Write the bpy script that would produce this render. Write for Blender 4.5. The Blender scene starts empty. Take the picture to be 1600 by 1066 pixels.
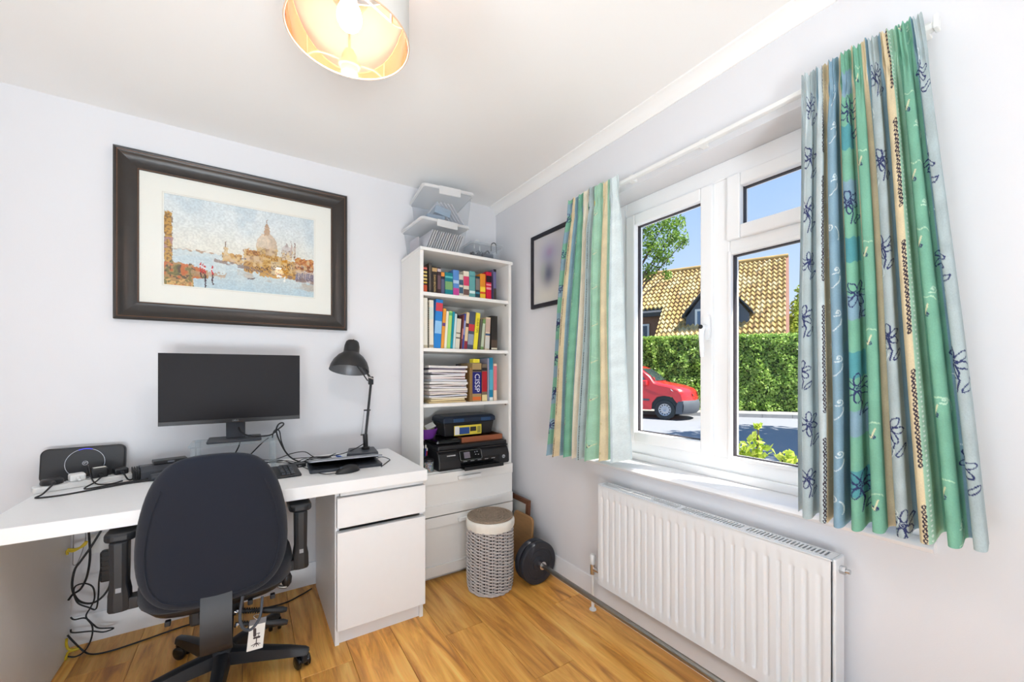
import bpy, bmesh, math, random
import numpy as np
from mathutils import Matrix, Vector, Euler

random.seed(7)
RNG = np.random.default_rng(11)
scene = bpy.context.scene
col = scene.collection
PI = math.pi

# ------------------------------------------------------------------ camera, world, sun, exposure
CAM = (-1.516, -2.54, 1.2)
FPX, HORIZON = 632.0, 580.5            # focal length and horizon row in a 1600x1066 frame
YAW = math.atan2(412, 632)
cy_, sy_ = math.cos(YAW), math.sin(YAW)
cam = bpy.data.cameras.new('camera')
cam.sensor_width = 36.0
cam.lens = FPX / 1600 * 36.0
cam.shift_y = (HORIZON - 533.0) / 1600
cam.clip_start = 0.02
cam_o = bpy.data.objects.new('camera', cam)
cam_o.location = CAM
cam_o.rotation_euler = (PI / 2, 0, -YAW)
col.objects.link(cam_o)
scene.camera = cam_o

scene.view_settings.view_transform = 'Standard'
scene.view_settings.look = 'None'
scene.view_settings.gamma = 1.0
scene.view_settings.use_curve_mapping = False
scene.view_settings.exposure = 0.27

def lin(c):
    def f(v):
        v = v / 255.0
        return v / 12.92 if v <= 0.04045 else ((v + 0.055) / 1.055) ** 2.4
    return tuple(f(v) for v in c[:3])

world = bpy.data.worlds.new('sky')
scene.world = world
world.use_nodes = True
wn = world.node_tree.nodes
wl = world.node_tree.links
bg = wn['Background']
tc = wn.new('ShaderNodeTexCoord')
sep = wn.new('ShaderNodeSeparateXYZ')
ramp = wn.new('ShaderNodeValToRGB')
ramp.color_ramp.elements[0].position = 0.0
ramp.color_ramp.elements[0].color = (*lin((214, 230, 248)), 1)
ramp.color_ramp.elements[1].position = 0.6
ramp.color_ramp.elements[1].color = (*lin((120, 172, 238)), 1)
wl.new(tc.outputs['Generated'], sep.inputs[0])
wl.new(sep.outputs['Z'], ramp.inputs[0])
wl.new(ramp.outputs[0], bg.inputs['Color'])
bg.inputs['Strength'].default_value = 1.02

sun = bpy.data.lights.new('sun', 'SUN')
sun.energy = 10.0
sun.angle = 0.009
sun.color = (1.0, 0.95, 0.86)
sun_o = bpy.data.objects.new('sun', sun)
sun_o.rotation_euler = Vector((-0.21, 0.45, -0.8)).to_track_quat('-Z', 'Y').to_euler()
sun_o.location = (2, -6, 9)
col.objects.link(sun_o)

# added fill: area lights outside two made-up doors, aimed up to brighten the room
for name_, loc_, rz_, watts_ in (('added_fill_left', (-3.75, -2.62, 0.10), -PI / 2, 64.0), ('added_fill_rear', (-1.85, -4.60, 0.10), 0.0, 190.0)):
    fill_light = bpy.data.lights.new(name_, 'AREA')
    fill_light.shape = 'RECTANGLE'
    fill_light.size, fill_light.size_y = 1.6, 1.3
    fill_light.energy = watts_
    fill_light.color = (0.87, 0.94, 1.0)
    fill_light_o = bpy.data.objects.new(name_, fill_light)
    fill_light_o.location = loc_
    fill_light_o.rotation_euler = (PI / 2 + 0.80, 0, rz_)
    col.objects.link(fill_light_o)

BULB_STRENGTH = 185.0

# ------------------------------------------------------------------ pixel helpers (1600x1066 frame)
def ray(px, py):
    r = (px - 800.0) / FPX
    return (r * cy_ + sy_, -r * sy_ + cy_, (HORIZON - py) / FPX)
def ony(px, py, Y):
    d = ray(px, py); t = (Y - CAM[1]) / d[1]
    return [CAM[i] + t * d[i] for i in range(3)]
def onx(px, py, X):
    d = ray(px, py); t = (X - CAM[0]) / d[0]
    return [CAM[i] + t * d[i] for i in range(3)]
def onz(px, py, Z):
    d = ray(px, py); t = (Z - CAM[2]) / d[2]
    return [CAM[i] + t * d[i] for i in range(3)]
def W(r, f, z):                         # right / ahead of where the photographer stood -> world
    return (CAM[0] + r * cy_ + f * sy_, CAM[1] - r * sy_ + f * cy_, z)

# ------------------------------------------------------------------ mesh builder
class MB:
    def __init__(self, M=None):
        self.v, self.f, self.M = [], [], M
    def add(self, vs, fs):
        b = len(self.v)
        if self.M is not None:
            vs = [tuple(self.M @ Vector(p)) for p in vs]
        self.v.extend(tuple(p) for p in vs)
        self.f.extend(tuple(i + b for i in f) for f in fs)
        return self
    def box(self, x0, x1, y0, y1, z0, z1, M=None):
        vs = [(x, y, z) for x in (x0, x1) for y in (y0, y1) for z in (z0, z1)]
        if M is not None:
            vs = [tuple(M @ Vector(p)) for p in vs]
        return self.add(vs, [(0, 1, 3, 2), (4, 6, 7, 5), (0, 4, 5, 1), (2, 3, 7, 6), (0, 2, 6, 4), (1, 5, 7, 3)])
    def tube(self, pts, r, n=8, caps=True):
        P = [Vector(p) for p in pts]
        rs = r if isinstance(r, (list, tuple)) else [r] * len(P)
        vs, fs = [], []
        t0 = (P[1] - P[0]).normalized()
        up = Vector((0, 0, 1)) if abs(t0.z) < 0.9 else Vector((1, 0, 0))
        nrm = t0.cross(up).normalized()
        for i, p in enumerate(P):
            t = (P[min(i + 1, len(P) - 1)] - P[max(i - 1, 0)])
            t = t.normalized() if t.length > 1e-9 else t0
            nrm = (nrm - t * nrm.dot(t))
            nrm = nrm.normalized() if nrm.length > 1e-6 else t.orthogonal().normalized()
            b = t.cross(nrm)
            for k in range(n):
                a = 2 * PI * k / n
                vs.append(p + (nrm * math.cos(a) + b * math.sin(a)) * rs[i])
        for i in range(len(P) - 1):
            for k in range(n):
                k2 = (k + 1) % n
                fs.append((i * n + k, i * n + k2, (i + 1) * n + k2, (i + 1) * n + k))
        if caps:
            fs.append(tuple(range(n - 1, -1, -1)))
            fs.append(tuple((len(P) - 1) * n + k for k in range(n)))
        return self.add(vs, fs)
    def cyl(self, p0, p1, r0, r1=None, n=16):
        return self.tube([p0, p1], [r0, r0 if r1 is None else r1], n)
    def lathe(self, prof, c=(0, 0, 0), n=24, M=None, closed=False):
        vs, fs = [], []
        m = len(prof)
        for k in range(n):
            a = 2 * PI * k / n
            for (r, z) in prof:
                p = Vector((r * math.cos(a), r * math.sin(a), z))
                if M is not None:
                    p = M @ p
                vs.append(p + Vector(c))
        for k in range(n):
            k2 = (k + 1) % n
            for j in range(m - 1 if not closed else m):
                j2 = (j + 1) % m
                fs.append((k * m + j, k2 * m + j, k2 * m + j2, k * m + j2))
        return self.add(vs, fs)
    def grid(self, fn, nu, nv, cu=False):
        vs = [fn(i / (nu if cu else nu - 1), j / (nv - 1)) for j in range(nv) for i in range(nu)]
        fs = []
        for j in range(nv - 1):
            for i in range(nu if cu else nu - 1):
                i2 = (i + 1) % nu
                fs.append((j * nu + i, j * nu + i2, (j + 1) * nu + i2, (j + 1) * nu + i))
        return self.add(vs, fs)
    def prism(self, pts, d, M=None):     # polygon in local XY extruded 0..d in local Z
        n = len(pts)
        vs = [Vector((x, y, 0)) for x, y in pts] + [Vector((x, y, d)) for x, y in pts]
        if M is not None:
            vs = [M @ p for p in vs]
        fs = [tuple(range(n - 1, -1, -1)), tuple(range(n, 2 * n))]
        fs += [(i, (i + 1) % n, n + (i + 1) % n, n + i) for i in range(n)]
        return self.add(vs, fs)
    def rings(self, rings):               # list of equal-length closed rings, capped
        n = len(rings[0]); vs = [p for r in rings for p in r]; fs = []
        for j in range(len(rings) - 1):
            for k in range(n):
                k2 = (k + 1) % n
                fs.append((j * n + k, j * n + k2, (j + 1) * n + k2, (j + 1) * n + k))
        fs.append(tuple(range(n - 1, -1, -1)))
        fs.append(tuple((len(rings) - 1) * n + k for k in range(n)))
        return self.add(vs, fs)

def frame_of(o, x, y):                    # matrix whose local x, y axes are the two given vectors
    x = Vector(x).normalized(); y = Vector(y).normalized(); z = x.cross(y)
    return Matrix(((x.x, y.x, z.x, o[0]), (x.y, y.y, z.y, o[1]), (x.z, y.z, z.z, o[2]), (0, 0, 0, 1)))
def rrect(w, h, r, n=5, cx=0, cy=0):
    pts = []
    for (sx, sy, a0) in ((1, 1, 0), (-1, 1, PI / 2), (-1, -1, PI), (1, -1, 3 * PI / 2)):
        for k in range(n + 1):
            a = a0 + PI / 2 * k / n
            pts.append((cx + sx * (w / 2 - r) + r * math.cos(a), cy + sy * (h / 2 - r) + r * math.sin(a)))
    return pts
def smooth_path(pts, k=6):
    P = [Vector(p) for p in pts]
    P = [P[0] * 2 - P[1]] + P + [P[-1] * 2 - P[-2]]
    out = []
    for i in range(1, len(P) - 2):
        for s in range(k):
            t = s / k
            out.append(0.5 * ((2 * P[i]) + (P[i + 1] - P[i - 1]) * t + (2 * P[i - 1] - 5 * P[i] + 4 * P[i + 1] - P[i + 2]) * t * t
                              + (3 * P[i] - P[i - 1] - 3 * P[i + 1] + P[i + 2]) * t ** 3))
    out.append(P[-2])
    return out

ORG = {}
def make_mesh(name, mb, mat, org=(0, 0, 0), smooth=False):
    me = bpy.data.meshes.new(name)
    o = Vector(org)
    me.from_pydata([(p[0] - o.x, p[1] - o.y, p[2] - o.z) for p in mb.v], [], mb.f)
    me.update()
    bm = bmesh.new(); bm.from_mesh(me)
    bmesh.ops.recalc_face_normals(bm, faces=bm.faces)
    bm.to_mesh(me); bm.free()
    if smooth:
        me.shade_smooth()
        me.set_sharp_from_angle(angle=0.75)
    if mat is not None:
        me.materials.append(mat)
    return me
def link(name, me, parent=None, loc=None):
    ob = bpy.data.objects.new(name, me)
    col.objects.link(ob)
    if parent is not None:
        ob.parent = parent
        ORG[ob.name] = ORG[parent.name]
    if loc is not None:
        ob.location = loc
    return ob
def bev(ob, w, seg=2):
    m = ob.modifiers.new('bevel', 'BEVEL')
    m.width = w; m.segments = seg; m.limit_method = 'ANGLE'; m.angle_limit = 0.7
    return ob
def tag(o, label=None, cat=None, group=None, kind=None):
    if label: o['label'] = label
    if cat: o['category'] = cat
    if group: o['group'] = group
    if kind: o['kind'] = kind
    return o
def T(name, label, cat, loc, group=None):
    o = bpy.data.objects.new(name, None)
    o.empty_display_size = 0.05
    o.location = loc
    col.objects.link(o)
    ORG[o.name] = tuple(loc)
    return tag(o, label, cat, group)
def P(name, mb, mat, parent, smooth=False, bevel=0, label=None, kind=None):
    ob = link(name, make_mesh(name, mb, mat, ORG[parent.name], smooth), parent)
    if bevel: bev(ob, bevel)
    return tag(ob, label=label, kind=kind)
def S(name, mb, mat, label, cat, loc, group=None, smooth=False, bevel=0):
    ob = link(name, make_mesh(name, mb, mat, loc, smooth), None, loc)
    ORG[ob.name] = tuple(loc)
    if bevel: bev(ob, bevel)
    return tag(ob, label, cat, group)
def ST(name, mb, mat, smooth=False, bevel=0):
    ob = link(name, make_mesh(name, mb, mat, (0, 0, 0), smooth), None, (0, 0, 0))
    ORG[ob.name] = (0, 0, 0)
    if bevel: bev(ob, bevel)
    ob['kind'] = 'structure'
    return ob
_txt = {}
def text_mb(s, size, M, align='CENTER', stretch=1.0):
    key = (s, align)
    if key not in _txt:
        cu = bpy.data.curves.new('lettering', 'FONT')
        cu.body = s; cu.size = 1.0; cu.align_x = align; cu.align_y = 'CENTER'; cu.resolution_u = 3
        ob = bpy.data.objects.new('lettering', cu)
        col.objects.link(ob)
        dg = bpy.context.evaluated_depsgraph_get()
        me = bpy.data.meshes.new_from_object(ob.evaluated_get(dg))
        _txt[key] = ([tuple(v.co) for v in me.vertices], [tuple(p.vertices) for p in me.polygons])
        bpy.data.objects.remove(ob); bpy.data.curves.remove(cu); bpy.data.meshes.remove(me)
    vs, fs = _txt[key]
    mb = MB(M)
    mb.add([(x * size * stretch, y * size, 0) for x, y, z in vs], fs)
    return mb

# ------------------------------------------------------------------ materials
def principled(name):
    m = bpy.data.materials.new(name)
    m.use_nodes = True
    return m, m.node_tree.nodes, m.node_tree.links, m.node_tree.nodes['Principled BSDF']
def mat(name, rgb, rough=0.5, metal=0.0, noise=0.04, nscale=30.0, bump=0.0, bscale=200.0, spec=0.5, coat=0.0, sheen=0.0, stretch=None):
    m, n, l, b = principled(name)
    c = lin(rgb)
    b.inputs['Roughness'].default_value = rough
    b.inputs['Metallic'].default_value = metal
    b.inputs['Specular IOR Level'].default_value = spec
    b.inputs['Coat Weight'].default_value = coat
    b.inputs['Sheen Weight'].default_value = sheen
    t = n.new('ShaderNodeTexCoord')
    src = t.outputs['Object']
    if stretch:
        mp = n.new('ShaderNodeMapping'); mp.inputs['Scale'].default_value = stretch
        l.new(src, mp.inputs[0]); src = mp.outputs[0]
    if noise > 0:
        nz = n.new('ShaderNodeTexNoise'); nz.inputs['Scale'].default_value = nscale; nz.inputs['Detail'].default_value = 4
        mx = n.new('ShaderNodeMix'); mx.data_type = 'RGBA'
        mx.inputs[6].default_value = (*[v * (1 - noise) for v in c], 1)
        mx.inputs[7].default_value = (*[min(1, v * (1 + noise)) for v in c], 1)
        l.new(src, nz.inputs['Vector']); l.new(nz.outputs['Fac'], mx.inputs[0]); l.new(mx.outputs[2], b.inputs['Base Color'])
    else:
        b.inputs['Base Color'].default_value = (*c, 1)
    if bump > 0:
        nb = n.new('ShaderNodeTexNoise'); nb.inputs['Scale'].default_value = bscale; nb.inputs['Detail'].default_value = 3
        bp = n.new('ShaderNodeBump'); bp.inputs['Strength'].default_value = bump; bp.inputs['Distance'].default_value = 0.002
        l.new(src, nb.inputs['Vector']); l.new(nb.outputs['Fac'], bp.inputs['Height']); l.new(bp.outputs[0], b.inputs['Normal'])
    return m
def emit(name, rgb, s):
    m, n, l, b = principled(name)
    b.inputs['Base Color'].default_value = (*lin(rgb), 1)
    b.inputs['Emission Color'].default_value = (*lin(rgb), 1)
    b.inputs['Emission Strength'].default_value = s
    return m
def see_through(name, tint, alpha, rough=0.1):          # alpha = share of light that goes straight through
    m = bpy.data.materials.new(name); m.use_nodes = True
    n, l = m.node_tree.nodes, m.node_tree.links
    n.clear()
    out = n.new('ShaderNodeOutputMaterial'); mix = n.new('ShaderNodeMixShader')
    tr = n.new('ShaderNodeBsdfTransparent'); pb = n.new('ShaderNodeBsdfPrincipled')
    tr.inputs[0].default_value = (*lin(tint), 1)
    pb.inputs['Base Color'].default_value = (*lin(tint), 1); pb.inputs['Roughness'].default_value = rough
    mix.inputs[0].default_value = 1 - alpha
    ts = n.new('ShaderNodeBsdfTranslucent'); ts.inputs[0].default_value = (*lin(tint), 1)
    m2 = n.new('ShaderNodeMixShader'); m2.inputs[0].default_value = 0.5
    l.new(pb.outputs[0], m2.inputs[1]); l.new(ts.outputs[0], m2.inputs[2])
    l.new(tr.outputs[0], mix.inputs[1]); l.new(m2.outputs[0], mix.inputs[2]); l.new(mix.outputs[0], out.inputs[0])
    return m
def glass_mat(name):
    m = bpy.data.materials.new(name); m.use_nodes = True
    n, l = m.node_tree.nodes, m.node_tree.links
    n.clear()
    out = n.new('ShaderNodeOutputMaterial'); mix = n.new('ShaderNodeMixShader')
    tr = n.new('ShaderNodeBsdfTransparent'); gl = n.new('ShaderNodeBsdfGlossy'); fr = n.new('ShaderNodeLayerWeight'); pw4 = n.new('ShaderNodeMath'); pw4.operation = 'POWER'; pw4.inputs[1].default_value = 5.0
    sc_ = n.new('ShaderNodeMath'); sc_.operation = 'MULTIPLY_ADD'; sc_.inputs[1].default_value = 0.45; sc_.inputs[2].default_value = 0.015
    tr.inputs[0].default_value = (0.98, 0.985, 0.985, 1); gl.inputs['Roughness'].default_value = 0.02
    l.new(fr.outputs['Facing'], pw4.inputs[0]); l.new(pw4.outputs[0], sc_.inputs[0]); l.new(sc_.outputs[0], mix.inputs[0]); l.new(tr.outputs[0], mix.inputs[1]); l.new(gl.outputs[0], mix.inputs[2])
    l.new(mix.outputs[0], out.inputs[0])
    return m
def vcol(name, rough=0.7, translucent=0.0, bump=0.0):
    m = bpy.data.materials.new(name); m.use_nodes = True
    n, l = m.node_tree.nodes, m.node_tree.links
    b = n['Principled BSDF']; b.inputs['Roughness'].default_value = rough
    b.inputs['Specular IOR Level'].default_value = 0.25
    a = n.new('ShaderNodeAttribute'); a.attribute_name = 'Col'
    l.new(a.outputs['Color'], b.inputs['Base Color'])
    if bump:
        t = n.new('ShaderNodeTexCoord'); nb = n.new('ShaderNodeTexNoise'); nb.inputs['Scale'].default_value = 900
        bp = n.new('ShaderNodeBump'); bp.inputs['Strength'].default_value = bump; bp.inputs['Distance'].default_value = 0.001
        l.new(t.outputs['Object'], nb.inputs['Vector']); l.new(nb.outputs['Fac'], bp.inputs['Height']); l.new(bp.outputs[0], b.inputs['Normal'])
    if translucent:
        ts = n.new('ShaderNodeBsdfTranslucent'); mx = n.new('ShaderNodeMixShader'); mx.inputs[0].default_value = translucent
        l.new(a.outputs['Color'], ts.inputs[0]); l.new(b.outputs[0], mx.inputs[1]); l.new(ts.outputs[0], mx.inputs[2])
        l.new(mx.outputs[0], n['Material Output'].inputs[0])
    return m
def wood_floor(name):
    m, n, l, b = principled(name)
    t = n.new('ShaderNodeTexCoord'); oi = n.new('ShaderNodeObjectInfo')
    va = n.new('ShaderNodeVectorMath'); va.operation = 'ADD'
    cb = n.new('ShaderNodeCombineXYZ')
    mu = n.new('ShaderNodeMath'); mu.operation = 'MULTIPLY'; mu.inputs[1].default_value = 40
    l.new(oi.outputs['Random'], mu.inputs[0]); l.new(mu.outputs[0], cb.inputs[0]); l.new(mu.outputs[0], cb.inputs[1])
    l.new(t.outputs['Object'], va.inputs[0]); l.new(cb.outputs[0], va.inputs[1])
    mp = n.new('ShaderNodeMapping'); mp.inputs['Scale'].default_value = (11, 1.1, 1)
    l.new(va.outputs[0], mp.inputs[0])
    nz = n.new('ShaderNodeTexNoise'); nz.inputs['Scale'].default_value = 1.6; nz.inputs['Detail'].default_value = 7; nz.inputs['Roughness'].default_value = 0.62; nz.inputs['Distortion'].default_value = 0.9
    l.new(mp.outputs[0], nz.inputs['Vector'])
    rp = n.new('ShaderNodeValToRGB')
    e = rp.color_ramp.elements
    e[0].position = 0.28; e[0].color = (*lin((166, 102, 36)), 1)
    e[1].position = 0.75; e[1].color = (*lin((255, 212, 120)), 1)
    x = e.new(0.46); x.color = (*lin((226, 158, 66)), 1)
    x = e.new(0.58); x.color = (*lin((244, 184, 88)), 1)
    l.new(nz.outputs['Fac'], rp.inputs[0])
    mp2 = n.new('ShaderNodeMapping'); mp2.inputs['Scale'].default_value = (260, 9, 1)
    l.new(va.outputs[0], mp2.inputs[0])
    n2 = n.new('ShaderNodeTexNoise'); n2.inputs['Scale'].default_value = 1; n2.inputs['Detail'].default_value = 2
    l.new(mp2.outputs[0], n2.inputs['Vector'])
    hs = n.new('ShaderNodeHueSaturation')
    mr = n.new('ShaderNodeMapRange'); mr.inputs[3].default_value = 0.98; mr.inputs[4].default_value = 1.32; hs.inputs['Saturation'].default_value = 0.98
    l.new(oi.outputs['Random'], mr.inputs[0]); l.new(mr.outputs[0], hs.inputs['Value'])
    mx = n.new('ShaderNodeMix'); mx.data_type = 'RGBA'; mx.blend_type = 'MULTIPLY'; mx.inputs[0].default_value = 0.22
    l.new(rp.outputs[0], hs.inputs['Color']); l.new(hs.outputs[0], mx.inputs[6]); l.new(n2.outputs['Color'], mx.inputs[7])
    bc = n.new('ShaderNodeBrightContrast'); bc.inputs['Bright'].default_value = 0.0
    l.new(mx.outputs[2], bc.inputs[0]); l.new(bc.outputs[0], b.inputs['Base Color'])
    bp = n.new('ShaderNodeBump'); bp.inputs['Strength'].default_value = 0.15; bp.inputs['Distance'].default_value = 0.001
    l.new(n2.outputs['Fac'], bp.inputs['Height']); l.new(bp.outputs[0], b.inputs['Normal'])
    b.inputs['Roughness'].default_value = 0.34
    return m

M = {}
M['wall'] = mat('painted_wall', (230, 230, 233), 0.9, noise=0.015, nscale=4, bump=0.12, bscale=350, spec=0.2)
M['ceil'] = mat('ceiling_paint', (250, 249, 247), 0.95, noise=0.01, nscale=3, bump=0.05, bscale=300, spec=0.15)
M['gloss'] = mat('white_gloss_wood', (244, 244, 246), 0.35, noise=0.01, bump=0.02, bscale=90)
M['upvc'] = mat('white_upvc', (246, 247, 248), 0.28, noise=0.008)
M['gasket'] = mat('dark_gasket', (52, 46, 50), 0.6)
M['floor'] = wood_floor('oak_laminate')
M['sub'] = mat('underlay', (70, 48, 28), 0.9)
M['furn'] = mat('white_foil_board', (243, 243, 243), 0.42, noise=0.012, bump=0.03, bscale=160)
M['furn2'] = mat('white_matt_board', (242, 240, 236), 0.5, noise=0.012, bump=0.03, bscale=160)
M['black'] = mat('black_plastic', (30, 30, 33), 0.42, noise=0.08, bump=0.05, bscale=500)
M['blackgloss'] = mat('black_gloss', (18, 18, 21), 0.16, noise=0.05)
M['darkgrey'] = mat('dark_grey_plastic', (62, 66, 74), 0.45, noise=0.06)
M['screen'] = mat('dark_screen', (33, 32, 35), 0.55, noise=0.03, spec=0.2)
M['rubber'] = mat('cable_rubber', (26, 26, 30), 0.5)
M['fabric'] = mat('navy_black_fabric', (33, 37, 48), 0.92, noise=0.22, nscale=900, bump=0.5, bscale=1400, spec=0.2, sheen=0.15)
M['chairplastic'] = mat('chair_black_plastic', (27, 29, 34), 0.45, noise=0.08, bump=0.06, bscale=500)
M['chrome'] = mat('chrome', (215, 215, 218), 0.2, 1.0)
M['steel'] = mat('brushed_steel', (158, 155, 150), 0.33, 1.0, noise=0.1, nscale=60)
M['rad'] = mat('radiator_enamel', (232, 235, 238), 0.3, noise=0.008)
M['wicker'] = mat('grey_washed_wicker', (200, 193, 190), 0.8, noise=0.35, nscale=70, bump=0.3, bscale=300)
M['wickerlid'] = mat('brown_grey_wicker', (156, 138, 120), 0.8, noise=0.35, nscale=70, bump=0.3, bscale=300)
M['linen'] = mat('cream_cotton', (240, 236, 226), 0.95, noise=0.04, bump=0.4, bscale=500)
M['iron'] = mat('black_vinyl_weight', (42, 44, 52), 0.55, noise=0.12, bump=0.1, bscale=300)
M['frame'] = mat('distressed_black_wood', (42, 37, 34), 0.34, noise=0.35, nscale=14, bump=0.25, bscale=60, stretch=(1, 1, 1))
M['framerub'] = mat('rubbed_bronze_edge', (112, 74, 48), 0.5, noise=0.35, nscale=60)
M['matboard'] = mat('cream_mount_board', (246, 244, 236), 0.9, noise=0.008)
M['blackframe'] = mat('slim_black_frame', (34, 33, 42), 0.5)
M['brownwood'] = mat('brown_wood', (104, 62, 38), 0.5, noise=0.3, nscale=8, stretch=(1, 14, 1))
M['tanwood'] = mat('tan_wood', (160, 120, 76), 0.55, noise=0.25, nscale=8, stretch=(1, 1, 10))
M['glass'] = glass_mat('window_glass')
M['clear'] = see_through('clear_acrylic', (244, 248, 250), 0.8, 0.05)
M['boxclear'] = see_through('frosted_box_plastic', (248, 250, 252), 0.775, 0.3)
M['white'] = mat('white_plastic', (240, 240, 238), 0.4, noise=0.01)
M['yellow'] = mat('yellow_cable', (214, 186, 40), 0.5)
M['paper'] = mat('white_paper', (238, 236, 230), 0.9, noise=0.03)
M['pages'] = mat('book_pages', (226, 216, 196), 0.95, noise=0.06, nscale=200, stretch=(60, 1, 1))
M['shadeout'] = mat('lamp_shade_fabric', (206, 202, 196), 0.85, noise=0.03, bump=0.2, bscale=600)
M['shadein'] = mat('rose_gold_foil', (238, 196, 168), 0.05, 1.0, noise=0.02)
M['bulb'] = emit('lit_bulb', (255, 252, 249), BULB_STRENGTH)
M['lens'] = mat('bright_silver', (200, 202, 205), 0.25, 0.9)
_pm = {}
def pm(rgb, rough=0.5, noise=0.05):
    k = (tuple(rgb), rough)
    if k not in _pm:
        _pm[k] = mat('paint_%02x%02x%02x' % tuple(rgb), rgb, rough, noise=noise)
    return _pm[k]

def value_noise(h, w, cells, seed):
    rg = np.random.default_rng(seed)
    gh, gw = max(2, int(cells * h / max(h, w)) + 2), max(2, int(cells * w / max(h, w)) + 2)
    g = rg.random((gh, gw))
    y = np.linspace(0, gh - 1.001, h); x = np.linspace(0, gw - 1.001, w)
    yi, xi = y.astype(int), x.astype(int)
    fy = (y - yi)[:, None]; fx = (x - xi)[None, :]
    fy = fy * fy * (3 - 2 * fy); fx = fx * fx * (3 - 2 * fx)
    a = g[yi][:, xi]; b = g[yi][:, xi + 1]; c = g[yi + 1][:, xi]; d = g[yi + 1][:, xi + 1]
    return a * (1 - fy) * (1 - fx) + b * (1 - fy) * fx + c * fy * (1 - fx) + d * fy * fx
def colour_mesh(name, verts, nu, nv, rgb, mat_, org):
    """grid mesh nu x nv with srgb 0-255 point colours"""
    me = bpy.data.meshes.new(name)
    v = np.asarray(verts, dtype=np.float32).reshape(-1, 3) - np.asarray(org, dtype=np.float32)
    i = np.arange(nu - 1); j = np.arange(nv - 1)
    I, J = np.meshgrid(i, j)
    a = (J * nu + I).ravel()
    q = np.stack([a, a + 1, a + 1 + nu, a + nu], 1).astype(np.int32)
    me.vertices.add(len(v)); me.vertices.foreach_set('co', v.ravel())
    me.loops.add(q.size); me.loops.foreach_set('vertex_index', q.ravel())
    me.polygons.add(len(q)); me.polygons.foreach_set('loop_start', np.arange(0, q.size, 4, dtype=np.int32))
    me.update(calc_edges=True); me.validate()
    c = np.clip(np.asarray(rgb, dtype=np.float64).reshape(-1, 3) / 255.0, 0, 1)
    c = np.where(c <= 0.04045, c / 12.92, ((c + 0.055) / 1.055) ** 2.4)
    at = me.color_attributes.new('Col', 'FLOAT_COLOR', 'POINT')
    at.data.foreach_set('color', np.concatenate([c, np.ones((len(c), 1))], 1).astype(np.float32).ravel())
    me.materials.append(mat_)
    me.shade_smooth()
    return me

# ================================================================== ROOM SHELL
XL, YF, ZC = -2.75, -3.6, 2.39           # left wall, wall behind the camera, ceiling
TH = 0.30                                # outer wall thickness
WY0, WY1, WZ0, WZ1 = -2.20, -1.04, 0.755, 2.07   # window opening in the right wall

floor = ST('floor', MB().box(XL, 0, YF, 0, -0.10, -0.012), M['sub'])
pw, plen = 0.192, 1.22
plank_meshes = {}
x = 0.0; i = 0
while x > XL + 0.001:
    x0 = max(XL, x - pw)
    y = -0.0 + (0.31 + 0.43 * i) % plen
    while y > YF:
        y1 = min(0.0, y); y0 = max(YF, y - plen)
        if y1 - y0 > 0.02:
            w, L = round(x - x0 - 0.0012, 4), round(y1 - y0 - 0.0012, 4)
            if (w, L) not in plank_meshes:
                me = make_mesh('plank', MB().box(-w / 2, w / 2, -L / 2, L / 2, -0.012, 0.0), M['floor'])
                bm = bmesh.new(); bm.from_mesh(me)
                bmesh.ops.bevel(bm, geom=[e for e in bm.edges if all(v.co.z > -0.001 for v in e.verts)], offset=0.0015, segments=1, affect='EDGES')
                bm.to_mesh(me); bm.free()
                plank_meshes[(w, L)] = me
            link('plank', plank_meshes[(w, L)], floor, ((x + x0) / 2, (y0 + y1) / 2, 0))
        y -= plen
    x -= pw; i += 1

ST('wall_back', MB().box(XL - 0.2, TH, 0, 0.2, -0.1, ZC + 0.1), M['wall'])
DY0, DY1, DZ1 = -3.34, -1.90, 2.08       # added door opening for the left fill light, out of view beside the camera
wl_m = MB()
wl_m.box(XL - 0.2, XL, YF - 0.2, DY0, -0.1, ZC + 0.1)
wl_m.box(XL - 0.2, XL, DY1, 0, -0.1, ZC + 0.1)
wl_m.box(XL - 0.2, XL, DY0, DY1, DZ1, ZC + 0.1)
wl_m.box(XL - 0.2, XL, DY0, DY1, -0.1, 0.0)
ST('wall_left', wl_m, M['wall'])
wr = MB()
wr.box(0, TH, YF - 0.2, WY0, -0.1, ZC + 0.1)
wr.box(0, TH, WY1, 0, -0.1, ZC + 0.1)
wr.box(0, TH, WY0, WY1, -0.1, WZ0 - 0.03)
wr.box(0, TH, WY0, WY1, WZ1, ZC + 0.1)
ST('wall_right', wr, M['wall'])
DX0, DX1 = -2.60, -1.10                  # second added door, behind the camera, lets in the rear fill light
ST('wall_front', MB().box(XL - 0.2, DX0, YF - 0.2, YF, -0.1, ZC + 0.1).box(DX1, TH, YF - 0.2, YF, -0.1, ZC + 0.1).box(DX0, DX1, YF - 0.2, YF, DZ1, ZC + 0.1).box(DX0, DX1, YF - 0.2, YF, -0.1, 0.0), M['wall'])
ST('ceiling', MB().box(XL - 0.2, TH, YF - 0.2, 0.2, ZC, ZC + 0.12), M['ceil'])

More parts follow.
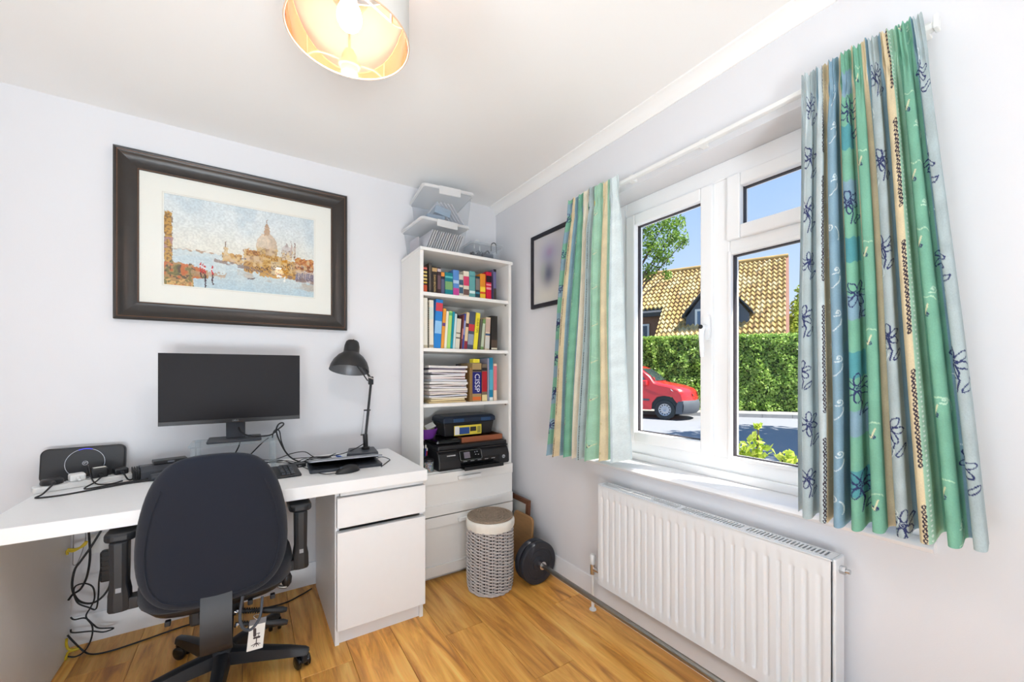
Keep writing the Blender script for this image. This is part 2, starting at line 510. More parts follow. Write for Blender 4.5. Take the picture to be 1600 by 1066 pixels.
# two unseen glazed doors added to let the fill lights in
def added_glazed_door(name, fn, a0, a1):        # fn(along, through) -> x, y
    def bx(mb, s0, s1, t0, t1, z0, z1):
        (xa, ya), (xb, yb) = fn(s0, t0), fn(s1, t1)
        return mb.box(min(xa, xb), max(xa, xb), min(ya, yb), max(ya, yb), z0, z1)
    mb = MB()
    bx(mb, a0, a0 + 0.06, 0.06, 0.12, 0, DZ1); bx(mb, a1 - 0.06, a1, 0.06, 0.12, 0, DZ1); bx(mb, a0 + 0.06, a1 - 0.06, 0.06, 0.12, DZ1 - 0.06, DZ1); bx(mb, a0 + 0.06, a1 - 0.06, 0.06, 0.12, 0, 0.06)
    d = ST(name, mb, M['upvc'])
    m = (a0 + a1) / 2
    for a, b in ((a0 + 0.06, m), (m, a1 - 0.06)):
        mb = MB()
        bx(mb, a, a + 0.08, 0.065, 0.115, 0.06, DZ1 - 0.06); bx(mb, b - 0.08, b, 0.065, 0.115, 0.06, DZ1 - 0.06); bx(mb, a + 0.08, b - 0.08, 0.065, 0.115, 0.06, 0.2); bx(mb, a + 0.08, b - 0.08, 0.065, 0.115, DZ1 - 0.14, DZ1 - 0.06)
        lf = P('leaf_frame', mb, M['upvc'], d)
        P('pane', bx(MB(), a + 0.08, b - 0.08, 0.085, 0.092, 0.2, DZ1 - 0.14), M['glass'], lf)
added_glazed_door('added_door_1', lambda s_, t_: (XL - t_, s_), DY0, DY1)
added_glazed_door('added_door_2', lambda s_, t_: (s_, YF - t_), DX0, DX1)

# cove moulding along the top of the window wall
cv = MB()
prof = [(0.0, ZC - 0.05), (-0.004, ZC - 0.05)] + [(-0.052 + 0.048 * math.cos(a), ZC - 0.05 + 0.046 * math.sin(a) + 0.0) for a in [PI / 2 * k / 8 for k in range(9)]]
prof = [(0.0, ZC - 0.052), (-0.006, ZC - 0.052), (-0.010, ZC - 0.044), (-0.016, ZC - 0.030), (-0.027, ZC - 0.018), (-0.042, ZC - 0.010), (-0.056, ZC - 0.006), (-0.058, ZC), (0.0, ZC)]
cv.rings([[(px_, yy, pz_) for px_, pz_ in prof] for yy in (YF, 0.0)])
ST('trim_1', cv, M['ceil'], smooth=True)

# skirting boards
def skirting(name, fn, a, b):
    pr = [(0, 0), (0.018, 0), (0.018, 0.085), (0.015, 0.092), (0.015, 0.100), (0.009, 0.110), (0.007, 0.120), (0, 0.122)]
    mb = MB(); mb.rings([[fn(s, d, z) for d, z in pr] for s in (a, b)])
    return ST(name, mb, M['gloss'], smooth=True)
skirting('baseboard_back', lambda s, d, z: (s, -d, z), XL, -0.018)
skirting('baseboard_right', lambda s, d, z: (-d, s, z), YF, 0.0)
skirting('baseboard_left', lambda s, d, z: (XL + d, s, z), DY1, -0.018)

# ------------------------------------------------------------------ window
GX = 0.155
def ring_x(mb, y0, y1, z0, z1, wl_, wr_, wb, wt, x0, x1):   # rectangular ring in the window plane (y runs right to left)
    mb.box(x0, x1, y0, y0 + wr_, z0, z1).box(x0, x1, y1 - wl_, y1, z0, z1)
    mb.box(x0, x1, y0 + wr_, y1 - wl_, z0, z0 + wb).box(x0, x1, y0 + wr_, y1 - wl_, z1 - wt, z1)
    return mb
wmb = MB()
ring_x(wmb, WY0, WY1, WZ0 + 0.03, WZ1, 0.06, 0.06, 0.058, 0.075, 0.135, 0.205)
wmb.box(0.135, 0.205, -1.640, -1.568, WZ0 + 0.088, WZ1 - 0.075)
wmb.box(0.135, 0.205, WY0 + 0.06, -1.640, 1.683, 1.738)
win = ST('window_1', wmb, M['upvc'], bevel=0.004)
def sash(y0, y1, z0, z1, t):
    s = P('sash', ring_x(MB(), y0, y1, z0, z1, t, t, t, t, 0.118, 0.185), M['upvc'], win, bevel=0.006)
    P('gasket', ring_x(MB(), y0 + t - 0.002, y1 - t + 0.002, z0 + t - 0.002, z1 - t + 0.002, 0.005, 0.005, 0.005, 0.005, 0.146, 0.166), M['gasket'], s)
    P('pane', MB().box(GX - 0.003, GX + 0.003, y0 + t, y1 - t, z0 + t, z1 - t), M['glass'], s)
    return s
s1 = sash(-1.575, -1.110, 0.843, 1.993, 0.055)
s2 = sash(-2.150, -1.634, 1.732, 1.993, 0.054)
fx = P('glazing_bead', ring_x(MB(), -2.146, -1.634, 0.838, 1.690, 0.014, 0.014, 0.016, 0.016, 0.128, 0.19), M['upvc'], win, bevel=0.003)
P('gasket', ring_x(MB(), -2.133, -1.647, 0.852, 1.675, 0.005, 0.005, 0.005, 0.005, 0.146, 0.168), M['gasket'], fx)
P('pane', MB().box(GX - 0.003, GX + 0.003, -2.132, -1.648, 0.853, 1.674), M['glass'], fx)
def win_handle(base, direction, parent):
    x0, y, z = base
    d = Vector(direction)
    up = (0, 0, 1)
    hb = P('handle_base', MB().prism(rrect(0.026, 0.105, 0.012) if abs(d.z) > 0.5 else rrect(0.105, 0.026, 0.012), 0.013, frame_of((x0, y, z), (0, -1, 0), (0, 0, 1)) @ Matrix.Scale(1, 4)), M['upvc'], parent, smooth=True)
    for v in hb.data.vertices: pass
    p0 = Vector((x0 - 0.018, y, z)); p1 = p0 + Vector((-0.022, 0, 0)); p2 = p1 + d * 0.03 + Vector((-0.006, 0, 0)); p3 = p1 + d * 0.125
    P('handle', MB().tube([(x0 + 0.0, y, z), p0, p1, p2, p3], [0.011, 0.012, 0.012, 0.011, 0.008], 10), M['upvc'], parent, smooth=True)
    P('keyhole', MB().cyl((p1.x - 0.013, y, z), (p1.x - 0.010, y, z), 0.009, n=14), M['black'], parent)
win_handle((0.105, -1.563, 1.385), (0, 0, -1), s1)
win_handle((0.105, -1.985, 1.760), (0, -1, 0), s2)
sl = MB()
sp = [(0.135, WZ0), (0.135, WZ0 + 0.03), (-0.022, WZ0 + 0.030), (-0.034, WZ0 + 0.026), (-0.040, WZ0 + 0.015), (-0.034, WZ0 + 0.004), (-0.022, WZ0), (0.0, WZ0 - 0.001)]
sp = [(a, b - 0.03) for a, b in sp]
sl.rings([[(a, yy, b) for a, b in sp] for yy in (WY0 - 0.07, WY0)] + [[(a, yy, b) for a, b in sp] for yy in (WY1, WY1 + 0.07)])
# board inside the opening plus the two horns that lap over the wall face
sl = MB(); sl.rings([[(a, yy, b) for a, b in sp] for yy in (WY0, WY1)])
sp2 = [(0.0 if a > 0 else a, b) for a, b in sp]
sl.rings([[(a, yy, b) for a, b in sp2] for yy in (WY0 - 0.06, WY0)]).rings([[(a, yy, b) for a, b in sp2] for yy in (WY1, WY1 + 0.06)])
P('window_sill', sl, M['gloss'], win, smooth=True)
P('outer_sill', MB().box(0.19, 0.36, WY0, WY1, WZ0 - 0.03, WZ0 + 0.02), M['upvc'], win)
P('frame_foot', MB().box(0.120, 0.135, WY0, WY1, WZ0, WZ0 + 0.034), M['upvc'], win, bevel=0.003)

# ------------------------------------------------------------------ curtain track
trk = T('curtain_track', 'slim white curtain rail running above the window', 'curtain rail', (-0.05, -1.57, 2.075))
P('rail', MB().box(-0.052, -0.030, -2.262, -0.885, 2.078, 2.094), M['white'], trk, bevel=0.003)
P('rail_lip', MB().box(-0.034, -0.030, -2.262, -0.885, 2.094, 2.104), M['white'], trk)
for yy in (-0.93, -1.27, -1.62, -1.99, -2.24):
    P('bracket', MB().box(-0.030, -0.0005, yy - 0.012, yy + 0.012, 2.080, 2.112), M['white'], trk, bevel=0.002)
P('end_stop', MB().box(-0.056, -0.026, -2.272, -2.262, 2.074, 2.108), M['white'], trk, bevel=0.002)

# ------------------------------------------------------------------ curtains
TAN, CREAM, GREEN, PGREEN = (228, 210, 174), (234, 226, 206), (130, 187, 161), (170, 210, 186)
BLUE, GREYB, PALE, NAVY, WHT, TEAL, YEL = (142, 174, 192), (182, 196, 198), (206, 218, 220), (56, 64, 108), (226, 236, 236), (92, 160, 168), (226, 204, 110)
class Cloth:
    def __init__(self, wm, hm, px=0.0012, seed=1):
        self.px = px; self.w, self.h = int(wm / px), int(hm / px)
        self.a = np.zeros((self.h, self.w, 3)); self.rg = random.Random(seed); self.seed = seed
    def stripe(self, x0, x1, c):
        i0, i1 = int(x0 / self.px), int(x1 / self.px)
        self.a[:, i0:i1] = c
    def block(self, x0, x1, y0, y1, c):
        self.a[int(y0 / self.px):int(y1 / self.px), int(x0 / self.px):int(x1 / self.px)] = c
    def stroke(self, pts, c, r=0.0014):
        pr = max(1.0, 0.8 * r / self.px)
        k = int(pr + 1)
        oy, ox = np.mgrid[-k:k + 1, -k:k + 1]
        ok = (oy ** 2 + ox ** 2) <= pr * pr
        oy, ox = oy[ok], ox[ok]
        for (xa, ya), (xb, yb) in zip(pts[:-1], pts[1:]):
            n = max(2, int(math.hypot(xb - xa, yb - ya) / self.px) + 1)
            X = (np.linspace(xa, xb, n) / self.px).astype(int)[:, None] + ox[None]
            Y = (np.linspace(ya, yb, n) / self.px).astype(int)[:, None] + oy[None]
            g = (X >= 0) & (X < self.w) & (Y >= 0) & (Y < self.h)
            self.a[Y[g], X[g]] = c
    def ell(self, cx, cy, rx, ry, rot=0, c=NAVY, a0=0, a1=2 * PI, r=0.0014):
        p = []
        for k in range(17):
            t = a0 + (a1 - a0) * k / 16
            x, y = rx * math.cos(t), ry * math.sin(t)
            p.append((cx + x * math.cos(rot) - y * math.sin(rot), cy + x * math.sin(rot) + y * math.cos(rot)))
        self.stroke(p, c, r)
    def spiral(self, cx, cy, R, c, turns=2.2, r=0.0013):
        self.stroke([(cx + R * k / 30 * math.cos(turns * 2 * PI * k / 30), cy + R * k / 30 * math.sin(turns * 2 * PI * k / 30)) for k in range(31)], c, r)
    def flower(self, cx, cy, s, c=NAVY):
        o = self.rg.random() * 3
        for k in range(6):
            a = o + k * PI / 3
            self.ell(cx + s * 0.62 * math.cos(a), cy + s * 0.62 * math.sin(a), s * 0.42, s * 0.22, a, c)
        self.spiral(cx, cy, s * 0.2, c, 1.5)
        self.stroke([(cx, cy + s * 0.25), (cx + s * 0.3, cy + s * 1.1), (cx + s * 0.1, cy + s * 1.9)], c)
        self.ell(cx + s * 0.75, cy + s * 1.55, s * 0.5, s * 0.18, -0.7, c)
    def flowers(self, x, step, s, c=NAVY):
        y = self.rg.random() * step
        while y < self.h * self.px:
            self.flower(x + (self.rg.random() - 0.5) * s * 0.8, y, s * (0.85 + 0.3 * self.rg.random()), c); y += step
    def curls(self, x, step, s, c=WHT):
        y = self.rg.random() * step
        while y < self.h * self.px:
            d = self.rg.choice((-1, 1))
            self.spiral(x + d * s * 0.3, y, s * 0.42, c, 1.4)
            self.ell(x, y + s * 0.9, s * 0.6, s * 0.9, 0.4 * d, c, -0.6, 1.3)
            y += step * (0.8 + 0.4 * self.rg.random())
    def eyes(self, x, step, s):
        y = self.rg.random() * step
        while y < self.h * self.px:
            self.spiral(x, y, s * 0.4, NAVY, 1.6)
            self.stroke([(x - s, y - s * 0.5), (x - s * 0.2, y + s * 0.3), (x + s * 0.3, y - s * 1.2)], (228, 226, 190), 0.0016)
            self.ell(x, y - s * 0.3, s * 1.3, s * 1.8, 0.3, (190, 224, 196), 3.3, 5.2, 0.0014)
            y += step * (0.8 + 0.4 * self.rg.random())
    def beads(self, x, run=0.26, gap=0.09, dark=(62, 52, 66)):
        y = -self.rg.random() * run
        while y < self.h * self.px:
            yy = y
            while yy < y + run:
                self.ell(x + 0.0015 * self.rg.random(), yy, 0.0030, 0.0042, 0.2, dark, r=0.0012); yy += 0.0115
            y += run + gap
    def dots(self, x, c=WHT, step=0.012):
        y = 0
        while y < self.h * self.px:
            self.ell(x, y, 0.0008, 0.0008, 0, c, r=0.0012); y += step
    def finish(self):
        n = value_noise(self.h, self.w, 40, self.seed)[..., None] - 0.5
        f = np.random.default_rng(self.seed).random((self.h, self.w, 1)) - 0.5
        self.a = np.clip(self.a * (1 + 0.08 * n + 0.05 * f), 0, 255)
M['curtain'] = vcol('printed_curtain_cotton', 0.85, translucent=0.22, bump=0.25)
def curtain(name, label, cloth, top, bot, z_top, z_bot, nfold, seed, N, Mv, flip=1, amp=(0.012, 0.03), skew=None):
    rg = random.Random(seed)
    u = np.linspace(0, 1, N); v = np.linspace(0, 1, Mv)
    ph = np.zeros(N)
    for k in range(1, 6):
        ph += (rg.random() - 0.5) * 0.9 / k * np.sin(2 * PI * k * u + rg.random() * 6)
    phi = 2 * PI * nfold * u + ph
    phi2 = 2 * PI * nfold * u + ph * 0.8 + 0.5 * np.sin(3 * PI * u + seed)
    ampn = 1 + 0.35 * np.sin(2 * PI * 2.3 * u + seed)
    U, V = np.meshgrid(u, v)
    yt = top[0] + (top[1] - top[0]) * U
    yb = bot[0] + (bot[1] - bot[0]) * U
    e = np.clip(V, 0, 1) ** 0.9
    Y = yt + (yb - yt) * e
    h = np.clip((V - 0.06) / 0.10, 0, 1); h = h * h * (3 - 2 * h)
    A = amp[0] * (1 - h) + (amp[0] + (amp[1] - amp[0]) * V ** 0.6) * h
    pinch = np.exp(-((V - 0.068) / 0.018) ** 2)
    A = A * (1 - 0.55 * pinch)
    s1_ = np.sin(phi)[None]; s2_ = np.sin(phi2)[None]
    wave = s1_ * (1 - V) + s2_ * V
    wave = np.sign(wave) * np.abs(wave) ** 0.75
    hdr = 0.004 * np.sin(2 * PI * nfold * 3.0 * u)[None] * (1 - h)
    X = -0.096 - 0.030 * V + A * wave * ampn[None] + hdr + 0.006 * np.sin(7 * V + 9 * U)
    dY = (top[1] - top[0]) / nfold
    c1 = np.cos(phi)[None] * (1 - V) + np.cos(phi2)[None] * V
    Y = Y + 0.32 * np.abs(dY) * np.sin(2 * (phi[None] * (1 - V) + phi2[None] * V)) * 0.55 * (0.25 + 0.75 * h)
    zb = z_bot[0] + (z_bot[1] - z_bot[0]) * U + 0.006 * np.sin(phi2)[None]
    zt = z_top + 0.008 * np.sin(phi)[None] + 0.004 * np.sin(5 * phi)[None]
    Z = zt + (zb - zt) * V
    if skew is not None:
        X, Y, Z = skew(U, V, X, Y, Z)
    ci = np.clip((U * (cloth.w - 1)).astype(int), 0, cloth.w - 1)
    ri = np.clip((V * (cloth.h - 1)).astype(int), 0, cloth.h - 1)
    rgb = cloth.a[ri, ci]
    loc = (-0.05, (top[0] + top[1]) / 2, z_bot[0])
    me = colour_mesh(name, np.stack([X, Y, Z], -1), N, Mv, rgb, M['curtain'], loc)
    ob = link(name, me, None, loc); ORG[ob.name] = loc
    return tag(ob, label, 'curtain', 'window curtains')

def crest_cloth(nf, wm, crests, seed):
    """crests: per outward fold a list of (share of the fold, colour); the folds start at phase 0.25"""
    c = Cloth(wm, 1.34, seed=seed)
    per = wm / nf; cent = []
    for k, parts in enumerate(crests):
        x = (k + 0.25) * per
        cent.append(x + per / 2)
        if k == 0: c.stripe(0, x + 0.002, parts[0][1])
        for sh, cc in parts:
            c.stripe(x, x + sh * per + 0.002, cc); x += sh * per
        c.stripe(x, wm, parts[-1][1])
    return c, cent, per
NFR = 9.1                               # right curtain, from the window side outwards
cl, ct, per = crest_cloth(NFR, 0.92, [
    [(0.45, PALE), (0.55, GREYB)], [(0.2, BLUE), (0.45, PALE), (0.35, TAN)], [(0.85, BLUE), (0.15, TAN)], [(0.9, GREEN), (0.1, TAN)],
    [(0.75, GREEN), (0.25, TAN)], [(0.15, BLUE), (0.7, GREYB), (0.15, BLUE)], [(0.62, TAN), (0.38, PGREEN)], [(1.0, GREEN)], [(0.2, BLUE), (0.8, GREYB)]], 5)
for k in range(9):
    cl.block(ct[3] - per * 0.35, ct[3] + per * 0.35, 0.06 + k * 0.16, 0.13 + k * 0.16, TEAL if k % 2 else BLUE)
cl.flowers(ct[0], 0.16, 0.032); cl.beads(ct[1] + per * 0.10, 0.30, 0.08); cl.curls(ct[1] + per * 0.32, 0.16, 0.02, (240, 230, 204)); cl.dots(ct[1] - per * 0.2)
cl.curls(ct[2], 0.13, 0.026); cl.flowers(ct[3], 0.26, 0.036); cl.eyes(ct[4] - per * 0.1, 0.23, 0.018)
cl.flowers(ct[5], 0.24, 0.036); cl.curls(ct[5] - per * 0.2, 0.21, 0.024); cl.beads(ct[6] + per * 0.06, 0.24, 0.09); cl.dots(ct[6] + per * 0.2, (232, 242, 232))
cl.eyes(ct[7], 0.21, 0.020); cl.curls(ct[7] + per * 0.25, 0.25, 0.024, (196, 226, 204)); cl.flowers(ct[8] - per * 0.2, 0.25, 0.034); cl.curls(ct[8] - per * 0.3, 0.19, 0.028)
cl.finish()
curtain('curtain', 'large striped green, blue and tan curtain above the right end of the radiator', cl, (-1.985, -2.250), (-1.985, -2.368), 2.106, (0.770, 0.805), NFR, 3, 760, 600, amp=(0.012, 0.040))
NFL = 7.75
cl, ct, per = crest_cloth(NFL, 0.80, [
    [(0.3, WHT), (0.7, PALE)], [(0.25, PGREEN), (0.5, TAN), (0.25, PGREEN)], [(0.9, PGREEN), (0.1, YEL)], [(0.15, YEL), (0.6, GREYB), (0.25, GREEN)],  # first fold's white and pale edge paints in backlight from the window
    [(0.85, CREAM), (0.15, BLUE)], [(0.15, BLUE), (0.85, GREEN)], [(0.25, BLUE), (0.55, TAN), (0.2, TAN)], [(0.6, GREEN), (0.4, TAN)]], 9)
for k in range(10):
    cl.block(ct[7] - per * 0.45, ct[7], 0.02 + k * 0.14, 0.08 + k * 0.14, BLUE)
cl.curls(ct[0], 0.4, 0.02, (160, 184, 196)); cl.curls(ct[1], 0.12, 0.016, (206, 190, 140)); cl.eyes(ct[2], 0.2, 0.014); cl.beads(ct[3] + per * 0.1, 0.30, 0.06); cl.beads(ct[4] + per * 0.25, 0.26, 0.09)
cl.eyes(ct[5], 0.19, 0.016); cl.beads(ct[6] + per * 0.1, 0.24, 0.12); cl.flowers(ct[7] - per * 0.2, 0.18, 0.024)
cl.finish()
def skewL(U, V, X, Y, Z):                # the inner edge hangs into the reveal behind the sill front
    return X + 0.035 * np.clip((0.12 - U) / 0.12, 0, 1) * V, Y, Z
curtain('curtain', 'narrower green, cream and pale striped curtain beside the small black framed picture', cl, (-1.245, -0.915), (-1.300, -0.800), 2.104, (0.795, 0.745), NFL, 8, 520, 480, amp=(0.012, 0.036), skew=skewL)

# ------------------------------------------------------------------ radiator
RY0, RY1, RZ0, RZ1 = -2.062, -1.130, 0.175, 0.648
rad = T('radiator', 'long white ribbed panel radiator under the window sill', 'radiator', (-0.06, -1.6, RZ0))
nr = 25
pit = (RY1 - RY0 - 0.02) / nr
def rad_front(u_, v_):
    y = RY0 + (RY1 - RY0) * u_; z = RZ0 + (RZ1 - RZ0) * v_
    t = ((y - RY0 - 0.01) / pit) % 1.0
    d = 0.0
    if RY0 + 0.012 < y < RY1 - 0.012:
        g = 1 - min(1, max(0, abs(t - 0.5) - 0.10) / 0.10)
        zz = min((z - RZ0 - 0.030) / 0.012, (RZ1 - 0.046 - z) / 0.012)
        d = -0.0055 * g * min(1, max(0, zz))
    return (-0.100 - d, y, z)
fp = MB()
us = nr * 10 + 1
vlev = [0, 0.03 / 0.473, 0.036 / 0.473, 0.042 / 0.473, 0.5, (0.473 - 0.058) / 0.473, (0.473 - 0.052) / 0.473, (0.473 - 0.046) / 0.473, 1.0]
vs = [rad_front(a / (us - 1), b) for b in vlev for a in range(us)]
fs = [(j * us + i, j * us + i + 1, (j + 1) * us + i + 1, (j + 1) * us + i) for j in range(len(vlev) - 1) for i in range(us - 1)]
fp.add(vs, fs)
fp.box(-0.100, -0.088, RY0, RY1, RZ1 - 0.001, RZ1 + 0.004).box(-0.100, -0.088, RY0, RY1, RZ0 - 0.003, RZ0)
P('front_panel', fp, M['rad'], rad, smooth=True)
P('back_panel', MB().box(-0.040, -0.030, RY0, RY1, RZ0, RZ1), M['rad'], rad)
P('convector_fins', MB().box(-0.085, -0.045, RY0 + 0.02, RY1 - 0.02, RZ0 + 0.03, RZ1 - 0.03), pm((150, 148, 142)), rad)
gr = MB()
gr.box(-0.089, -0.080, RY0, RY1, RZ1 - 0.004, RZ1 + 0.005).box(-0.040, -0.030, RY0, RY1, RZ1 - 0.004, RZ1 + 0.005)
yy = RY0
k = 0
while yy < RY1 - 0.004:
    wbar = 0.0055 if k % 21 else 0.02
    gr.box(-0.080, -0.040, yy, min(RY1, yy + wbar), RZ1, RZ1 + 0.0045)
    yy += wbar + 0.0058; k += 1
P('top_grille', gr, M['rad'], rad)
for (a, b) in ((RY0 - 0.010, RY0), (RY1, RY1 + 0.010)):
    P('side_cover', MB().box(-0.093, -0.028, a, b, RZ0, RZ1 + 0.006), M['rad'], rad, bevel=0.004)
P('bleed_plug', MB().cyl((-0.062, RY0 - 0.010, RZ1 - 0.028), (-0.062, RY0 - 0.024, RZ1 - 0.028), 0.012, n=6).cyl((-0.062, RY0 - 0.024, RZ1 - 0.028), (-0.062, RY0 - 0.034, RZ1 - 0.028), 0.007, n=12), M['lens'], rad, smooth=True)
vy = RY1 + 0.075
vp = P('valve', MB().tube([(-0.062, RY1 + 0.010, RZ0 + 0.033), (-0.062, vy, RZ0 + 0.033)], 0.010, 10).cyl((-0.062, vy, RZ0 + 0.005), (-0.062, vy, RZ0 + 0.055), 0.013, n=12), M['chrome'], rad, smooth=True, label='chrome radiator valve')
P('valve_cap', MB().lathe([(0.0, 0.055), (0.014, 0.055), (0.015, 0.060), (0.014, 0.098), (0.010, 0.103), (0, 0.103)], (-0.062, vy, RZ0), 16), M['white'], vp, smooth=True)
P('pipe', MB().cyl((-0.062, vy, -0.0), (-0.062, vy, RZ0 + 0.006), 0.0078, n=12), M['white'], rad, smooth=True)
P('pipe_collar', MB().lathe([(0.0, 0.0), (0.018, 0.0), (0.016, 0.006), (0.008, 0.008), (0, 0.008)], (-0.062, vy, 0.0), 16), M['white'], rad, smooth=True)
for yb in (-1.30, -1.90):
    P('wall_bracket', MB().box(-0.030, -0.001, yb - 0.02, yb + 0.02, RZ0 + 0.06, RZ1 - 0.06), M['rad'], rad)

# ================================================================== DESK
DXL, DXR, DYF, DYB, DZ = -2.200, -0.799, -0.700, -0.050, 0.73
desk = T('desk', 'white desk with a drawer pedestal standing along the picture wall', 'desk', (-1.5, -0.37, 0))
P('desktop', MB().box(DXL, DXR, DYF, DYB, 0.68, DZ), M['furn'], desk, bevel=0.0015)
P('side_panel', MB().box(DXL, DXL + 0.045, DYF + 0.01, DYB, 0, 0.68), M['furn'], desk, bevel=0.0015)
P('back_rail', MB().box(DXL + 0.045, -1.200, DYB - 0.018, DYB, 0.535, 0.68), M['furn'], desk)
PX0, PX1 = -1.200, -0.799
P('pedestal_side', MB().box(PX0, PX0 + 0.018, -0.642, DYB, 0, 0.68), M['furn'], desk, bevel=0.001)
P('pedestal_side', MB().box(PX1 - 0.018, PX1, -0.642, DYB, 0, 0.68), M['furn'], desk, bevel=0.001)
P('plinth', MB().box(PX0 + 0.018, PX1 - 0.018, -0.628, -0.612, 0, 0.10), M['furn'], desk)
P('pedestal_back', MB().box(PX0 + 0.018, PX1 - 0.018, DYB - 0.012, DYB, 0.08, 0.68), M['furn'], desk)
P('pedestal_floor', MB().box(PX0 + 0.018, PX1 - 0.018, -0.60, DYB - 0.012, 0.08, 0.10), M['furn'], desk)
dw = P('drawer', MB().box(PX0 + 0.004, PX1 - 0.001, -0.676, -0.644, 0.522, 0.652), M['furn'], desk, bevel=0.0015)
P('drawer_grip', MB().box(PX0 + 0.02, PX1 - 0.02, -0.660, -0.645, 0.656, 0.672), M['furn'], dw)
P('door', MB().box(PX0 + 0.004, PX1 - 0.001, -0.676, -0.644, 0.078, 0.502), M['furn'], desk, bevel=0.0015)

# ================================================================== BOOKCASE
BX0, BX1, BYF, BZ = -0.706, -0.094, -0.350, 1.905
SH = (1.6544, 1.3344, 1.0134, 0.6194)    # tops of the shelves
bc = T('bookcase', 'tall white bookcase with open shelves over two drawers in the corner', 'bookcase', (-0.40, -0.19, 0))
P('side_panel', MB().box(BX0, BX0 + 0.020, BYF, -0.020, 0.0, BZ - 0.018), M['furn2'], bc, bevel=0.001)
P('side_panel', MB().box(BX1 - 0.020, BX1, BYF, -0.020, 0.0, BZ - 0.018), M['furn2'], bc, bevel=0.001)
P('top_panel', MB().box(BX0 - 0.002, BX1 + 0.006, BYF - 0.008, -0.018, BZ - 0.018, BZ), M['furn2'], bc, bevel=0.001)
P('back_panel', MB().box(BX0 + 0.020, BX1 - 0.020, -0.030, -0.022, 0.05, BZ - 0.018), M['furn2'], bc)
for z in SH[:3]:
    P('shelf', MB().box(BX0 + 0.020, BX1 - 0.020, BYF + 0.008, -0.030, z - 0.020, z), M['furn2'], bc, bevel=0.001)
P('deck', MB().box(BX0 + 0.020, BX1 - 0.020, BYF, -0.030, SH[3] - 0.018, SH[3]), M['furn2'], bc)
for z in (1.648 - 0.02, 1.328 - 0.02, 1.007 - 0.02):
    P('shelf_pin', MB().cyl((BX1 - 0.030, BYF + 0.03, z - 0.001), (BX1 - 0.020, BYF + 0.03, z - 0.001), 0.004, n=8), M['steel'], bc)
P('kickboard', MB().box(BX0 + 0.020, BX1 - 0.020, BYF + 0.02, BYF + 0.034, 0.0, 0.05), pm((210, 208, 204)), bc)
for z0, z1 in ((0.372, 0.612), (0.030, 0.366)):
    d = P('drawer', MB().box(BX0 + 0.002, BX1 - 0.002, BYF - 0.012, BYF - 0.001, z0, z1), M['furn2'], bc)
    rl = 0.058
    P('drawer_rail', MB().box(BX0 + 0.002, BX1 - 0.002, BYF - 0.020, BYF - 0.012, z1 - rl, z1), M['furn2'], d, bevel=0.001)
    P('drawer_rail', MB().box(BX0 + 0.002, BX1 - 0.002, BYF - 0.020, BYF - 0.012, z0, z0 + rl), M['furn2'], d, bevel=0.001)
    hz_ = z1 - 0.038
    P('handle', MB().box(-0.485, -0.335, BYF - 0.040, BYF - 0.020, hz_ - 0.010, hz_ + 0.012), M['white'], d, bevel=0.004, label='white bar handle')

SH = tuple(v + 0.0006 for v in SH)
# ------------------------------------------------------------------ books
def spine_x(px, ydepth=-0.315):
    return ony(px, 500, ydepth)[0]
def spine_z(px, py, ydepth=-0.315):
    return ony(px, py, ydepth)[2]
def book(px0, px1, ptop, shelf, cover, label, group, lean=0.0, depth=0.135, yf=-0.315, bands=(), text=None, tcol=(240, 240, 240), tsize=0.6, hard=True, pagecol=None, name='book', cat='book', tpos=0.5, tlen=0.6, stretch=1.0):
    """px0, px1: left and right edge of the spine at its foot; ptop: row of its top edge; bands: (z0, z1, colour) as fractions of height"""
    x0, x1 = spine_x(px0, yf), spine_x(px1, yf)
    w = x1 - x0 - 0.0012; h = spine_z((px0 + px1) / 2, ptop, yf) - shelf
    h = h / max(0.5, math.cos(lean))
    Mx = Matrix.Translation((x0 + 0.0006 + (w if lean > 0 else 0), yf, shelf)) @ Matrix.Rotation(lean, 4, 'Y') @ Matrix.Translation((-w if lean > 0 else 0, 0, 0))
    loc = (x0 + w / 2, yf + depth / 2, shelf)
    b = T(name, label, cat, loc, group)
    t = 0.0022
    cv_ = MB(Mx); cv_.box(0, w, 0, t, 0, h).box(0, t, t, depth, 0, h).box(w - t, w, t, depth, 0, h)
    P('cover', cv_, pm(cover, 0.4), b, bevel=0.0006)
    P('pages', MB(Mx).box(t, w - t, t, depth - 0.004, 0.002, h - 0.003), M['pages'] if pagecol is None else pm(pagecol, 0.9), b)
    for (z0, z1, c) in bands:
        P('spine_band', MB(Mx).box(0.0002, w - 0.0002, -0.0006, 0.0, h * z0, h * z1), pm(c, 0.45), b)
    if text:
        fm = Mx @ frame_of((w / 2, -0.0012, h * tpos), (0, 0, -1), (1, 0, 0))
        sz = w * tsize
        mb = text_mb(text, sz, fm, stretch=1.0)
        P('title', mb, pm(tcol, 0.5), b, label='lettering on the spine')
    return b
G1 = 'paperbacks on the top shelf'
z = SH[0]
book(661.5, 667.5, 415, z, (52, 28, 26), 'dark red thriller with yellow spine lettering at the left end of top shelf', G1, bands=((0.0, 0.28, (196, 78, 40)), (0.34, 0.40, (228, 190, 70)), (0.46, 0.53, (232, 206, 120)), (0.59, 0.66, (232, 206, 120)), (0.72, 0.79, (232, 206, 120)), (0.86, 0.93, (226, 110, 96))))
book(670.0, 674.3, 411, z, (66, 62, 58), 'thin tall charcoal paperback, the tallest on the top shelf', G1, bands=((0.1, 0.92, (88, 80, 72)),))
book(675.0, 683.0, 417, z, (48, 38, 34), 'black paperback with gold author lettering beside the thin tall one', G1, bands=((0.82, 0.96, (196, 160, 110)),), text='DAN BROWN', tcol=(224, 190, 124), tsize=0.52, tpos=0.38)
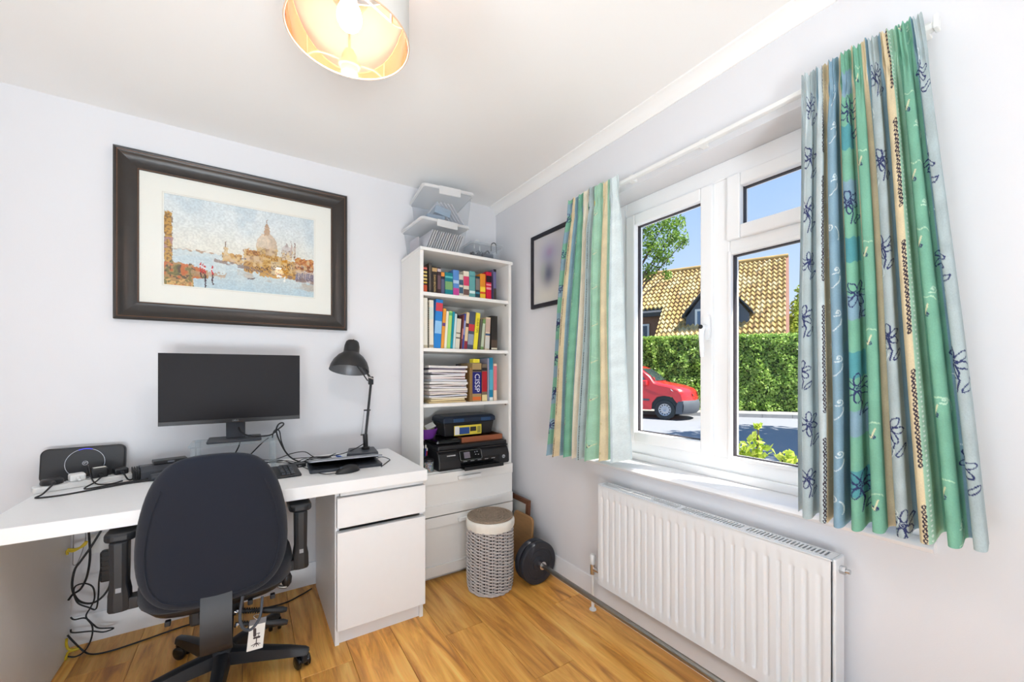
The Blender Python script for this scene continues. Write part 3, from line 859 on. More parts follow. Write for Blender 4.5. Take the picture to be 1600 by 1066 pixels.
book(683.4, 689.0, 418, z, (58, 40, 44), 'dark plum paperback with a pale crescent on its spine', G1, bands=((0.84, 0.95, (206, 192, 196)), (0.18, 0.7, (104, 76, 84))))
book(689.2, 694.8, 425, z, (34, 34, 52), 'navy paperback with an orange burst at the head of its spine', G1, bands=((0.80, 0.98, (232, 146, 64)), (0.05, 0.68, (88, 92, 120))))
book(695.4, 707.6, 426, z, (22, 128, 138), 'thick teal hardback with gold ornament on the top shelf', G1, bands=((0.24, 0.60, (120, 168, 110)), (0.76, 0.84, (96, 190, 190))))
book(708.0, 717.2, 422, z, (92, 142, 206), 'sky blue paperback with a pink foot next to thick teal hardback', G1, bands=((0.0, 0.30, (200, 70, 150)), (0.48, 0.60, (180, 208, 236))))
book(717.4, 723.8, 429, z, (214, 208, 192), 'short cream paperback with dark blue lettering blocks', G1, bands=((0.14, 0.42, (60, 92, 116)), (0.52, 0.76, (60, 92, 116))))
book(724.2, 733.0, 424, z, (232, 220, 200), 'cream paperback with pink lettering on the top shelf', G1, bands=((0.44, 0.80, (216, 70, 110)), (0.08, 0.3, (110, 84, 80))))
book(733.4, 742.6, 424, z, (104, 168, 168), 'pale teal hardback with a white swoosh near its foot', G1, bands=((0.16, 0.26, (220, 236, 232)), (0.78, 0.84, (80, 146, 150))))
book(743.2, 749.8, 432, z, (40, 62, 74), 'short dark slate paperback beside the orange one', G1, bands=((0.38, 0.90, (132, 122, 116)), (0.20, 0.28, (64, 130, 150))))
book(750.2, 758.6, 428, z, (226, 142, 40), 'orange and yellow paperback with a red line on the spine', G1, bands=((0.0, 0.20, (244, 196, 52)), (0.20, 0.28, (214, 84, 40)), (0.28, 0.48, (250, 214, 64))))
book(759.6, 767.8, 425, z, (212, 22, 60), 'bright red and black paperback on the top shelf', G1, bands=((0.62, 0.86, (40, 22, 30)), (0.36, 0.44, (240, 150, 160)), (0.50, 0.56, (240, 150, 160))))
book(771.0, 775.4, 421, z, (112, 108, 150), 'slim purple and black book at the right end of top shelf', G1, bands=((0.0, 0.38, (66, 60, 54)), (0.92, 1.0, (34, 32, 36))))
G2 = 'tall books on the second shelf'
z = SH[1]
book(658.4, 668.2, 465, z, (240, 236, 222), 'thick cream ring binder at the left end of second shelf', G2, depth=0.2, bands=((0.0, 0.06, (200, 186, 160)),))
nb = book(670.6, 677.6, 469, z, (236, 228, 210), 'cream comb-bound manual beside the thick ring binder', G2, depth=0.2, bands=((0.02, 0.07, (170, 150, 120)), (0.6, 0.85, (210, 226, 218))))
cb_ = MB(); xb = spine_x(669.6)
for k in range(24):
    cb_.lathe([(0.0035, -0.0012), (0.005, 0), (0.0035, 0.0012)], (xb, -0.313, z + 0.012 + k * 0.0108), 8)
P('comb_binding', cb_, M['black'], nb, smooth=True)
book(677.6, 688.6, 468, z, (44, 132, 208), 'big glossy blue annual with a red and white panel on the spine', G2, lean=0.055, depth=0.2, bands=((0.76, 0.93, (214, 70, 84)), (0.30, 0.56, (150, 200, 240))))
book(688.8, 693.6, 482, z, (236, 160, 60), 'thin orange book leaning by the blue annual', G2, lean=0.07, depth=0.18, bands=((0.56, 0.64, (96, 60, 120)),))
book(693.8, 697.8, 486, z, (240, 232, 208), 'thin ivory book between the orange and green ones', G2, lean=0.07, depth=0.18)
book(698.0, 703.4, 486, z, (176, 222, 120), 'lime green book with a teal badge on the spine', G2, lean=0.07, depth=0.18, bands=((0.88, 0.96, (96, 180, 120)),))
book(703.6, 707.2, 487, z, (20, 144, 164), 'thin turquoise book leaning on the second shelf', G2, lean=0.075, depth=0.18)
book(707.4, 710.8, 490, z, (206, 226, 228), 'very thin pale blue booklet beside the turquoise book', G2, lean=0.075, depth=0.18)
wb = book(711.0, 717.8, 498, z, (222, 216, 198), 'cream book with small dark emblems and a black clip on top', G2, lean=0.075, depth=0.18, bands=((0.34, 0.38, (80, 78, 70)), (0.50, 0.54, (120, 116, 100))))
xk = spine_x(716.5); zk = spine_z(716, 498)
P('black_clip', MB().box(xk - 0.006, xk + 0.010, -0.300, -0.26, zk + 0.004, zk + 0.022).tube(smooth_path([(xk - 0.004, -0.29, zk + 0.02), (xk - 0.004, -0.27, zk + 0.036), (xk + 0.008, -0.27, zk + 0.036), (xk + 0.008, -0.29, zk + 0.020)]), 0.004, 6), M['black'], wb, bevel=0.002)
book(719.6, 722.0, 492, z, (120, 62, 60), 'thin maroon book with faded lettering on second shelf', G2, lean=0.085, depth=0.17, bands=((0.3, 0.6, (196, 130, 120)),))
book(721.8, 724.6, 490, z, (66, 78, 156), 'thin violet-blue book leaning beside the maroon one', G2, lean=0.085, depth=0.17, bands=((0.4, 0.8, (150, 160, 210)),))
book(724.8, 729.6, 488, z, (228, 204, 160), 'thin buff book with a dark red foot on second shelf', G2, lean=0.085, depth=0.17, bands=((0.0, 0.22, (140, 44, 62)), (0.6, 0.7, (80, 50, 50))))
book(729.8, 739.0, 487, z, (78, 86, 104), 'slate grey book with a red picture band on its spine', G2, lean=0.085, depth=0.17, bands=((0.48, 0.66, (198, 58, 66)), (0.12, 0.4, (150, 160, 178))))
book(739.2, 745.6, 489, z, (244, 226, 60), 'bright yellow tips book leaning on the second shelf', G2, lean=0.10, depth=0.17, text='10,000 TIPS', tcol=(70, 64, 40), tsize=0.72, tpos=0.66)
book(746.4, 750.4, 499, z, (92, 90, 80), 'thin olive grey book leaning against yellow one', G2, lean=0.10, depth=0.17)
book(750.6, 755.0, 499, z, (118, 152, 92), 'thin moss green book with a white stripe', G2, lean=0.10, depth=0.17, bands=((0.1, 0.86, (196, 206, 180)),))
book(757.4, 764.6, 496, z, (222, 202, 172), 'buff book with grey printed spine near the right of second shelf', G2, lean=0.05, depth=0.17, bands=((0.55, 0.95, (200, 172, 156)), (0.44, 0.50, (58, 92, 130)), (0.04, 0.40, (208, 206, 198))))
book(767.4, 777.0, 494, z, (44, 40, 36), 'black book with a tiny white mark, last on the second shelf', G2, lean=0.01, depth=0.17, bands=((0.02, 0.07, (226, 214, 190)), (0.08, 0.3, (82, 66, 54))))
G3 = 'study guides on the third shelf'
z = SH[2]
book(733.8, 737.8, 575, z, (150, 116, 70), 'thin tan book left of the thick certification guide', G3, depth=0.19)
b = book(738.2, 752.2, 567.5, z, (172, 146, 100), 'thick gold study guide with a blue spine panel and white capitals', G3, depth=0.2, bands=((0.20, 0.77, (28, 30, 110)), (0.78, 0.83, (40, 36, 36)), (0.03, 0.12, (220, 110, 50))), text='CISSP', tcol=(238, 238, 246), tsize=0.78, tpos=0.485)
P('sticky_note', MB().box(spine_x(740), spine_x(750), -0.310, -0.26, spine_z(745, 567), spine_z(745, 561)), pm((236, 220, 60)), b)
book(753.0, 761.2, 569, z, (118, 104, 88), 'grey book with a red spine panel beside the gold guide', G3, depth=0.2, bands=((0.25, 0.80, (176, 30, 42)), (0.0, 0.17, (236, 216, 160)), (0.82, 0.9, (40, 36, 40))))
book(761.8, 764.4, 560, z, (150, 150, 170), 'thin grey patterned book between red and teal ones', G3, depth=0.2)
book(764.6, 770.4, 559, z, (28, 130, 166), 'tall teal book with a white foot on the third shelf', G3, depth=0.2, bands=((0.0, 0.08, (222, 232, 228)), (0.25, 0.72, (90, 176, 200))))
book(771.2, 776.4, 568.5, z, (240, 212, 186), 'pale peach book with pink lettering at the right of third shelf', G3, depth=0.2, bands=((0.28, 0.94, (226, 120, 130)),))
# boxes behind the papers
bb = T('card_box', 'small blue and red box wedged behind the paper stack', 'box', (spine_x(731, -0.22), -0.20, z))
xa, xb_ = spine_x(721.0, -0.24), spine_x(725.4, -0.24)
P('body', MB().box(xa, xb_, -0.24, -0.12, z, spine_z(729, 581, -0.24)), pm((216, 82, 62)), bb, bevel=0.001)
P('lid', MB().box(xa - 0.002, xb_ + 0.002, -0.242, -0.118, spine_z(729, 581, -0.24), spine_z(729, 572, -0.24)), pm((24, 66, 140)), bb, bevel=0.001)
# stack of papers and magazines
ords = ['lowest', 'second', 'third', 'fourth', 'fifth', 'sixth', 'seventh', 'eighth', 'ninth', 'tenth', 'eleventh', 'twelfth', 'thirteenth', 'fourteenth', 'fifteenth', 'sixteenth', 'topmost']
cols = [(210, 186, 140), (226, 206, 160), (230, 220, 200), (214, 216, 224), (226, 214, 202), (206, 196, 196), (232, 226, 218), (222, 218, 222), (214, 204, 200), (234, 232, 228), (206, 208, 214), (228, 216, 214), (226, 224, 224), (196, 190, 200), (232, 226, 222), (120, 108, 124), (226, 222, 220)]
zz = z
xc = (spine_x(666, -0.30) + spine_x(728, -0.30)) / 2
wst = spine_x(728, -0.30) - spine_x(666, -0.30)
rg = random.Random(3)
pair = 0.0
for k in range(17):
    t = rg.uniform(0.0085, 0.0145) if k > 1 else 0.011
    a = rg.uniform(-0.09, 0.09)
    w_ = wst * rg.uniform(0.84, 0.97); ox = rg.uniform(-0.002, 0.004)
    Mx = Matrix.Translation((xc + ox, -0.20, zz)) @ Matrix.Rotation(a * 0.5, 4, 'Z')
    lab = '%s in the pile on the third shelf' % {'lowest': 'tan card folder lowest', 'second': 'buff card folder second from bottom', 'sixteenth': 'dark purplish magazine second from top', 'topmost': 'pale clipped sheaf topmost'}.get(ords[k], 'sheaf of papers %s from bottom' % ords[k])
    pt = T('paper_sheaf', lab, 'papers', (xc, -0.2, zz), 'pile of papers on the third shelf')
    nS = 14
    ph = rg.random() * 6
    def surf(zc, amp):
        return lambda u_, v_: (-w_ / 2 + w_ * u_, -0.125 + 0.25 * v_, zc + amp * math.sin(3.5 * u_ + ph) * (1 - v_) ** 2)
    amp = rg.uniform(0.0, 0.0030) if k else 0.0
    mb = MB(Mx)
    f = surf(0, amp); g = surf(t - 0.0008, amp)
    rings_ = []
    for iu in range(nS):
        u_ = iu / (nS - 1)
        rings_.append([f(u_, 0), f(u_, 1), g(u_, 1), g(u_, 0)])
    mb.rings(rings_)
    P('sheets', mb, pm(cols[k], 0.8), pt)
    P('cover_sheet', MB(Mx).grid(lambda u_, v_: tuple(Vector(surf(t - 0.0005, amp)(u_, v_))), nS, 3), pm(tuple(min(250, c + 12) for c in cols[k]), 0.6), pt)
    zz += t + 0.0016
P('bulldog_clip', MB().box(xc + 0.06, xc + 0.085, -0.318, -0.300, zz - 0.002, zz + 0.008), M['black'], pt)

# ------------------------------------------------------------------ things in the lowest open bay
z = SH[3]
pr = T('printer', 'black inkjet printer with a tilted control panel on the bookcase deck', 'printer', (-0.36, -0.2, z))
X0, X1 = -0.600, -0.122
bodyp = MB()
sec = [(-0.372, 0.012), (-0.362, 0.0), (-0.08, 0.0), (-0.08, 0.115), (-0.33, 0.115), (-0.352, 0.095), (-0.370, 0.060)]
bodyp.rings([[(xx, a, z + b) for a, b in sec] for xx in (X0, X1)])
P('body', bodyp, M['black'], pr, bevel=0.006)
P('scanner_lid', MB().box(X0 + 0.004, X1 - 0.004, -0.345, -0.082, z + 0.116, z + 0.142), M['black'], pr, bevel=0.006)
P('lid_trim', MB().box(X0 + 0.002, X1 - 0.002, -0.352, -0.345, z + 0.110, z + 0.117), M['blackgloss'], pr)
P('document_feeder', MB().box(X0 + 0.01, X0 + 0.17, -0.31, -0.10, z + 0.143, z + 0.172), M['blackgloss'], pr, bevel=0.01)
xp0, xp1 = -0.475, -0.330
pmx = frame_of(((xp0 + xp1) / 2, -0.383, z + 0.082), (1, 0, 0), (0, 0.35, 1))
cp = P('control_panel', MB(pmx).prism(rrect(xp1 - xp0, 0.058, 0.008), -0.016), M['blackgloss'], pr, bevel=0.002)
rim = MB(pmx); rim.tube([(a, b, 0.0008) for a, b in rrect(xp1 - xp0 - 0.002, 0.056, 0.008)] + [((xp1 - xp0) / 2 - 0.001, 0.02, 0.0008)], 0.0014, 6)
P('panel_rim', rim, M['lens'], cp, smooth=True)
P('display', MB(pmx).box(-0.046, -0.006, -0.017, 0.019, 0.0, 0.001), pm((118, 112, 122), 0.3), cp)
for k, (bx_, by_) in enumerate(((0.028, 0.014), (0.044, 0.016), (0.032, 0.0), (0.050, -0.002))):
    P('button', MB(pmx).box(bx_ - 0.003, bx_ + 0.003, by_ - 0.002, by_ + 0.002, 0, 0.001), pm((196, 196, 200)), cp)
P('memory_card_trim', MB().box(X0 + 0.05, X0 + 0.105, -0.366, -0.362, z + 0.083, z + 0.090), M['lens'], pr)
P('output_slot', MB().box(X0 + 0.135, X1 - 0.075, -0.3745, -0.365, z + 0.020, z + 0.058), M['blackgloss'], pr)
for k in range(5):
    xx = X0 + 0.15 + k * 0.048
    P('paper_guide', MB().box(xx, xx + 0.026, -0.377, -0.3745, z + 0.043, z + 0.047), M['lens'], pr)
tr = P('paper_tray', MB().box(X0 + 0.13, X1 - 0.085, -0.435, -0.36, z + 0.006, z + 0.016), M['blackgloss'], pr, bevel=0.003)
P('tray_lip', MB().box(X0 + 0.13, X1 - 0.085, -0.440, -0.433, z + 0.004, z + 0.024), M['black'], tr, bevel=0.002)
lg = frame_of((X1 - 0.045, -0.3735, z + 0.045), (1, 0, 0), (0, 0, 1))
P('logo_disc', MB(lg).prism([(0.011 * math.cos(a), 0.011 * math.sin(a)) for a in [2 * PI * k / 20 for k in range(20)]], 0.001), pm((170, 172, 178)), pr)
P('logo_lettering', text_mb('hp', 0.014, frame_of((X1 - 0.045, -0.3752, z + 0.045), (1, 0, 0), (0, 0, 1))), M['blackgloss'], pr)

wbx = T('wooden_tray', 'flat brown wooden tray lying on the printer under the toolbox', 'tray', (-0.30, -0.2, z + 0.143))
P('base', MB().box(-0.425, -0.135, -0.30, -0.09, z + 0.1428, z + 0.149), M['brownwood'], wbx)
P('front_rail', MB().box(-0.425, -0.135, -0.306, -0.298, z + 0.1428, z + 0.176), pm((150, 84, 52), 0.45), wbx, bevel=0.001)
P('back_rail', MB().box(-0.425, -0.135, -0.098, -0.090, z + 0.149, z + 0.176), M['brownwood'], wbx)
for xx in (-0.425, -0.143):
    P('end_rail', MB().box(xx, xx + 0.008, -0.298, -0.098, z + 0.149, z + 0.176), M['brownwood'], wbx)
tb = T('toolbox', 'black plastic toolbox with a blue lid band and yellow sticker', 'toolbox', (-0.33, -0.17, z + 0.177))
zt = z + 0.177
tbm = MB()
tx0, tx1 = -0.525, -0.160
for (x0_, x1_, y0_, y1_, z_) in [(0.02, 0.02, 0.02, 0.0, 0.0)]: pass
tbm.rings([[(tx0 + i_, -0.255 + i_, zz_), (tx1 - i_, -0.255 + i_, zz_), (tx1 - i_, -0.075 - i_, zz_), (tx0 + i_, -0.075 - i_, zz_)] for zz_, i_ in ((zt, 0.018), (zt + 0.085, 0.004))])
P('body', tbm, M['black'], tb, bevel=0.006)
lid = MB()
lid.rings([[(tx0 + i_, -0.262 + i_, zz_), (tx1 - i_, -0.262 + i_, zz_), (tx1 - i_, -0.068 - i_, zz_), (tx0 + i_, -0.068 - i_, zz_)] for zz_, i_ in ((zt + 0.085, 0.0), (zt + 0.112, 0.002), (zt + 0.126, 0.016))])
tl = P('lid', lid, pm((30, 42, 62), 0.4), tb, bevel=0.004)
for xx in (-0.46, -0.27):
    P('latch', MB().box(xx, xx + 0.07, -0.268, -0.261, zt + 0.088, zt + 0.110), pm((36, 70, 110), 0.4), tl, bevel=0.002)
sx0, sx1, sz0, sz1 = -0.455, -0.265, zt + 0.006, zt + 0.066
st = P('sticker', MB().box(sx0, sx1, -0.2620, -0.2600, sz0, sz1), pm((226, 206, 70), 0.5), tb)
P('sticker_blue', MB().box(sx0 + 0.035, sx1 - 0.085, -0.2626, -0.2621, sz0 + 0.006, sz1 - 0.012), pm((36, 74, 140)), st)
P('sticker_white', MB().box(sx0 + 0.003, sx0 + 0.034, -0.2626, -0.2621, sz0 + 0.004, sz1 - 0.004), pm((224, 226, 228)), st)
P('sticker_picture', MB().box(sx1 - 0.080, sx1 - 0.038, -0.2626, -0.2621, sz0 + 0.02, sz1 - 0.012), M['black'], st)
P('sticker_code', MB().box(sx1 - 0.030, sx1 - 0.006, -0.2626, -0.2621, sz0 + 0.008, sz1 - 0.012), pm((150, 140, 60)), st)

bw = T('bowl', 'purple plastic bowl of odds and ends beside the toolbox', 'bowl', (-0.610, -0.20, z + 0.173))
P('shell', MB().lathe([(0.0, 0.0), (0.040, 0.0), (0.060, 0.030), (0.068, 0.062), (0.064, 0.062), (0.056, 0.030), (0.036, 0.005), (0.0, 0.005)], (-0.612, -0.20, z + 0.173), 28), pm((112, 52, 150), 0.4), bw, smooth=True)
Mx = Matrix.Translation((-0.605, -0.20, z + 0.235)) @ Euler((0.5, -0.25, 0.3)).to_matrix().to_4x4()
S('card_packet', MB(Mx).box(-0.035, 0.035, -0.025, 0.025, -0.005, 0.005), pm((176, 184, 140)), 'green and white card packet poking out of the purple bowl', 'packet', (-0.605, -0.20, z + 0.23), bevel=0.001)
Mx = Matrix.Translation((-0.590, -0.205, z + 0.247)) @ Euler((0.6, -0.35, 0.1)).to_matrix().to_4x4()
S('white_card', MB(Mx).box(-0.03, 0.03, -0.02, 0.02, -0.002, 0.002), M['paper'], 'white card on top of the packet in the purple bowl', 'card', (-0.590, -0.205, z + 0.24))
jar = T('bead_jar', 'clear jar of coloured clips at the front left of the bookcase deck', 'jar', (-0.642, -0.318, z))
P('glass', MB().lathe([(0.0, 0.0), (0.026, 0.0), (0.028, 0.004), (0.028, 0.055), (0.024, 0.060), (0.022, 0.060), (0.026, 0.054), (0.026, 0.005), (0.0, 0.004)], (-0.642, -0.318, z), 24), M['clear'], jar, smooth=True)
P('lid', MB().lathe([(0.0, 0.060), (0.027, 0.060), (0.027, 0.074), (0.0, 0.074)], (-0.642, -0.318, z), 24), M['black'], jar, smooth=True)
cm = {c: MB() for c in ((60, 110, 190), (200, 50, 60), (60, 150, 90), (230, 226, 220), (226, 190, 70))}
for k in range(110):
    a = rg.random() * 2 * PI; r_ = 0.023 * math.sqrt(rg.random()); zz_ = z + 0.007 + rg.random() * 0.044
    c_ = rg.choice(list(cm)); Mx = Matrix.Translation((-0.642 + r_ * math.cos(a), -0.318 + r_ * math.sin(a), zz_)) @ Euler((rg.random() * 3, rg.random() * 3, 0)).to_matrix().to_4x4()
    cm[c_].box(-0.006, 0.006, -0.0012, 0.0012, -0.002, 0.002, Mx)
for c_, m_ in cm.items():
    P('clips', m_, pm(c_), jar, kind='stuff')
pot = T('pen_pot', 'dark pen pot behind the clip jar in the bookcase', 'pen pot', (-0.648, -0.255, z))
P('cup', MB().lathe([(0.0, 0.0), (0.026, 0.0), (0.029, 0.085), (0.0265, 0.085), (0.024, 0.004), (0.0, 0.004)], (-0.648, -0.255, z), 20), M['black'], pot, smooth=True)
for (c_, dx, dy, h_, lab) in (((36, 92, 180), -0.012, -0.012, 0.175, 'blue marker pen standing tallest in the pen pot'), ((190, 30, 46), 0.012, -0.010, 0.130, 'red pen standing in the pen pot'), ((60, 110, 84), 0.0, 0.008, 0.145, 'dark green pen in the pen pot'), ((30, 50, 140), 0.004, -0.016, 0.150, 'navy pen between the blue marker and red pen')):
    pe = T('pen', lab, 'pen', (-0.648 + dx * 0.6, -0.255 + dy * 0.6, z + 0.006), 'pens in the pen pot')
    p0 = Vector((-0.648 + dx * 0.6, -0.255 + dy * 0.6, z + 0.006)); p1 = Vector((-0.648 + dx * 1.3, -0.255 + dy * 1.2, z + h_))
    P('barrel', MB().cyl(p0, p0.lerp(p1, 0.85), 0.0045, n=10), pm(c_, 0.35), pe, smooth=True)
    P('cap', MB().tube([p0.lerp(p1, 0.85), p0.lerp(p1, 0.94), p1], [0.0046, 0.0044, 0.0015], 10), M['paper'], pe, smooth=True)

# ------------------------------------------------------------------ storage boxes on the bookcase
def storage_box(name, label, loc, w, d, h, rot=0.0, lidcol='white', grp='plastic storage boxes on the bookcase'):
    b = T(name, label, 'storage box', loc, grp)
    Mx = Matrix.Translation(loc) @ Matrix.Rotation(rot, 4, 'Z')
    t = 0.002
    def rr(inset, zz_):
        return [Vector((x_, y_, zz_)) for x_, y_ in rrect(w - 2 * inset, d - 2 * inset, 0.02, 3)]
    sh = MB(Mx); sh.rings([rr(0.024, 0.0), rr(0.020, 0.006), rr(0.004, h - 0.012), rr(0.0, h - 0.010), rr(0.0, h - 0.002)])
    P('tub', sh, M['boxclear'], b, smooth=True)
    return b, Mx
M['boxlid'] = see_through('milky_lid_plastic', (252, 252, 252), 0.12, 0.3)
b1, Mx1 = storage_box('storage_box', 'clear lidded storage box of stacked sheets directly on the bookcase', (-0.552, -0.190, BZ + 0.001), 0.295, 0.31, 0.160, rot=0.05)
P('lid', MB(Mx1).prism(rrect(0.315, 0.330, 0.025), 0.014, Matrix.Translation((0, 0, 0.158))), M['boxlid'], b1, bevel=0.003)
P('handle_clip', MB(Mx1).box(-0.065, 0.065, -0.176, -0.164, 0.130, 0.170), M['boxlid'], b1, bevel=0.003)
for k in range(15):
    xx = -0.105 + k * 0.0145
    Mk = Mx1 @ Matrix.Translation((xx - 0.01, 0, 0.012)) @ Matrix.Rotation(0.38, 4, 'Y')
    P('disc_sleeve', MB(Mk).box(0, 0.0035, -0.125, 0.10, 0, 0.118), pm((226, 224, 222), 0.5) if k % 3 else pm((196, 194, 200), 0.4), b1)
P('card_slip', MB(Mx1).box(-0.128, -0.126, -0.05, 0.08, 0.02, 0.09), pm((196, 190, 196)), b1)
zb2 = BZ + 0.001 + 0.173
b2, Mx2 = storage_box('storage_box', 'upper of two stacked clear lidded boxes, holding blue folders near the ceiling', (-0.510, -0.185, zb2), 0.300, 0.32, 0.185, rot=-0.10)
P('lid', MB(Mx2).prism(rrect(0.320, 0.340, 0.025), 0.016, Matrix.Translation((0, 0, 0.183))), M['boxlid'], b2, bevel=0.003)
P('handle_clip', MB(Mx2).box(-0.065, 0.065, -0.182, -0.170, 0.150, 0.196), M['boxlid'], b2, bevel=0.003)
P('blue_folder', MB(Mx2).box(-0.125, -0.02, -0.14, 0.12, 0.006, 0.036), pm((130, 148, 166), 0.5), b2)
P('blue_card', MB(Mx2 @ Matrix.Translation((-0.035, 0, 0.040)) @ Matrix.Rotation(0.2, 4, 'Y')).box(-0.05, 0.045, -0.145, 0.05, 0, 0.045), pm((140, 158, 176), 0.5), b2)
for k in range(5):
    Mk = Mx2 @ Matrix.Translation((0.012 + k * 0.022, 0, 0.008)) @ Matrix.Rotation(-0.62, 4, 'Y')
    P('clear_wallet', MB(Mk).box(0, 0.002, -0.138, 0.11, 0, 0.135), pm((224, 226, 232), 0.3), b2)
b3, Mx3 = storage_box('storage_box', 'small clear box of tangled cables at the wall end of the bookcase top', (-0.205, -0.140, BZ + 0.001), 0.225, 0.20, 0.120, rot=-0.04)
P('rim', MB(Mx3).prism(rrect(0.240, 0.215, 0.02), 0.010, Matrix.Translation((0, 0, 0.118))), M['boxclear'], b3, bevel=0.002)
for k in range(9):
    c_ = [(60, 70, 84), (84, 96, 112), (40, 44, 54), (226, 228, 230), (110, 122, 138)][k % 5]
    pts = []
    a0 = rg.random() * 6; rr_ = rg.uniform(0.04, 0.075)
    for q in range(16):
        a = a0 + q * 0.55
        pts.append((max(-0.088, min(0.088, rr_ * 1.1 * math.cos(a) + rg.uniform(-.01, .01))), max(-0.076, min(0.076, rr_ * math.sin(a) + rg.uniform(-.01, .01))), 0.012 + 0.090 * ((q * 0.37 + k * 0.13) % 1.0) * 0.9))
    P('cable_coil', MB(Mx3).tube(smooth_path(pts, 4), 0.0042, 6), pm(c_, 0.5), b3, smooth=True)
P('adapter', MB(Mx3).box(-0.02, 0.06, -0.075, -0.02, 0.02, 0.075), pm((84, 94, 108)), b3, bevel=0.004)
P('adapter', MB(Mx3).box(-0.085, -0.03, -0.07, 0.02, 0.01, 0.06), pm((66, 74, 86)), b3, bevel=0.004)
for sgn, c_ in ((-0.05, 'white'), (0.075, 'black')):
    P('cable_loop', MB(Mx3).tube(smooth_path([(sgn - 0.02, -0.05, 0.10), (sgn - 0.018, -0.05, 0.145), (sgn + 0.004, -0.05, 0.158), (sgn + 0.018, -0.05, 0.14), (sgn + 0.02, -0.05, 0.09)]), 0.003, 6), M[c_], b3, smooth=True)

# ================================================================== OFFICE CHAIR
HX, HY = -1.600, -0.600
ch = T('office_chair', 'dark navy office swivel chair with armrests, its back to the viewer', 'office chair', (HX, HY, 0))
bk = []
zs = [0.425, 0.428, 0.440, 0.460, 0.490, 0.530, 0.580, 0.640, 0.700, 0.760, 0.810, 0.850, 0.885, 0.908, 0.922, 0.930, 0.933]
hw = [0.060, 0.100, 0.140, 0.168, 0.190, 0.205, 0.212, 0.212, 0.206, 0.194, 0.180, 0.164, 0.142, 0.118, 0.092, 0.060, 0.020]
th = [0.006, 0.012, 0.022, 0.028, 0.032, 0.034, 0.036, 0.036, 0.036, 0.035, 0.034, 0.032, 0.028, 0.024, 0.018, 0.012, 0.004]
def back_y(xo, zz):                      # centre surface of the backrest: curved round the sitter, leaning back at the top
    return -0.865 - 0.10 * (zz - 0.45) + 0.75 * xo * xo + 0.02 * math.sin((zz - 0.42) / 0.51 * PI)
NB = 44
for z_, w_, t_ in zip(zs, hw, th):
    ring = []
    for k in range(NB):
        a = 2 * PI * k / NB
        c_, s_ = math.cos(a), math.sin(a)
        xo = w_ * math.copysign(abs(c_) ** 0.6, c_)
        ring.append((HX - 0.005 + xo, back_y(xo, z_) + t_ * math.copysign(abs(s_) ** 0.7, s_), z_))
    bk.append(ring)
back = P('backrest', MB().rings(bk), M['fabric'], ch, smooth=True)
for o_ in (back,):
    m_ = o_.modifiers.new('subdivision', 'SUBSURF'); m_.levels = 1; m_.render_levels = 1
def seam(side):
    pts = []
    for z_, f_ in ((0.83, 0.80), (0.76, 0.83), (0.68, 0.85), (0.60, 0.86), (0.53, 0.85), (0.49, 0.82), (0.465, 0.74), (0.455, 0.5), (0.452, 0.2)):
        w_ = np.interp(z_, zs, hw) * f_; t_ = np.interp(z_, zs, th)
        pts.append((HX - 0.005 + side * w_, back_y(w_, z_) - t_ * (1 - f_ ** 4.0) ** 0.30 - 0.001, z_))
    return smooth_path(pts, 5)
for sd in (-1, 1):
    P('seam_piping', MB().tube(seam(sd), 0.0026, 6), M['fabric'], back, smooth=True)
st_ = []
for z_, f_ in ((0.396, 0.88), (0.400, 0.94), (0.410, 0.98), (0.430, 1.0), (0.455, 0.99), (0.472, 0.95), (0.482, 0.85), (0.486, 0.6)):
    ring = []
    for k in range(NB):
        a = 2 * PI * k / NB; c_, s_ = math.cos(a), math.sin(a)
        ring.append((HX + 0.238 * f_ * math.copysign(abs(c_) ** 0.55, c_), HY + 0.002 + 0.232 * f_ * math.copysign(abs(s_) ** 0.62, s_), z_))
    st_.append(ring)
P('seat', MB().rings(st_), M['fabric'], ch, smooth=True)
pan = []
for z_, f_ in ((0.368, 0.72), (0.374, 0.86), (0.395, 0.93), (0.398, 0.93)):
    pan.append([(HX + 0.238 * f_ * math.copysign(abs(math.cos(a)) ** 0.55, math.cos(a)), HY + 0.002 + 0.232 * f_ * math.copysign(abs(math.sin(a)) ** 0.62, math.sin(a)), z_) for a in [2 * PI * k / NB for k in range(NB)]])
P('seat_pan', MB().rings(pan), M['chairplastic'], ch, smooth=True)
for xx in (-0.14, -0.05, 0.09, 0.16):
    P('pan_lug', MB().box(HX + xx - 0.008, HX + xx + 0.008, HY - 0.20, HY - 0.18, 0.355, 0.372), M['chairplastic'], ch, bevel=0.003)
# flat steel-cored back bar that runs down behind the seat and forward under it
def strip(mb, pts, w, t):
    rg_ = []
    for i_, (y_, z_) in enumerate(pts):
        a = Vector(pts[min(i_ + 1, len(pts) - 1)]) - Vector(pts[max(i_ - 1, 0)]); n_ = Vector((-a.y, a.x)).normalized() * t / 2
        rg_.append([(HX - 0.004 - w / 2, y_ + n_.x, z_ + n_.y), (HX - 0.004 + w / 2, y_ + n_.x, z_ + n_.y), (HX - 0.004 + w / 2, y_ - n_.x, z_ - n_.y), (HX - 0.004 - w / 2, y_ - n_.x, z_ - n_.y)])
    return mb.rings(rg_)
bar = P('back_bar', strip(MB(), [(-0.868, 0.500), (-0.886, 0.445), (-0.897, 0.400), (-0.902, 0.350), (-0.902, 0.305), (-0.892, 0.280), (-0.870, 0.268), (-0.830, 0.268), (-0.70, 0.300)], 0.086, 0.012), M['chairplastic'], ch, smooth=True)
P('mechanism', MB().box(HX - 0.09, HX + 0.07, HY - 0.14, HY + 0.12, 0.300, 0.366), M['chairplastic'], ch, bevel=0.01)
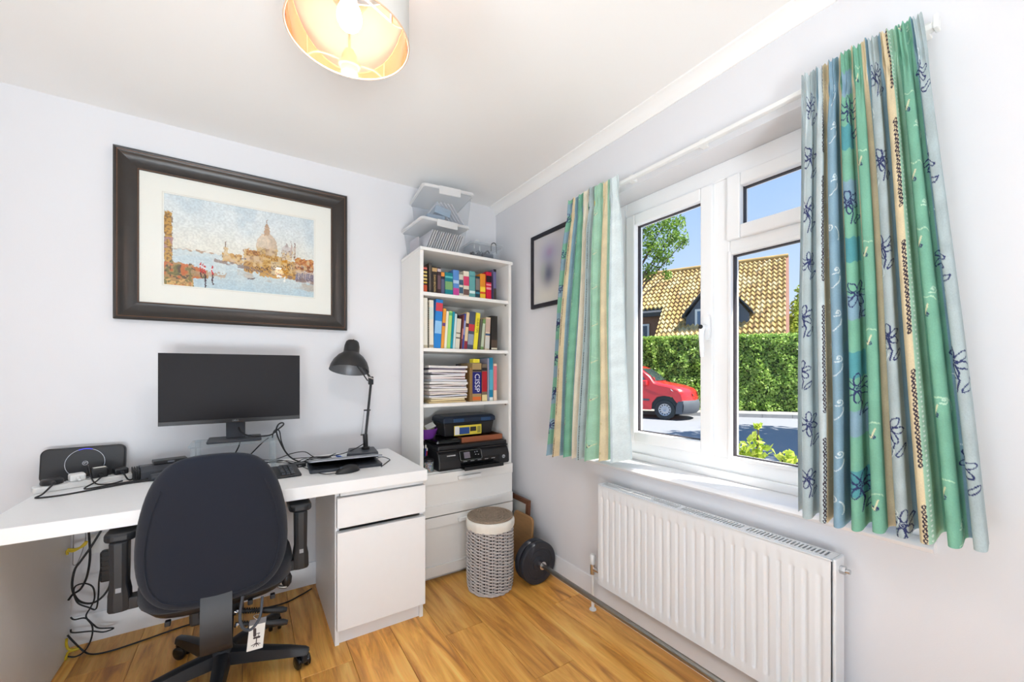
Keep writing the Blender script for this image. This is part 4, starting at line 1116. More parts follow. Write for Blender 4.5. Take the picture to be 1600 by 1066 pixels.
P('gas_column', MB().cyl((HX, HY, 0.10), (HX, HY, 0.22), 0.026, n=20).cyl((HX, HY, 0.22), (HX, HY, 0.31), 0.016, n=20), M['chairplastic'], ch, smooth=True)
P('base_hub', MB().lathe([(0.0, 0.062), (0.040, 0.062), (0.046, 0.075), (0.044, 0.112), (0.034, 0.125), (0.0, 0.125)], (HX, HY, 0), 24), M['chairplastic'], ch, smooth=True)
for k in range(5):
    a = math.radians(-22 + 72 * k)
    d = Vector((math.cos(a), math.sin(a), 0)); n_ = Vector((-d.y, d.x, 0))
    rg_ = []
    for s_, w_, z0_, z1_ in ((0.03, 0.030, 0.068, 0.120), (0.12, 0.026, 0.066, 0.114), (0.24, 0.021, 0.062, 0.098), (0.300, 0.018, 0.060, 0.086), (0.312, 0.012, 0.062, 0.080)):
        p = Vector((HX, HY, 0)) + d * s_
        rg_.append([p + n_ * w_ + Vector((0, 0, z0_)), p - n_ * w_ + Vector((0, 0, z0_)), p - n_ * w_ * 0.8 + Vector((0, 0, z1_ - 0.006)), p - n_ * w_ * 0.4 + Vector((0, 0, z1_)), p + n_ * w_ * 0.4 + Vector((0, 0, z1_)), p + n_ * w_ * 0.8 + Vector((0, 0, z1_ - 0.006))])
    leg = P('base_leg', MB().rings(rg_), M['chairplastic'], ch, smooth=True)
    c0 = Vector((HX, HY, 0)) + d * 0.292
    sw = math.radians((40, -50, 110, 25, 80)[k])
    ax = Vector((math.cos(a + sw), math.sin(a + sw), 0))
    fw = Vector((-ax.y, ax.x, 0)) * 0.012
    P('caster_stem', MB().cyl(c0 + Vector((0, 0, 0.030)), c0 + Vector((0, 0, 0.066)), 0.008, n=10).box(-0.010, 0.010, -0.026, 0.026, 0.026, 0.058, frame_of((c0.x + fw.x, c0.y + fw.y, 0), ax, Vector((-ax.y, ax.x, 0)))), M['chairplastic'], leg, bevel=0.003)
    for sg in (-1, 1):
        w0 = c0 + fw + Vector((0, 0, 0.027)) + ax * 0.010 * sg
        w1 = c0 + fw + Vector((0, 0, 0.027)) + ax * 0.027 * sg
        P('caster_wheel', MB().tube([w0, w0.lerp(w1, 0.2), w0.lerp(w1, 0.75), w1], [0.024, 0.027, 0.027, 0.020], 22), M['blackgloss'], leg, smooth=True)
for sg, xa, side in ((-1, -1.872, 'left'), (1, -1.340, 'right')):
    arm = P('arm_post', MB().rings([[(xa + a_ * w_, -0.708 + b_ * 0.022, z_) for a_, b_ in ((-1, -1), (-0.4, -1.25), (0.4, -1.25), (1, -1), (1, 1), (-1, 1))] for z_, w_ in ((0.412, 0.024), (0.420, 0.028), (0.47, 0.027), (0.50, 0.022), (0.640, 0.024))]), M['chairplastic'], ch, bevel=0.004)
    P('arm_button', MB().box(xa - 0.006, xa + 0.008, -0.737, -0.732, 0.478, 0.493), pm((150, 152, 158)), arm)
    P('arm_pad', MB().prism(rrect(0.082, 0.235, 0.03), 0.028, Matrix.Translation((xa, -0.612, 0.638))), M['chairplastic'], arm, bevel=0.008)
    x_in = HX + sg * 0.20
    P('arm_bracket', MB().box(min(xa, x_in), max(xa, x_in), -0.722, -0.694, 0.420, 0.446).box(min(xa, xa - sg * 0.05), max(xa, xa - sg * 0.05), -0.730, -0.686, 0.412, 0.452), M['chairplastic'], arm, bevel=0.004)
# levers with ribbed bellows, pump bulb and the loop of tube
for (y_, z0_, z1_) in ((-0.760, 0.330, 0.262), (-0.795, 0.300, 0.232)):
    p0 = Vector((HX + 0.045, y_, z0_)); p1 = Vector((-1.392, y_, z1_ + 0.02))
    lv = P('lever', MB().tube([p0.lerp(p1, 0.45), p0.lerp(p1, 0.55), p0.lerp(p1, 0.9), p1], [0.006, 0.011, 0.012, 0.008], 10), M['chairplastic'], ch, smooth=True)
    bl = MB()
    d_ = (p1 - p0)
    for q in range(9):
        a_ = p0 + d_ * (0.06 + q * 0.045); b_ = p0 + d_ * (0.06 + q * 0.045 + 0.022)
        bl.cyl(a_, b_, 0.010, n=10)
    bl.cyl(p0, p0 + d_ * 0.5, 0.006, n=8)
    P('bellows', bl, M['rubber'], lv, smooth=True)
    P('lever_bolt', MB().lathe([(0, -0.006), (0.007, -0.003), (0.008, 0.002), (0, 0.006)], tuple(p0 + Vector((0.004, -0.012, 0))), 12, Matrix.Rotation(PI / 2, 4, 'X')), M['chrome'], lv, smooth=True)
P('tilt_lever', MB().tube(smooth_path([(-1.44, -0.68, 0.385), (-1.415, -0.70, 0.352), (-1.388, -0.71, 0.346)]), 0.006, 8), M['steel'], ch, smooth=True)
P('pump_bulb', MB().lathe([(0.0, 0.030), (0.012, 0.026), (0.019, 0.008), (0.017, -0.014), (0.008, -0.028), (0.0, -0.030)], (-1.388, -0.70, 0.372), 16), M['rubber'], ch, smooth=True)
P('air_tube', MB().tube(smooth_path([(-1.532, -0.872, 0.430), (-1.540, -0.885, 0.370), (-1.532, -0.895, 0.332), (-1.508, -0.895, 0.318), (-1.482, -0.880, 0.345), (-1.474, -0.850, 0.400)]), 0.0048, 8), M['darkgrey'], ch, smooth=True)
# swing tag in a clear sleeve
tg = T('swing_tag', 'white swing tag with a chair picture hanging from the chair lever', 'tag', (-1.49, -0.83, 0.30))
tm = frame_of((-1.492, -0.832, 0.262), (0.98, 0.10, -0.10), (0.10, 0.05, 0.99))
P('sleeve', MB(tm).prism(rrect(0.052, 0.108, 0.006), 0.0012), M['clear'], tg)
P('sleeve_header', MB(tm).box(-0.026, 0.026, 0.034, 0.054, 0.0012, 0.0020), pm((120, 122, 128), 0.3), tg)
cdm = P('card', MB(tm).box(-0.0245, 0.0245, -0.052, 0.034, 0.0013, 0.0018), M['paper'], tg)
pic = MB(tm)
zf = 0.0022
def bar2(a_, b_, w_):
    d_ = Vector((b_[0] - a_[0], b_[1] - a_[1])).normalized(); n_ = Vector((-d_.y, d_.x)) * w_ / 2
    pic.add([(a_[0] + n_.x, a_[1] + n_.y, zf), (a_[0] - n_.x, a_[1] - n_.y, zf), (b_[0] - n_.x, b_[1] - n_.y, zf), (b_[0] + n_.x, b_[1] + n_.y, zf)], [(0, 1, 2, 3)])
pic.prism(rrect(0.0095, 0.030, 0.004), 0.0001, Matrix.Translation((-0.006, 0.008, zf - 0.0001)) @ Matrix.Rotation(0.10, 4, 'Z'))
pic.prism(rrect(0.022, 0.007, 0.003), 0.0001, Matrix.Translation((0.002, -0.011, zf - 0.0001)))
bar2((0.002, -0.014), (0.002, -0.030), 0.0030)
for ex_, ey_ in ((-0.013, -0.036), (-0.006, -0.041), (0.004, -0.042), (0.012, -0.040), (0.016, -0.035)):
    bar2((0.002, -0.030), (ex_, ey_), 0.0024)
bar2((0.006, -0.008), (0.008, 0.002), 0.0018); bar2((0.000, 0.002), (0.011, 0.002), 0.0026)
P('printed_chair', pic, pm((60, 50, 54)), cdm)
P('string', MB().tube(smooth_path([(-1.488, -0.834, 0.312), (-1.500, -0.826, 0.324), (-1.490, -0.806, 0.318), (-1.480, -0.826, 0.322), (-1.486, -0.834, 0.312)]), 0.0008, 5), M['white'], tg, smooth=True)

# ================================================================== MONITOR on its clear riser
ri = T('monitor_riser', 'clear acrylic monitor riser standing on the desk', 'monitor stand', (-1.55, -0.22, DZ))
P('top_plate', MB().prism(rrect(0.34, 0.22, 0.02), 0.006, Matrix.Translation((-1.565, -0.225, 0.868))), M['clear'], ri)
for xx in (-1.715, -1.415):
    for yy in (-0.315, -0.135):
        P('foot', MB().lathe([(0.0, 0.0), (0.014, 0.0), (0.012, 0.004), (0.0105, 0.130), (0.013, 0.137), (0, 0.137)], (xx, yy, DZ + 0.0006), 14), M['clear'], ri, smooth=True)
mo = T('monitor', 'black flat computer monitor standing on the clear riser', 'monitor', (-1.57, -0.22, 0.874))
P('base_plate', MB().prism(rrect(0.21, 0.165, 0.01), 0.010, Matrix.Translation((-1.568, -0.215, 0.8746))), M['darkgrey'], mo, bevel=0.002)
P('neck', MB().box(-1.604, -1.528, -0.215, -0.195, 0.884, 1.05), M['darkgrey'], mo, bevel=0.004)
mx0, mx1, mz0, mz1, my = -1.842, -1.299, 0.962, 1.280, -0.250
P('rear_shell', MB().box(mx0 + 0.002, mx1 - 0.002, my + 0.004, my + 0.028, mz0 + 0.002, mz1 - 0.002).box(mx0 + 0.12, mx1 - 0.12, my + 0.028, my + 0.052, mz0 + 0.06, mz1 - 0.08), M['black'], mo, bevel=0.005)
P('screen', MB().box(mx0, mx1, my, my + 0.005, mz0 + 0.016, mz1), M['screen'], mo, bevel=0.001)
bz = P('bezel', MB().box(mx0, mx1, my - 0.002, my + 0.006, mz0, mz0 + 0.018), M['black'], mo, bevel=0.001)
P('logo', text_mb('DELL', 0.0105, frame_of(((mx0 + mx1) / 2 + 0.005, my - 0.0026, mz0 + 0.009), (1, 0, 0), (0, 0, 1)), stretch=1.15), M['lens'], bz)

# ================================================================== THINGS ON THE DESK
# router leaning on the wall
rt = T('router', 'black rounded wifi hub with a glowing thin ring, leaning in the desk corner', 'router', (-2.112, -0.05, DZ))
rm = frame_of((-2.112, -0.062, DZ + 0.073), (1, 0.03, 0), (0, 0.14, 0.99))
P('shell', MB(rm).prism(rrect(0.262, 0.142, 0.026, 6), -0.032), M['black'], rt, bevel=0.006)
rgm = MB(rm); rgm.lathe([(0.0605, 0.0), (0.0605, 0.0012), (0.0620, 0.0012), (0.0620, 0.0)], (0.004, 0.0, 0.0), 56)
P('ring', rgm, M['lens'], rt, smooth=False, label='thin silver ring on the front')
glow = emit('blue_status_light', (70, 70, 235), 1.2)
gm = MB(rm); gm.add([(0.004 + r_ * math.sin(a), r_ * math.cos(a), 0.0016) for a in [(-0.35 + 0.7 * k / 12) for k in range(13)] for r_ in (0.0603, 0.0623)], [(2 * k, 2 * k + 1, 2 * k + 3, 2 * k + 2) for k in range(12)])
P('status_light', gm, glow, rt)
lgm = MB(rm); lgm.lathe([(0.0078, 0.0), (0.0078, 0.001), (0.0090, 0.001), (0.0090, 0.0)], (0.004, 0.0, 0.0), 28)
P('logo_ring', lgm, M['lens'], rt)
P('logo_lettering', text_mb('BT', 0.0085, rm @ Matrix.Translation((0.004, 0, 0.0012))), pm((226, 226, 230)), rt)

# white extension lead with plugs
pz = DZ + 0.0006
ex = T('extension_lead', 'white multi-socket extension lead lying on the desk by the wifi hub', 'extension lead', (-2.07, -0.17, pz))
em = frame_of((-2.075, -0.172, pz), (0.93, 0.37, 0), (-0.37, 0.93, 0))
eb = P('socket_body', MB(em).prism(rrect(0.30, 0.058, 0.012), 0.022), M['white'], ex, bevel=0.004)
for k in range(4):
    P('socket_plate', MB(em).box(-0.125 + k * 0.066, -0.070 + k * 0.066, -0.024, 0.024, 0.022, 0.0240), M['white'], eb, bevel=0.001)
def plug(u_, label, h=0.03, s=0.05, round_=False, mt='black'):
    p = em @ Vector((u_, 0, 0.0245))
    t = T('plug', label, 'plug', p, 'plugs in the extension lead')
    if round_:
        P('body', MB().lathe([(0, 0), (s / 2, 0), (s / 2 + 0.002, 0.006), (s / 2, h - 0.004), (s / 2 - 0.006, h), (0, h)], p, 24), M[mt], t, smooth=True)
    else:
        P('body', MB(em).box(u_ - s / 2, u_ + s / 2, -0.024, 0.024, 0.0245, 0.0245 + h), M[mt], t, bevel=0.006)
    P('flex_grip', MB(em).tube([(u_, -0.020, 0.0245 + 0.012), (u_, -0.052, 0.0245 + 0.010)], [0.008, 0.005], 8), M[mt], t, smooth=True)
    return em @ Vector((u_, -0.05, 0.0245 + 0.010))
pa = plug(-0.098, 'flat round black plug at the near end of the extension lead', 0.022, 0.062, True)
pb = plug(-0.030, 'white plug in the middle of the extension lead', 0.028, 0.046, False, 'white')
pc = plug(0.034, 'square black power adapter plugged into the extension lead', 0.040, 0.050)
pd = plug(0.100, 'small black plug at the far end of the extension lead', 0.026, 0.046)
P('top_label', MB(em).box(0.016, 0.054, -0.012, 0.012, 0.0648, 0.0653), M['paper'], bpy.data.objects['plug.002'])
def cable(name, label, pts, r=0.0028, m_='rubber', k=6, grp=None):
    return S(name, MB().tube(smooth_path(pts, k), r, 7), M[m_] if isinstance(m_, str) else m_, label, 'cable', tuple(pts[0]), grp, smooth=True)
cz = DZ + 0.0036
cable('power_cable', 'black cable looping from the round plug towards the desk front', [pa, (pa.x - 0.015, pa.y - 0.05, cz + 0.006), (-2.17, -0.335, cz), (-2.10, -0.335, cz), (-2.00, -0.285, cz), (-1.93, -0.255, cz), (-1.85, -0.25, cz), (-1.70, -0.26, cz)], 0.0032)
cable('power_cable', 'black cable arching from the square adapter along the desk', [pc, (pc.x - 0.01, pc.y - 0.03, cz + 0.018), (pc.x - 0.035, pc.y - 0.065, cz), (-1.99, -0.245, cz), (-1.93, -0.225, cz), (-1.85, -0.210, cz), (-1.78, -0.20, cz)], 0.003)
cable('power_cable', 'black cable from the small plug towards the speaker phone', [pd, (pd.x + 0.02, pd.y - 0.02, cz + 0.004), (-1.93, -0.165, cz), (-1.90, -0.185, cz), (-1.84, -0.225, cz), (-1.76, -0.235, cz)], 0.003)
cable('network_cable', 'short black lead dangling from the wifi hub onto the extension lead', [(-2.095, -0.078, DZ + 0.022), (-2.088, -0.105, DZ + 0.062), (-2.078, -0.150, DZ + 0.070), (-2.045, -0.215, cz + 0.01), (-2.00, -0.225, cz), (-1.965, -0.19, cz)], 0.0026)

# grey desktop device with a small black box on top, mostly behind the chair
dv = T('docking_unit', 'dark grey ribbed docking unit lying between wifi hub and monitor', 'docking unit', (-1.86, -0.13, pz))
dm = frame_of((-1.845, -0.135, pz), (0.97, 0.24, 0), (-0.24, 0.97, 0))
P('body', MB(dm).rings([[(x_, y_, z_) for y_, z_ in ((-0.05, 0.0), (0.05, 0.0), (0.05, 0.048), (-0.02, 0.052), (-0.045, 0.03))] for x_ in (-0.075, 0.12)]), M['darkgrey'], dv, bevel=0.004)
for k in range(3):
    P('end_rib', MB(dm).box(-0.098 + k * 0.008, -0.093 + k * 0.008, -0.046, 0.046, 0.0, 0.046), M['black'], dv, bevel=0.002)
P('end_cap', MB(dm).box(-0.098, -0.075, -0.040, 0.040, 0.0, 0.040), M['black'], dv, bevel=0.003)
sb = T('set_top_box', 'small black box resting on the grey docking unit', 'small box', dm @ Vector((0.03, 0.01, 0.053)))
P('case', MB(dm).box(-0.03, 0.09, -0.022, 0.04, 0.0535, 0.068), M['black'], sb, bevel=0.002)
P('front_mark', MB(dm).box(0.018, 0.042, -0.0228, -0.0222, 0.057, 0.064), pm((120, 124, 134)), sb)
hs = T('speaker_phone', 'rounded dark grey handset lying in front of the docking unit', 'handset', (-1.82, -0.225, pz))
P('body', MB(frame_of((-1.80, -0.225, pz), (0.97, 0.24, 0), (-0.24, 0.97, 0))).rings([[(x_, w_ * math.cos(a), 0.015 * s_ + 0.015 * s_ * math.sin(a)) for a in [2 * PI * k / 16 for k in range(16)]] for x_, w_, s_ in ((-0.075, 0.008, 0.4), (-0.068, 0.022, 0.9), (-0.03, 0.026, 1.0), (0.03, 0.024, 0.9), (0.07, 0.024, 1.0), (0.085, 0.010, 0.6))]), M['darkgrey'], hs, smooth=True)
P('keypad', MB(frame_of((-1.80, -0.225, pz), (0.97, 0.24, 0), (-0.24, 0.97, 0))).box(-0.015, 0.03, -0.014, 0.014, 0.027, 0.0285), M['black'], hs)

# keyboard
kb = T('keyboard', 'black computer keyboard at the desk edge behind the chair', 'keyboard', (-1.55, -0.47, pz))
km = frame_of((-1.545, -0.435, pz), (0.995, 0.07, 0), (-0.07, 0.995, 0))
P('base', MB(km).rings([[(x_, y_, z_) for y_, z_ in ((-0.085, 0.0), (0.075, 0.0), (0.075, 0.026), (-0.082, 0.011))] for x_ in (-0.225, 0.225)]), M['black'], kb, bevel=0.004)
keyme = make_mesh('key', MB().rings([[(-0.0078, -0.0075, 0), (0.0078, -0.0075, 0), (0.0078, 0.0075, 0), (-0.0078, 0.0075, 0)], [(-0.0060, -0.0058, 0.0065), (0.0060, -0.0058, 0.0065), (0.0060, 0.0062, 0.0065), (-0.0060, 0.0062, 0.0065)]]), M['darkgrey'])
for r_ in range(6):
    for c_ in range(22):
        if c_ in (14, 18): continue
        y_ = -0.062 + r_ * 0.0215; x_ = -0.206 + c_ * 0.0188 + (0.004 if c_ > 14 else 0)
        zk = 0.011 + (y_ + 0.082) / 0.157 * 0.015
        ko = link('key', keyme, kb)
        p = km @ Vector((x_, y_, zk)) - Vector(kb.location)
        ko.location = p; ko.rotation_euler = Euler((0.095, 0, math.atan2(0.07, 0.995)))

# laptop with its lid ajar
lp = T('laptop', 'slim dark laptop with its lid almost closed beside the mouse', 'laptop', (-1.11, -0.36, pz))
lm = frame_of((-1.114, -0.394, pz), (0.992, -0.05, 0), (0.05, 0.992, 0))
P('base', MB(lm).prism(rrect(0.325, 0.215, 0.012), 0.014), M['darkgrey'], lp, bevel=0.002)
P('keyboard_well', MB(lm).box(-0.145, 0.145, -0.02, 0.095, 0.0142, 0.0152), M['black'], lp)
P('trackpad', MB(lm).box(-0.05, 0.05, -0.095, -0.03, 0.0142, 0.0147), M['black'], lp)
hm = lm @ Matrix.Translation((0, 0.104, 0.018)) @ Matrix.Rotation(math.radians(-9.0), 4, 'X')
ll = P('lid', MB(hm).prism(rrect(0.325, 0.212, 0.010, 4, 0, -0.106), 0.006), mat('silver_grey_lid', (150, 152, 158), 0.4, 0.6), lp, bevel=0.0015)
P('lid_screen', MB(hm).box(-0.150, 0.150, -0.20, -0.012, -0.0008, 0.0), M['blackgloss'], ll)
P('hinge', MB(lm).cyl((-0.13, 0.106, 0.016), (0.13, 0.106, 0.016), 0.006, n=10), M['black'], lp)
cable('laptop_cable', 'thin black lead curling from the right side of the laptop', [lm @ Vector((0.164, 0.04, 0.010)), lm @ Vector((0.195, 0.045, 0.014)), lm @ Vector((0.225, 0.015, 0.003)), lm @ Vector((0.205, -0.03, 0.003)), lm @ Vector((0.150, -0.130, 0.003))], 0.002)
# mouse
ms = T('mouse', 'black computer mouse lying in front of the laptop', 'mouse', (-1.125, -0.535, pz))
mm = frame_of((-1.128, -0.542, pz), (0.96, 0.28, 0), (-0.28, 0.96, 0))
shape = []
for t in [k / 10 for k in range(11)]:
    x_ = -0.056 + 0.112 * t
    s_ = math.sin(PI * min(1, max(0, t * 0.96 + 0.02))) ** 0.5
    hgt = 0.036 * s_ * (0.75 + 0.35 * t)
    shape.append([(x_, 0.031 * s_ * math.cos(a) * (0.92 if math.sin(a) < 0 else 1), max(0, hgt * math.sin(a) if math.sin(a) > 0 else 0) + 0.001) for a in [2 * PI * k / 20 for k in range(20)]])
P('shell', MB(mm).rings(shape), M['black'], ms, smooth=True)
P('wheel', MB(mm).tube([(-0.030, -0.004, 0.022), (-0.030, 0.004, 0.022)], 0.008, 14), M['darkgrey'], ms, smooth=True)
cable('mouse_cable', 'thin black mouse lead running back towards the keyboard', [mm @ Vector((-0.056, 0.0, 0.006)), mm @ Vector((-0.09, 0.03, 0.003)), (-1.255, -0.47, cz - 0.001), (-1.29, -0.33, cz - 0.001), (-1.32, -0.22, cz - 0.001)], 0.0018)
# usb hub behind the keyboard
hb = T('usb_hub', 'small flat black hub lying behind the right end of the keyboard', 'usb hub', (-1.34, -0.30, pz))
hmx = frame_of((-1.335, -0.305, pz), (0.98, 0.2, 0), (-0.2, 0.98, 0))
P('case', MB(hmx).box(-0.055, 0.055, -0.022, 0.022, 0, 0.018), M['black'], hb, bevel=0.003)
for k in range(3):
    P('port', MB(hmx).box(-0.04 + k * 0.03, -0.026 + k * 0.03, -0.0226, -0.0220, 0.006, 0.011), M['lens'], hb)
# cables off the monitor
RC = 'black leads around the monitor riser'
cable('monitor_cable', 'thick black lead looping up off the monitor base edge', [(-1.555, -0.208, 0.935), (-1.545, -0.25, 0.915), (-1.515, -0.27, 0.898), (-1.470, -0.275, 0.892), (-1.425, -0.275, 0.895), (-1.395, -0.27, 0.918), (-1.372, -0.265, 0.938), (-1.376, -0.262, 0.948), (-1.393, -0.262, 0.940), (-1.402, -0.262, 0.910), (-1.388, -0.262, 0.860), (-1.360, -0.262, 0.800), (-1.325, -0.255, 0.760), (-1.270, -0.235, cz), (-1.20, -0.19, cz), (-1.14, -0.15, cz)], 0.0036)
cable('monitor_cable', 'black lead rising beside the riser in a tight bend', [(-1.418, -0.262, 0.8775), (-1.413, -0.255, 0.905), (-1.398, -0.245, 0.916), (-1.386, -0.24, 0.900), (-1.378, -0.24, 0.850), (-1.352, -0.235, 0.785), (-1.30, -0.22, 0.740), (-1.24, -0.205, cz)], 0.0028)
cable('monitor_cable', 'black lead drooping under the left of the riser plate', [(-1.548, -0.14, 0.866), (-1.556, -0.15, 0.83), (-1.582, -0.16, 0.785), (-1.63, -0.17, 0.745), (-1.66, -0.18, cz)], 0.003)
cable('monitor_cable', 'black lead drooping under the right of the riser plate', [(-1.430, -0.16, 0.865), (-1.462, -0.17, 0.84), (-1.50, -0.18, 0.80), (-1.54, -0.19, 0.76), (-1.58, -0.2, cz)], 0.003)
for i_, (dy, dx, lab) in enumerate(((0.0, 0.0, 'black lead trailing along the wall side of the desk'), (-0.03, 0.02, 'second black lead tangled behind the keyboard'), (-0.06, -0.01, 'third black lead tangled near the usb hub'), (0.02, 0.05, 'looped black lead rising by the usb hub'))):
    pts = [(-1.66 + dx, -0.10 + dy, cz + 0.006 * i_), (-1.55 + dx, -0.12 + dy, cz + 0.02), (-1.46 + dx, -0.16 + dy, cz + 0.014), (-1.38 + dx, -0.19 + dy, cz + 0.006 + 0.012 * i_), (-1.32 + dx, -0.21 + dy, cz + 0.030 * (i_ == 3) + 0.006 * i_), (-1.27 + dx, -0.17 + dy, cz + 0.008), (-1.22 + dx, -0.19 - 0.5 * dy, cz + 0.004 * i_), (-1.16 + dx, -0.15 + dy, cz + 0.004 * i_)]
    cable('desk_cable', lab, pts, 0.0022)

# desk lamp
dl = T('desk_lamp', 'black jointed desk lamp with a bell shade beside the bookcase', 'desk lamp', (-0.97, -0.19, DZ))
lb = P('base', MB(frame_of((-0.985, -0.195, pz), (0.985, -0.17, 0), (0.17, 0.985, 0))).rings([[(-0.082, -0.075, 0), (0.082, -0.075, 0), (0.070, 0.075, 0), (-0.070, 0.075, 0)], [(-0.080, -0.073, 0.030), (0.080, -0.073, 0.030), (0.068, 0.073, 0.034), (-0.068, 0.073, 0.034)]]), M['darkgrey'], dl, bevel=0.004)
q0 = Vector((-0.963, -0.185, DZ + 0.034)); q1 = Vector((-0.966, -0.185, 0.845)); q2 = Vector((-0.932, -0.185, 1.155)); q3 = Vector((-1.020, -0.185, 1.285))
P('post', MB().tube([q0, q1], 0.013, 14).tube([q0, q0 + Vector((0, 0, 0.012))], 0.022, 16), M['black'], dl, smooth=True)
la = P('lower_arm', MB().tube([q1 - Vector((0, 0, 0.03)), q2], 0.0068, 10), M['black'], dl, smooth=True)
P('cross_pin', MB().cyl(q1 + Vector((-0.024, 0, 0)), q1 + Vector((0.012, 0, 0)), 0.004, n=8), M['black'], la)
mid = q1.lerp(q2, 0.44)
P('cross_pin', MB().cyl(mid + Vector((-0.022, 0, 0)), mid + Vector((0.014, 0, 0)), 0.004, n=8), M['black'], la)
for dx in (-0.020, 0.010):
    P('spring_rod', MB().cyl(q1 + Vector((dx, 0, 0)), mid + Vector((dx, 0, 0)), 0.0016, n=6), M['chrome'], la, smooth=True)
P('elbow', MB().box(q2.x - 0.016, q2.x + 0.010, -0.197, -0.173, q2.z - 0.030, q2.z + 0.016), M['black'], dl, bevel=0.004)
P('elbow_screw', MB().cyl((q2.x - 0.020, -0.20, q2.z + 0.012), (q2.x + 0.006, -0.20, q2.z + 0.002), 0.005, n=10), M['chrome'], dl, smooth=True)
P('upper_arm', MB().tube([q2, q3], 0.006, 10).tube([q2 + Vector((-0.02, 0, -0.008)), q3 + Vector((-0.022, 0, -0.006))], 0.0035, 8), M['black'], dl, smooth=True)
sm = Matrix.Translation((-1.050, -0.185, 1.205)) @ Matrix.Rotation(math.radians(9), 4, 'Y') @ Matrix.Rotation(math.radians(-14), 4, 'X')
prof_o = [(0.104, 0.0), (0.100, 0.022), (0.088, 0.052), (0.068, 0.080), (0.046, 0.098), (0.042, 0.103), (0.040, 0.140), (0.034, 0.165), (0.028, 0.172), (0.0, 0.174)]
sh_ = P('shade', MB(sm).lathe(prof_o, (0, 0, 0), 36), M['black'], dl, smooth=True)
P('shade_lining', MB(sm).lathe([(0.103, 0.001), (0.098, 0.022), (0.086, 0.050), (0.066, 0.077), (0.044, 0.094), (0.0, 0.096)], (0, 0, 0), 36), mat('dull_silver_lining', (126, 128, 132), 0.45, 0.4), sh_, smooth=True, label='silver lining of the shade')
P('switch', MB(sm).cyl((0.004, 0, 0.172), (0.004, 0, 0.184), 0.003, n=8), M['black'], sh_)
P('bulb', MB(sm).lathe([(0.0, 0.03), (0.016, 0.034), (0.024, 0.05), (0.018, 0.072), (0.012, 0.094), (0, 0.094)], (0, 0, 0), 18), pm((170, 170, 172), 0.4), sh_, smooth=True)
cable('lamp_cable', 'black flex running from the desk lamp along the wall', [(-0.972, -0.200, 0.800), (-1.02, -0.20, 0.775), (-1.08, -0.185, 0.752), (-1.15, -0.14, cz + 0.003), (-1.22, -0.12, cz + 0.003), (-1.32, -0.13, cz + 0.008)], 0.0026)
bp_ = T('blue_pen', 'blue pen lying against the desk lamp base', 'pen', (-1.07, -0.22, pz))
P('barrel', MB().cyl((-1.100, -0.205, pz + 0.0062), (-1.075, -0.285, pz + 0.0062), 0.006, n=10), pm((40, 100, 190), 0.35), bp_, smooth=True)
P('cap', MB().tube([(-1.100, -0.205, pz + 0.0074), (-1.113, -0.165, pz + 0.0074)], [0.0072, 0.004], 10), pm((30, 80, 170), 0.35), bp_, smooth=True)

# ================================================================== LARGE FRAMED WATERCOLOUR
FX0, FX1, FZ0, FZ1 = -2.028, -1.031, 1.440, 2.226
pf = T('framed_watercolour', 'large dark framed watercolour of a domed canal city above the desk', 'picture', ((FX0 + FX1) / 2, -0.02, FZ0))
prof = [(0.0, 0.002), (0.0, 0.030), (0.006, 0.036), (0.014, 0.034), (0.024, 0.026), (0.044, 0.019), (0.064, 0.017), (0.076, 0.020), (0.082, 0.019), (0.086, 0.012), (0.086, 0.002)]
def rail(c0, c1, inward0, inward1):       # one mitred moulding rail between two outer corners
    rings_ = []
    for c_, inw in ((c0, inward0), (c1, inward1)):
        rings_.append([(c_[0] + inw[0] * d_, -h_, c_[1] + inw[1] * d_) for d_, h_ in prof])
    return MB().rings(rings_)
cs = {'tl': ((FX0, FZ1), (1, -1)), 'tr': ((FX1, FZ1), (-1, -1)), 'br': ((FX1, FZ0), (-1, 1)), 'bl': ((FX0, FZ0), (1, 1))}
for a, b in (('tl', 'tr'), ('tr', 'br'), ('br', 'bl'), ('bl', 'tl')):
    r_ = P('frame_rail', rail(cs[a][0], cs[b][0], cs[a][1], cs[b][1]), M['frame'], pf, smooth=True)
    for off, hh in ((0.0145, 0.0345), (0.083, 0.0195)):
        pa_ = (cs[a][0][0] + cs[a][1][0] * off, -hh, cs[a][0][1] + cs[a][1][1] * off)
        pb_ = (cs[b][0][0] + cs[b][1][0] * off, -hh, cs[b][0][1] + cs[b][1][1] * off)
        P('rubbed_edge', MB().tube([pa_, pb_], 0.0014, 6), M['framerub'], r_, smooth=True)
IX0, IX1, IZ0, IZ1 = -1.854, -1.206, 1.618, 2.055
mt = MB()
ox0, ox1, oz0, oz1 = FX0 + 0.08, FX1 - 0.08, FZ0 + 0.08, FZ1 - 0.08
for (a, b, c_, d_) in ((ox0, ox1, IZ1, oz1), (ox0, ox1, oz0, IZ0), (ox0, IX0, IZ0, IZ1), (IX1, ox1, IZ0, IZ1)):
    mt.box(a, b, -0.011, -0.0085, c_, d_)
P('mount_board', mt, M['matboard'], pf)
bev_ = MB()
for off, hh in ((0.006, 0.0112),):
    for p_, q_ in (((IX0 - off, IZ1 + off), (IX1 + off, IZ1 + off)), ((IX1 + off, IZ1 + off), (IX1 + off, IZ0 - off)), ((IX1 + off, IZ0 - off), (IX0 - off, IZ0 - off)), ((IX0 - off, IZ0 - off), (IX0 - off, IZ1 + off))):
        bev_.tube([(p_[0], -hh, p_[1]), (q_[0], -hh, q_[1])], 0.0008, 4)
P('mount_line', bev_, pm((222, 218, 206)), pf)
P('backing', MB().box(ox0, ox1, -0.0045, -0.002, oz0, oz1), M['brownwood'], pf)

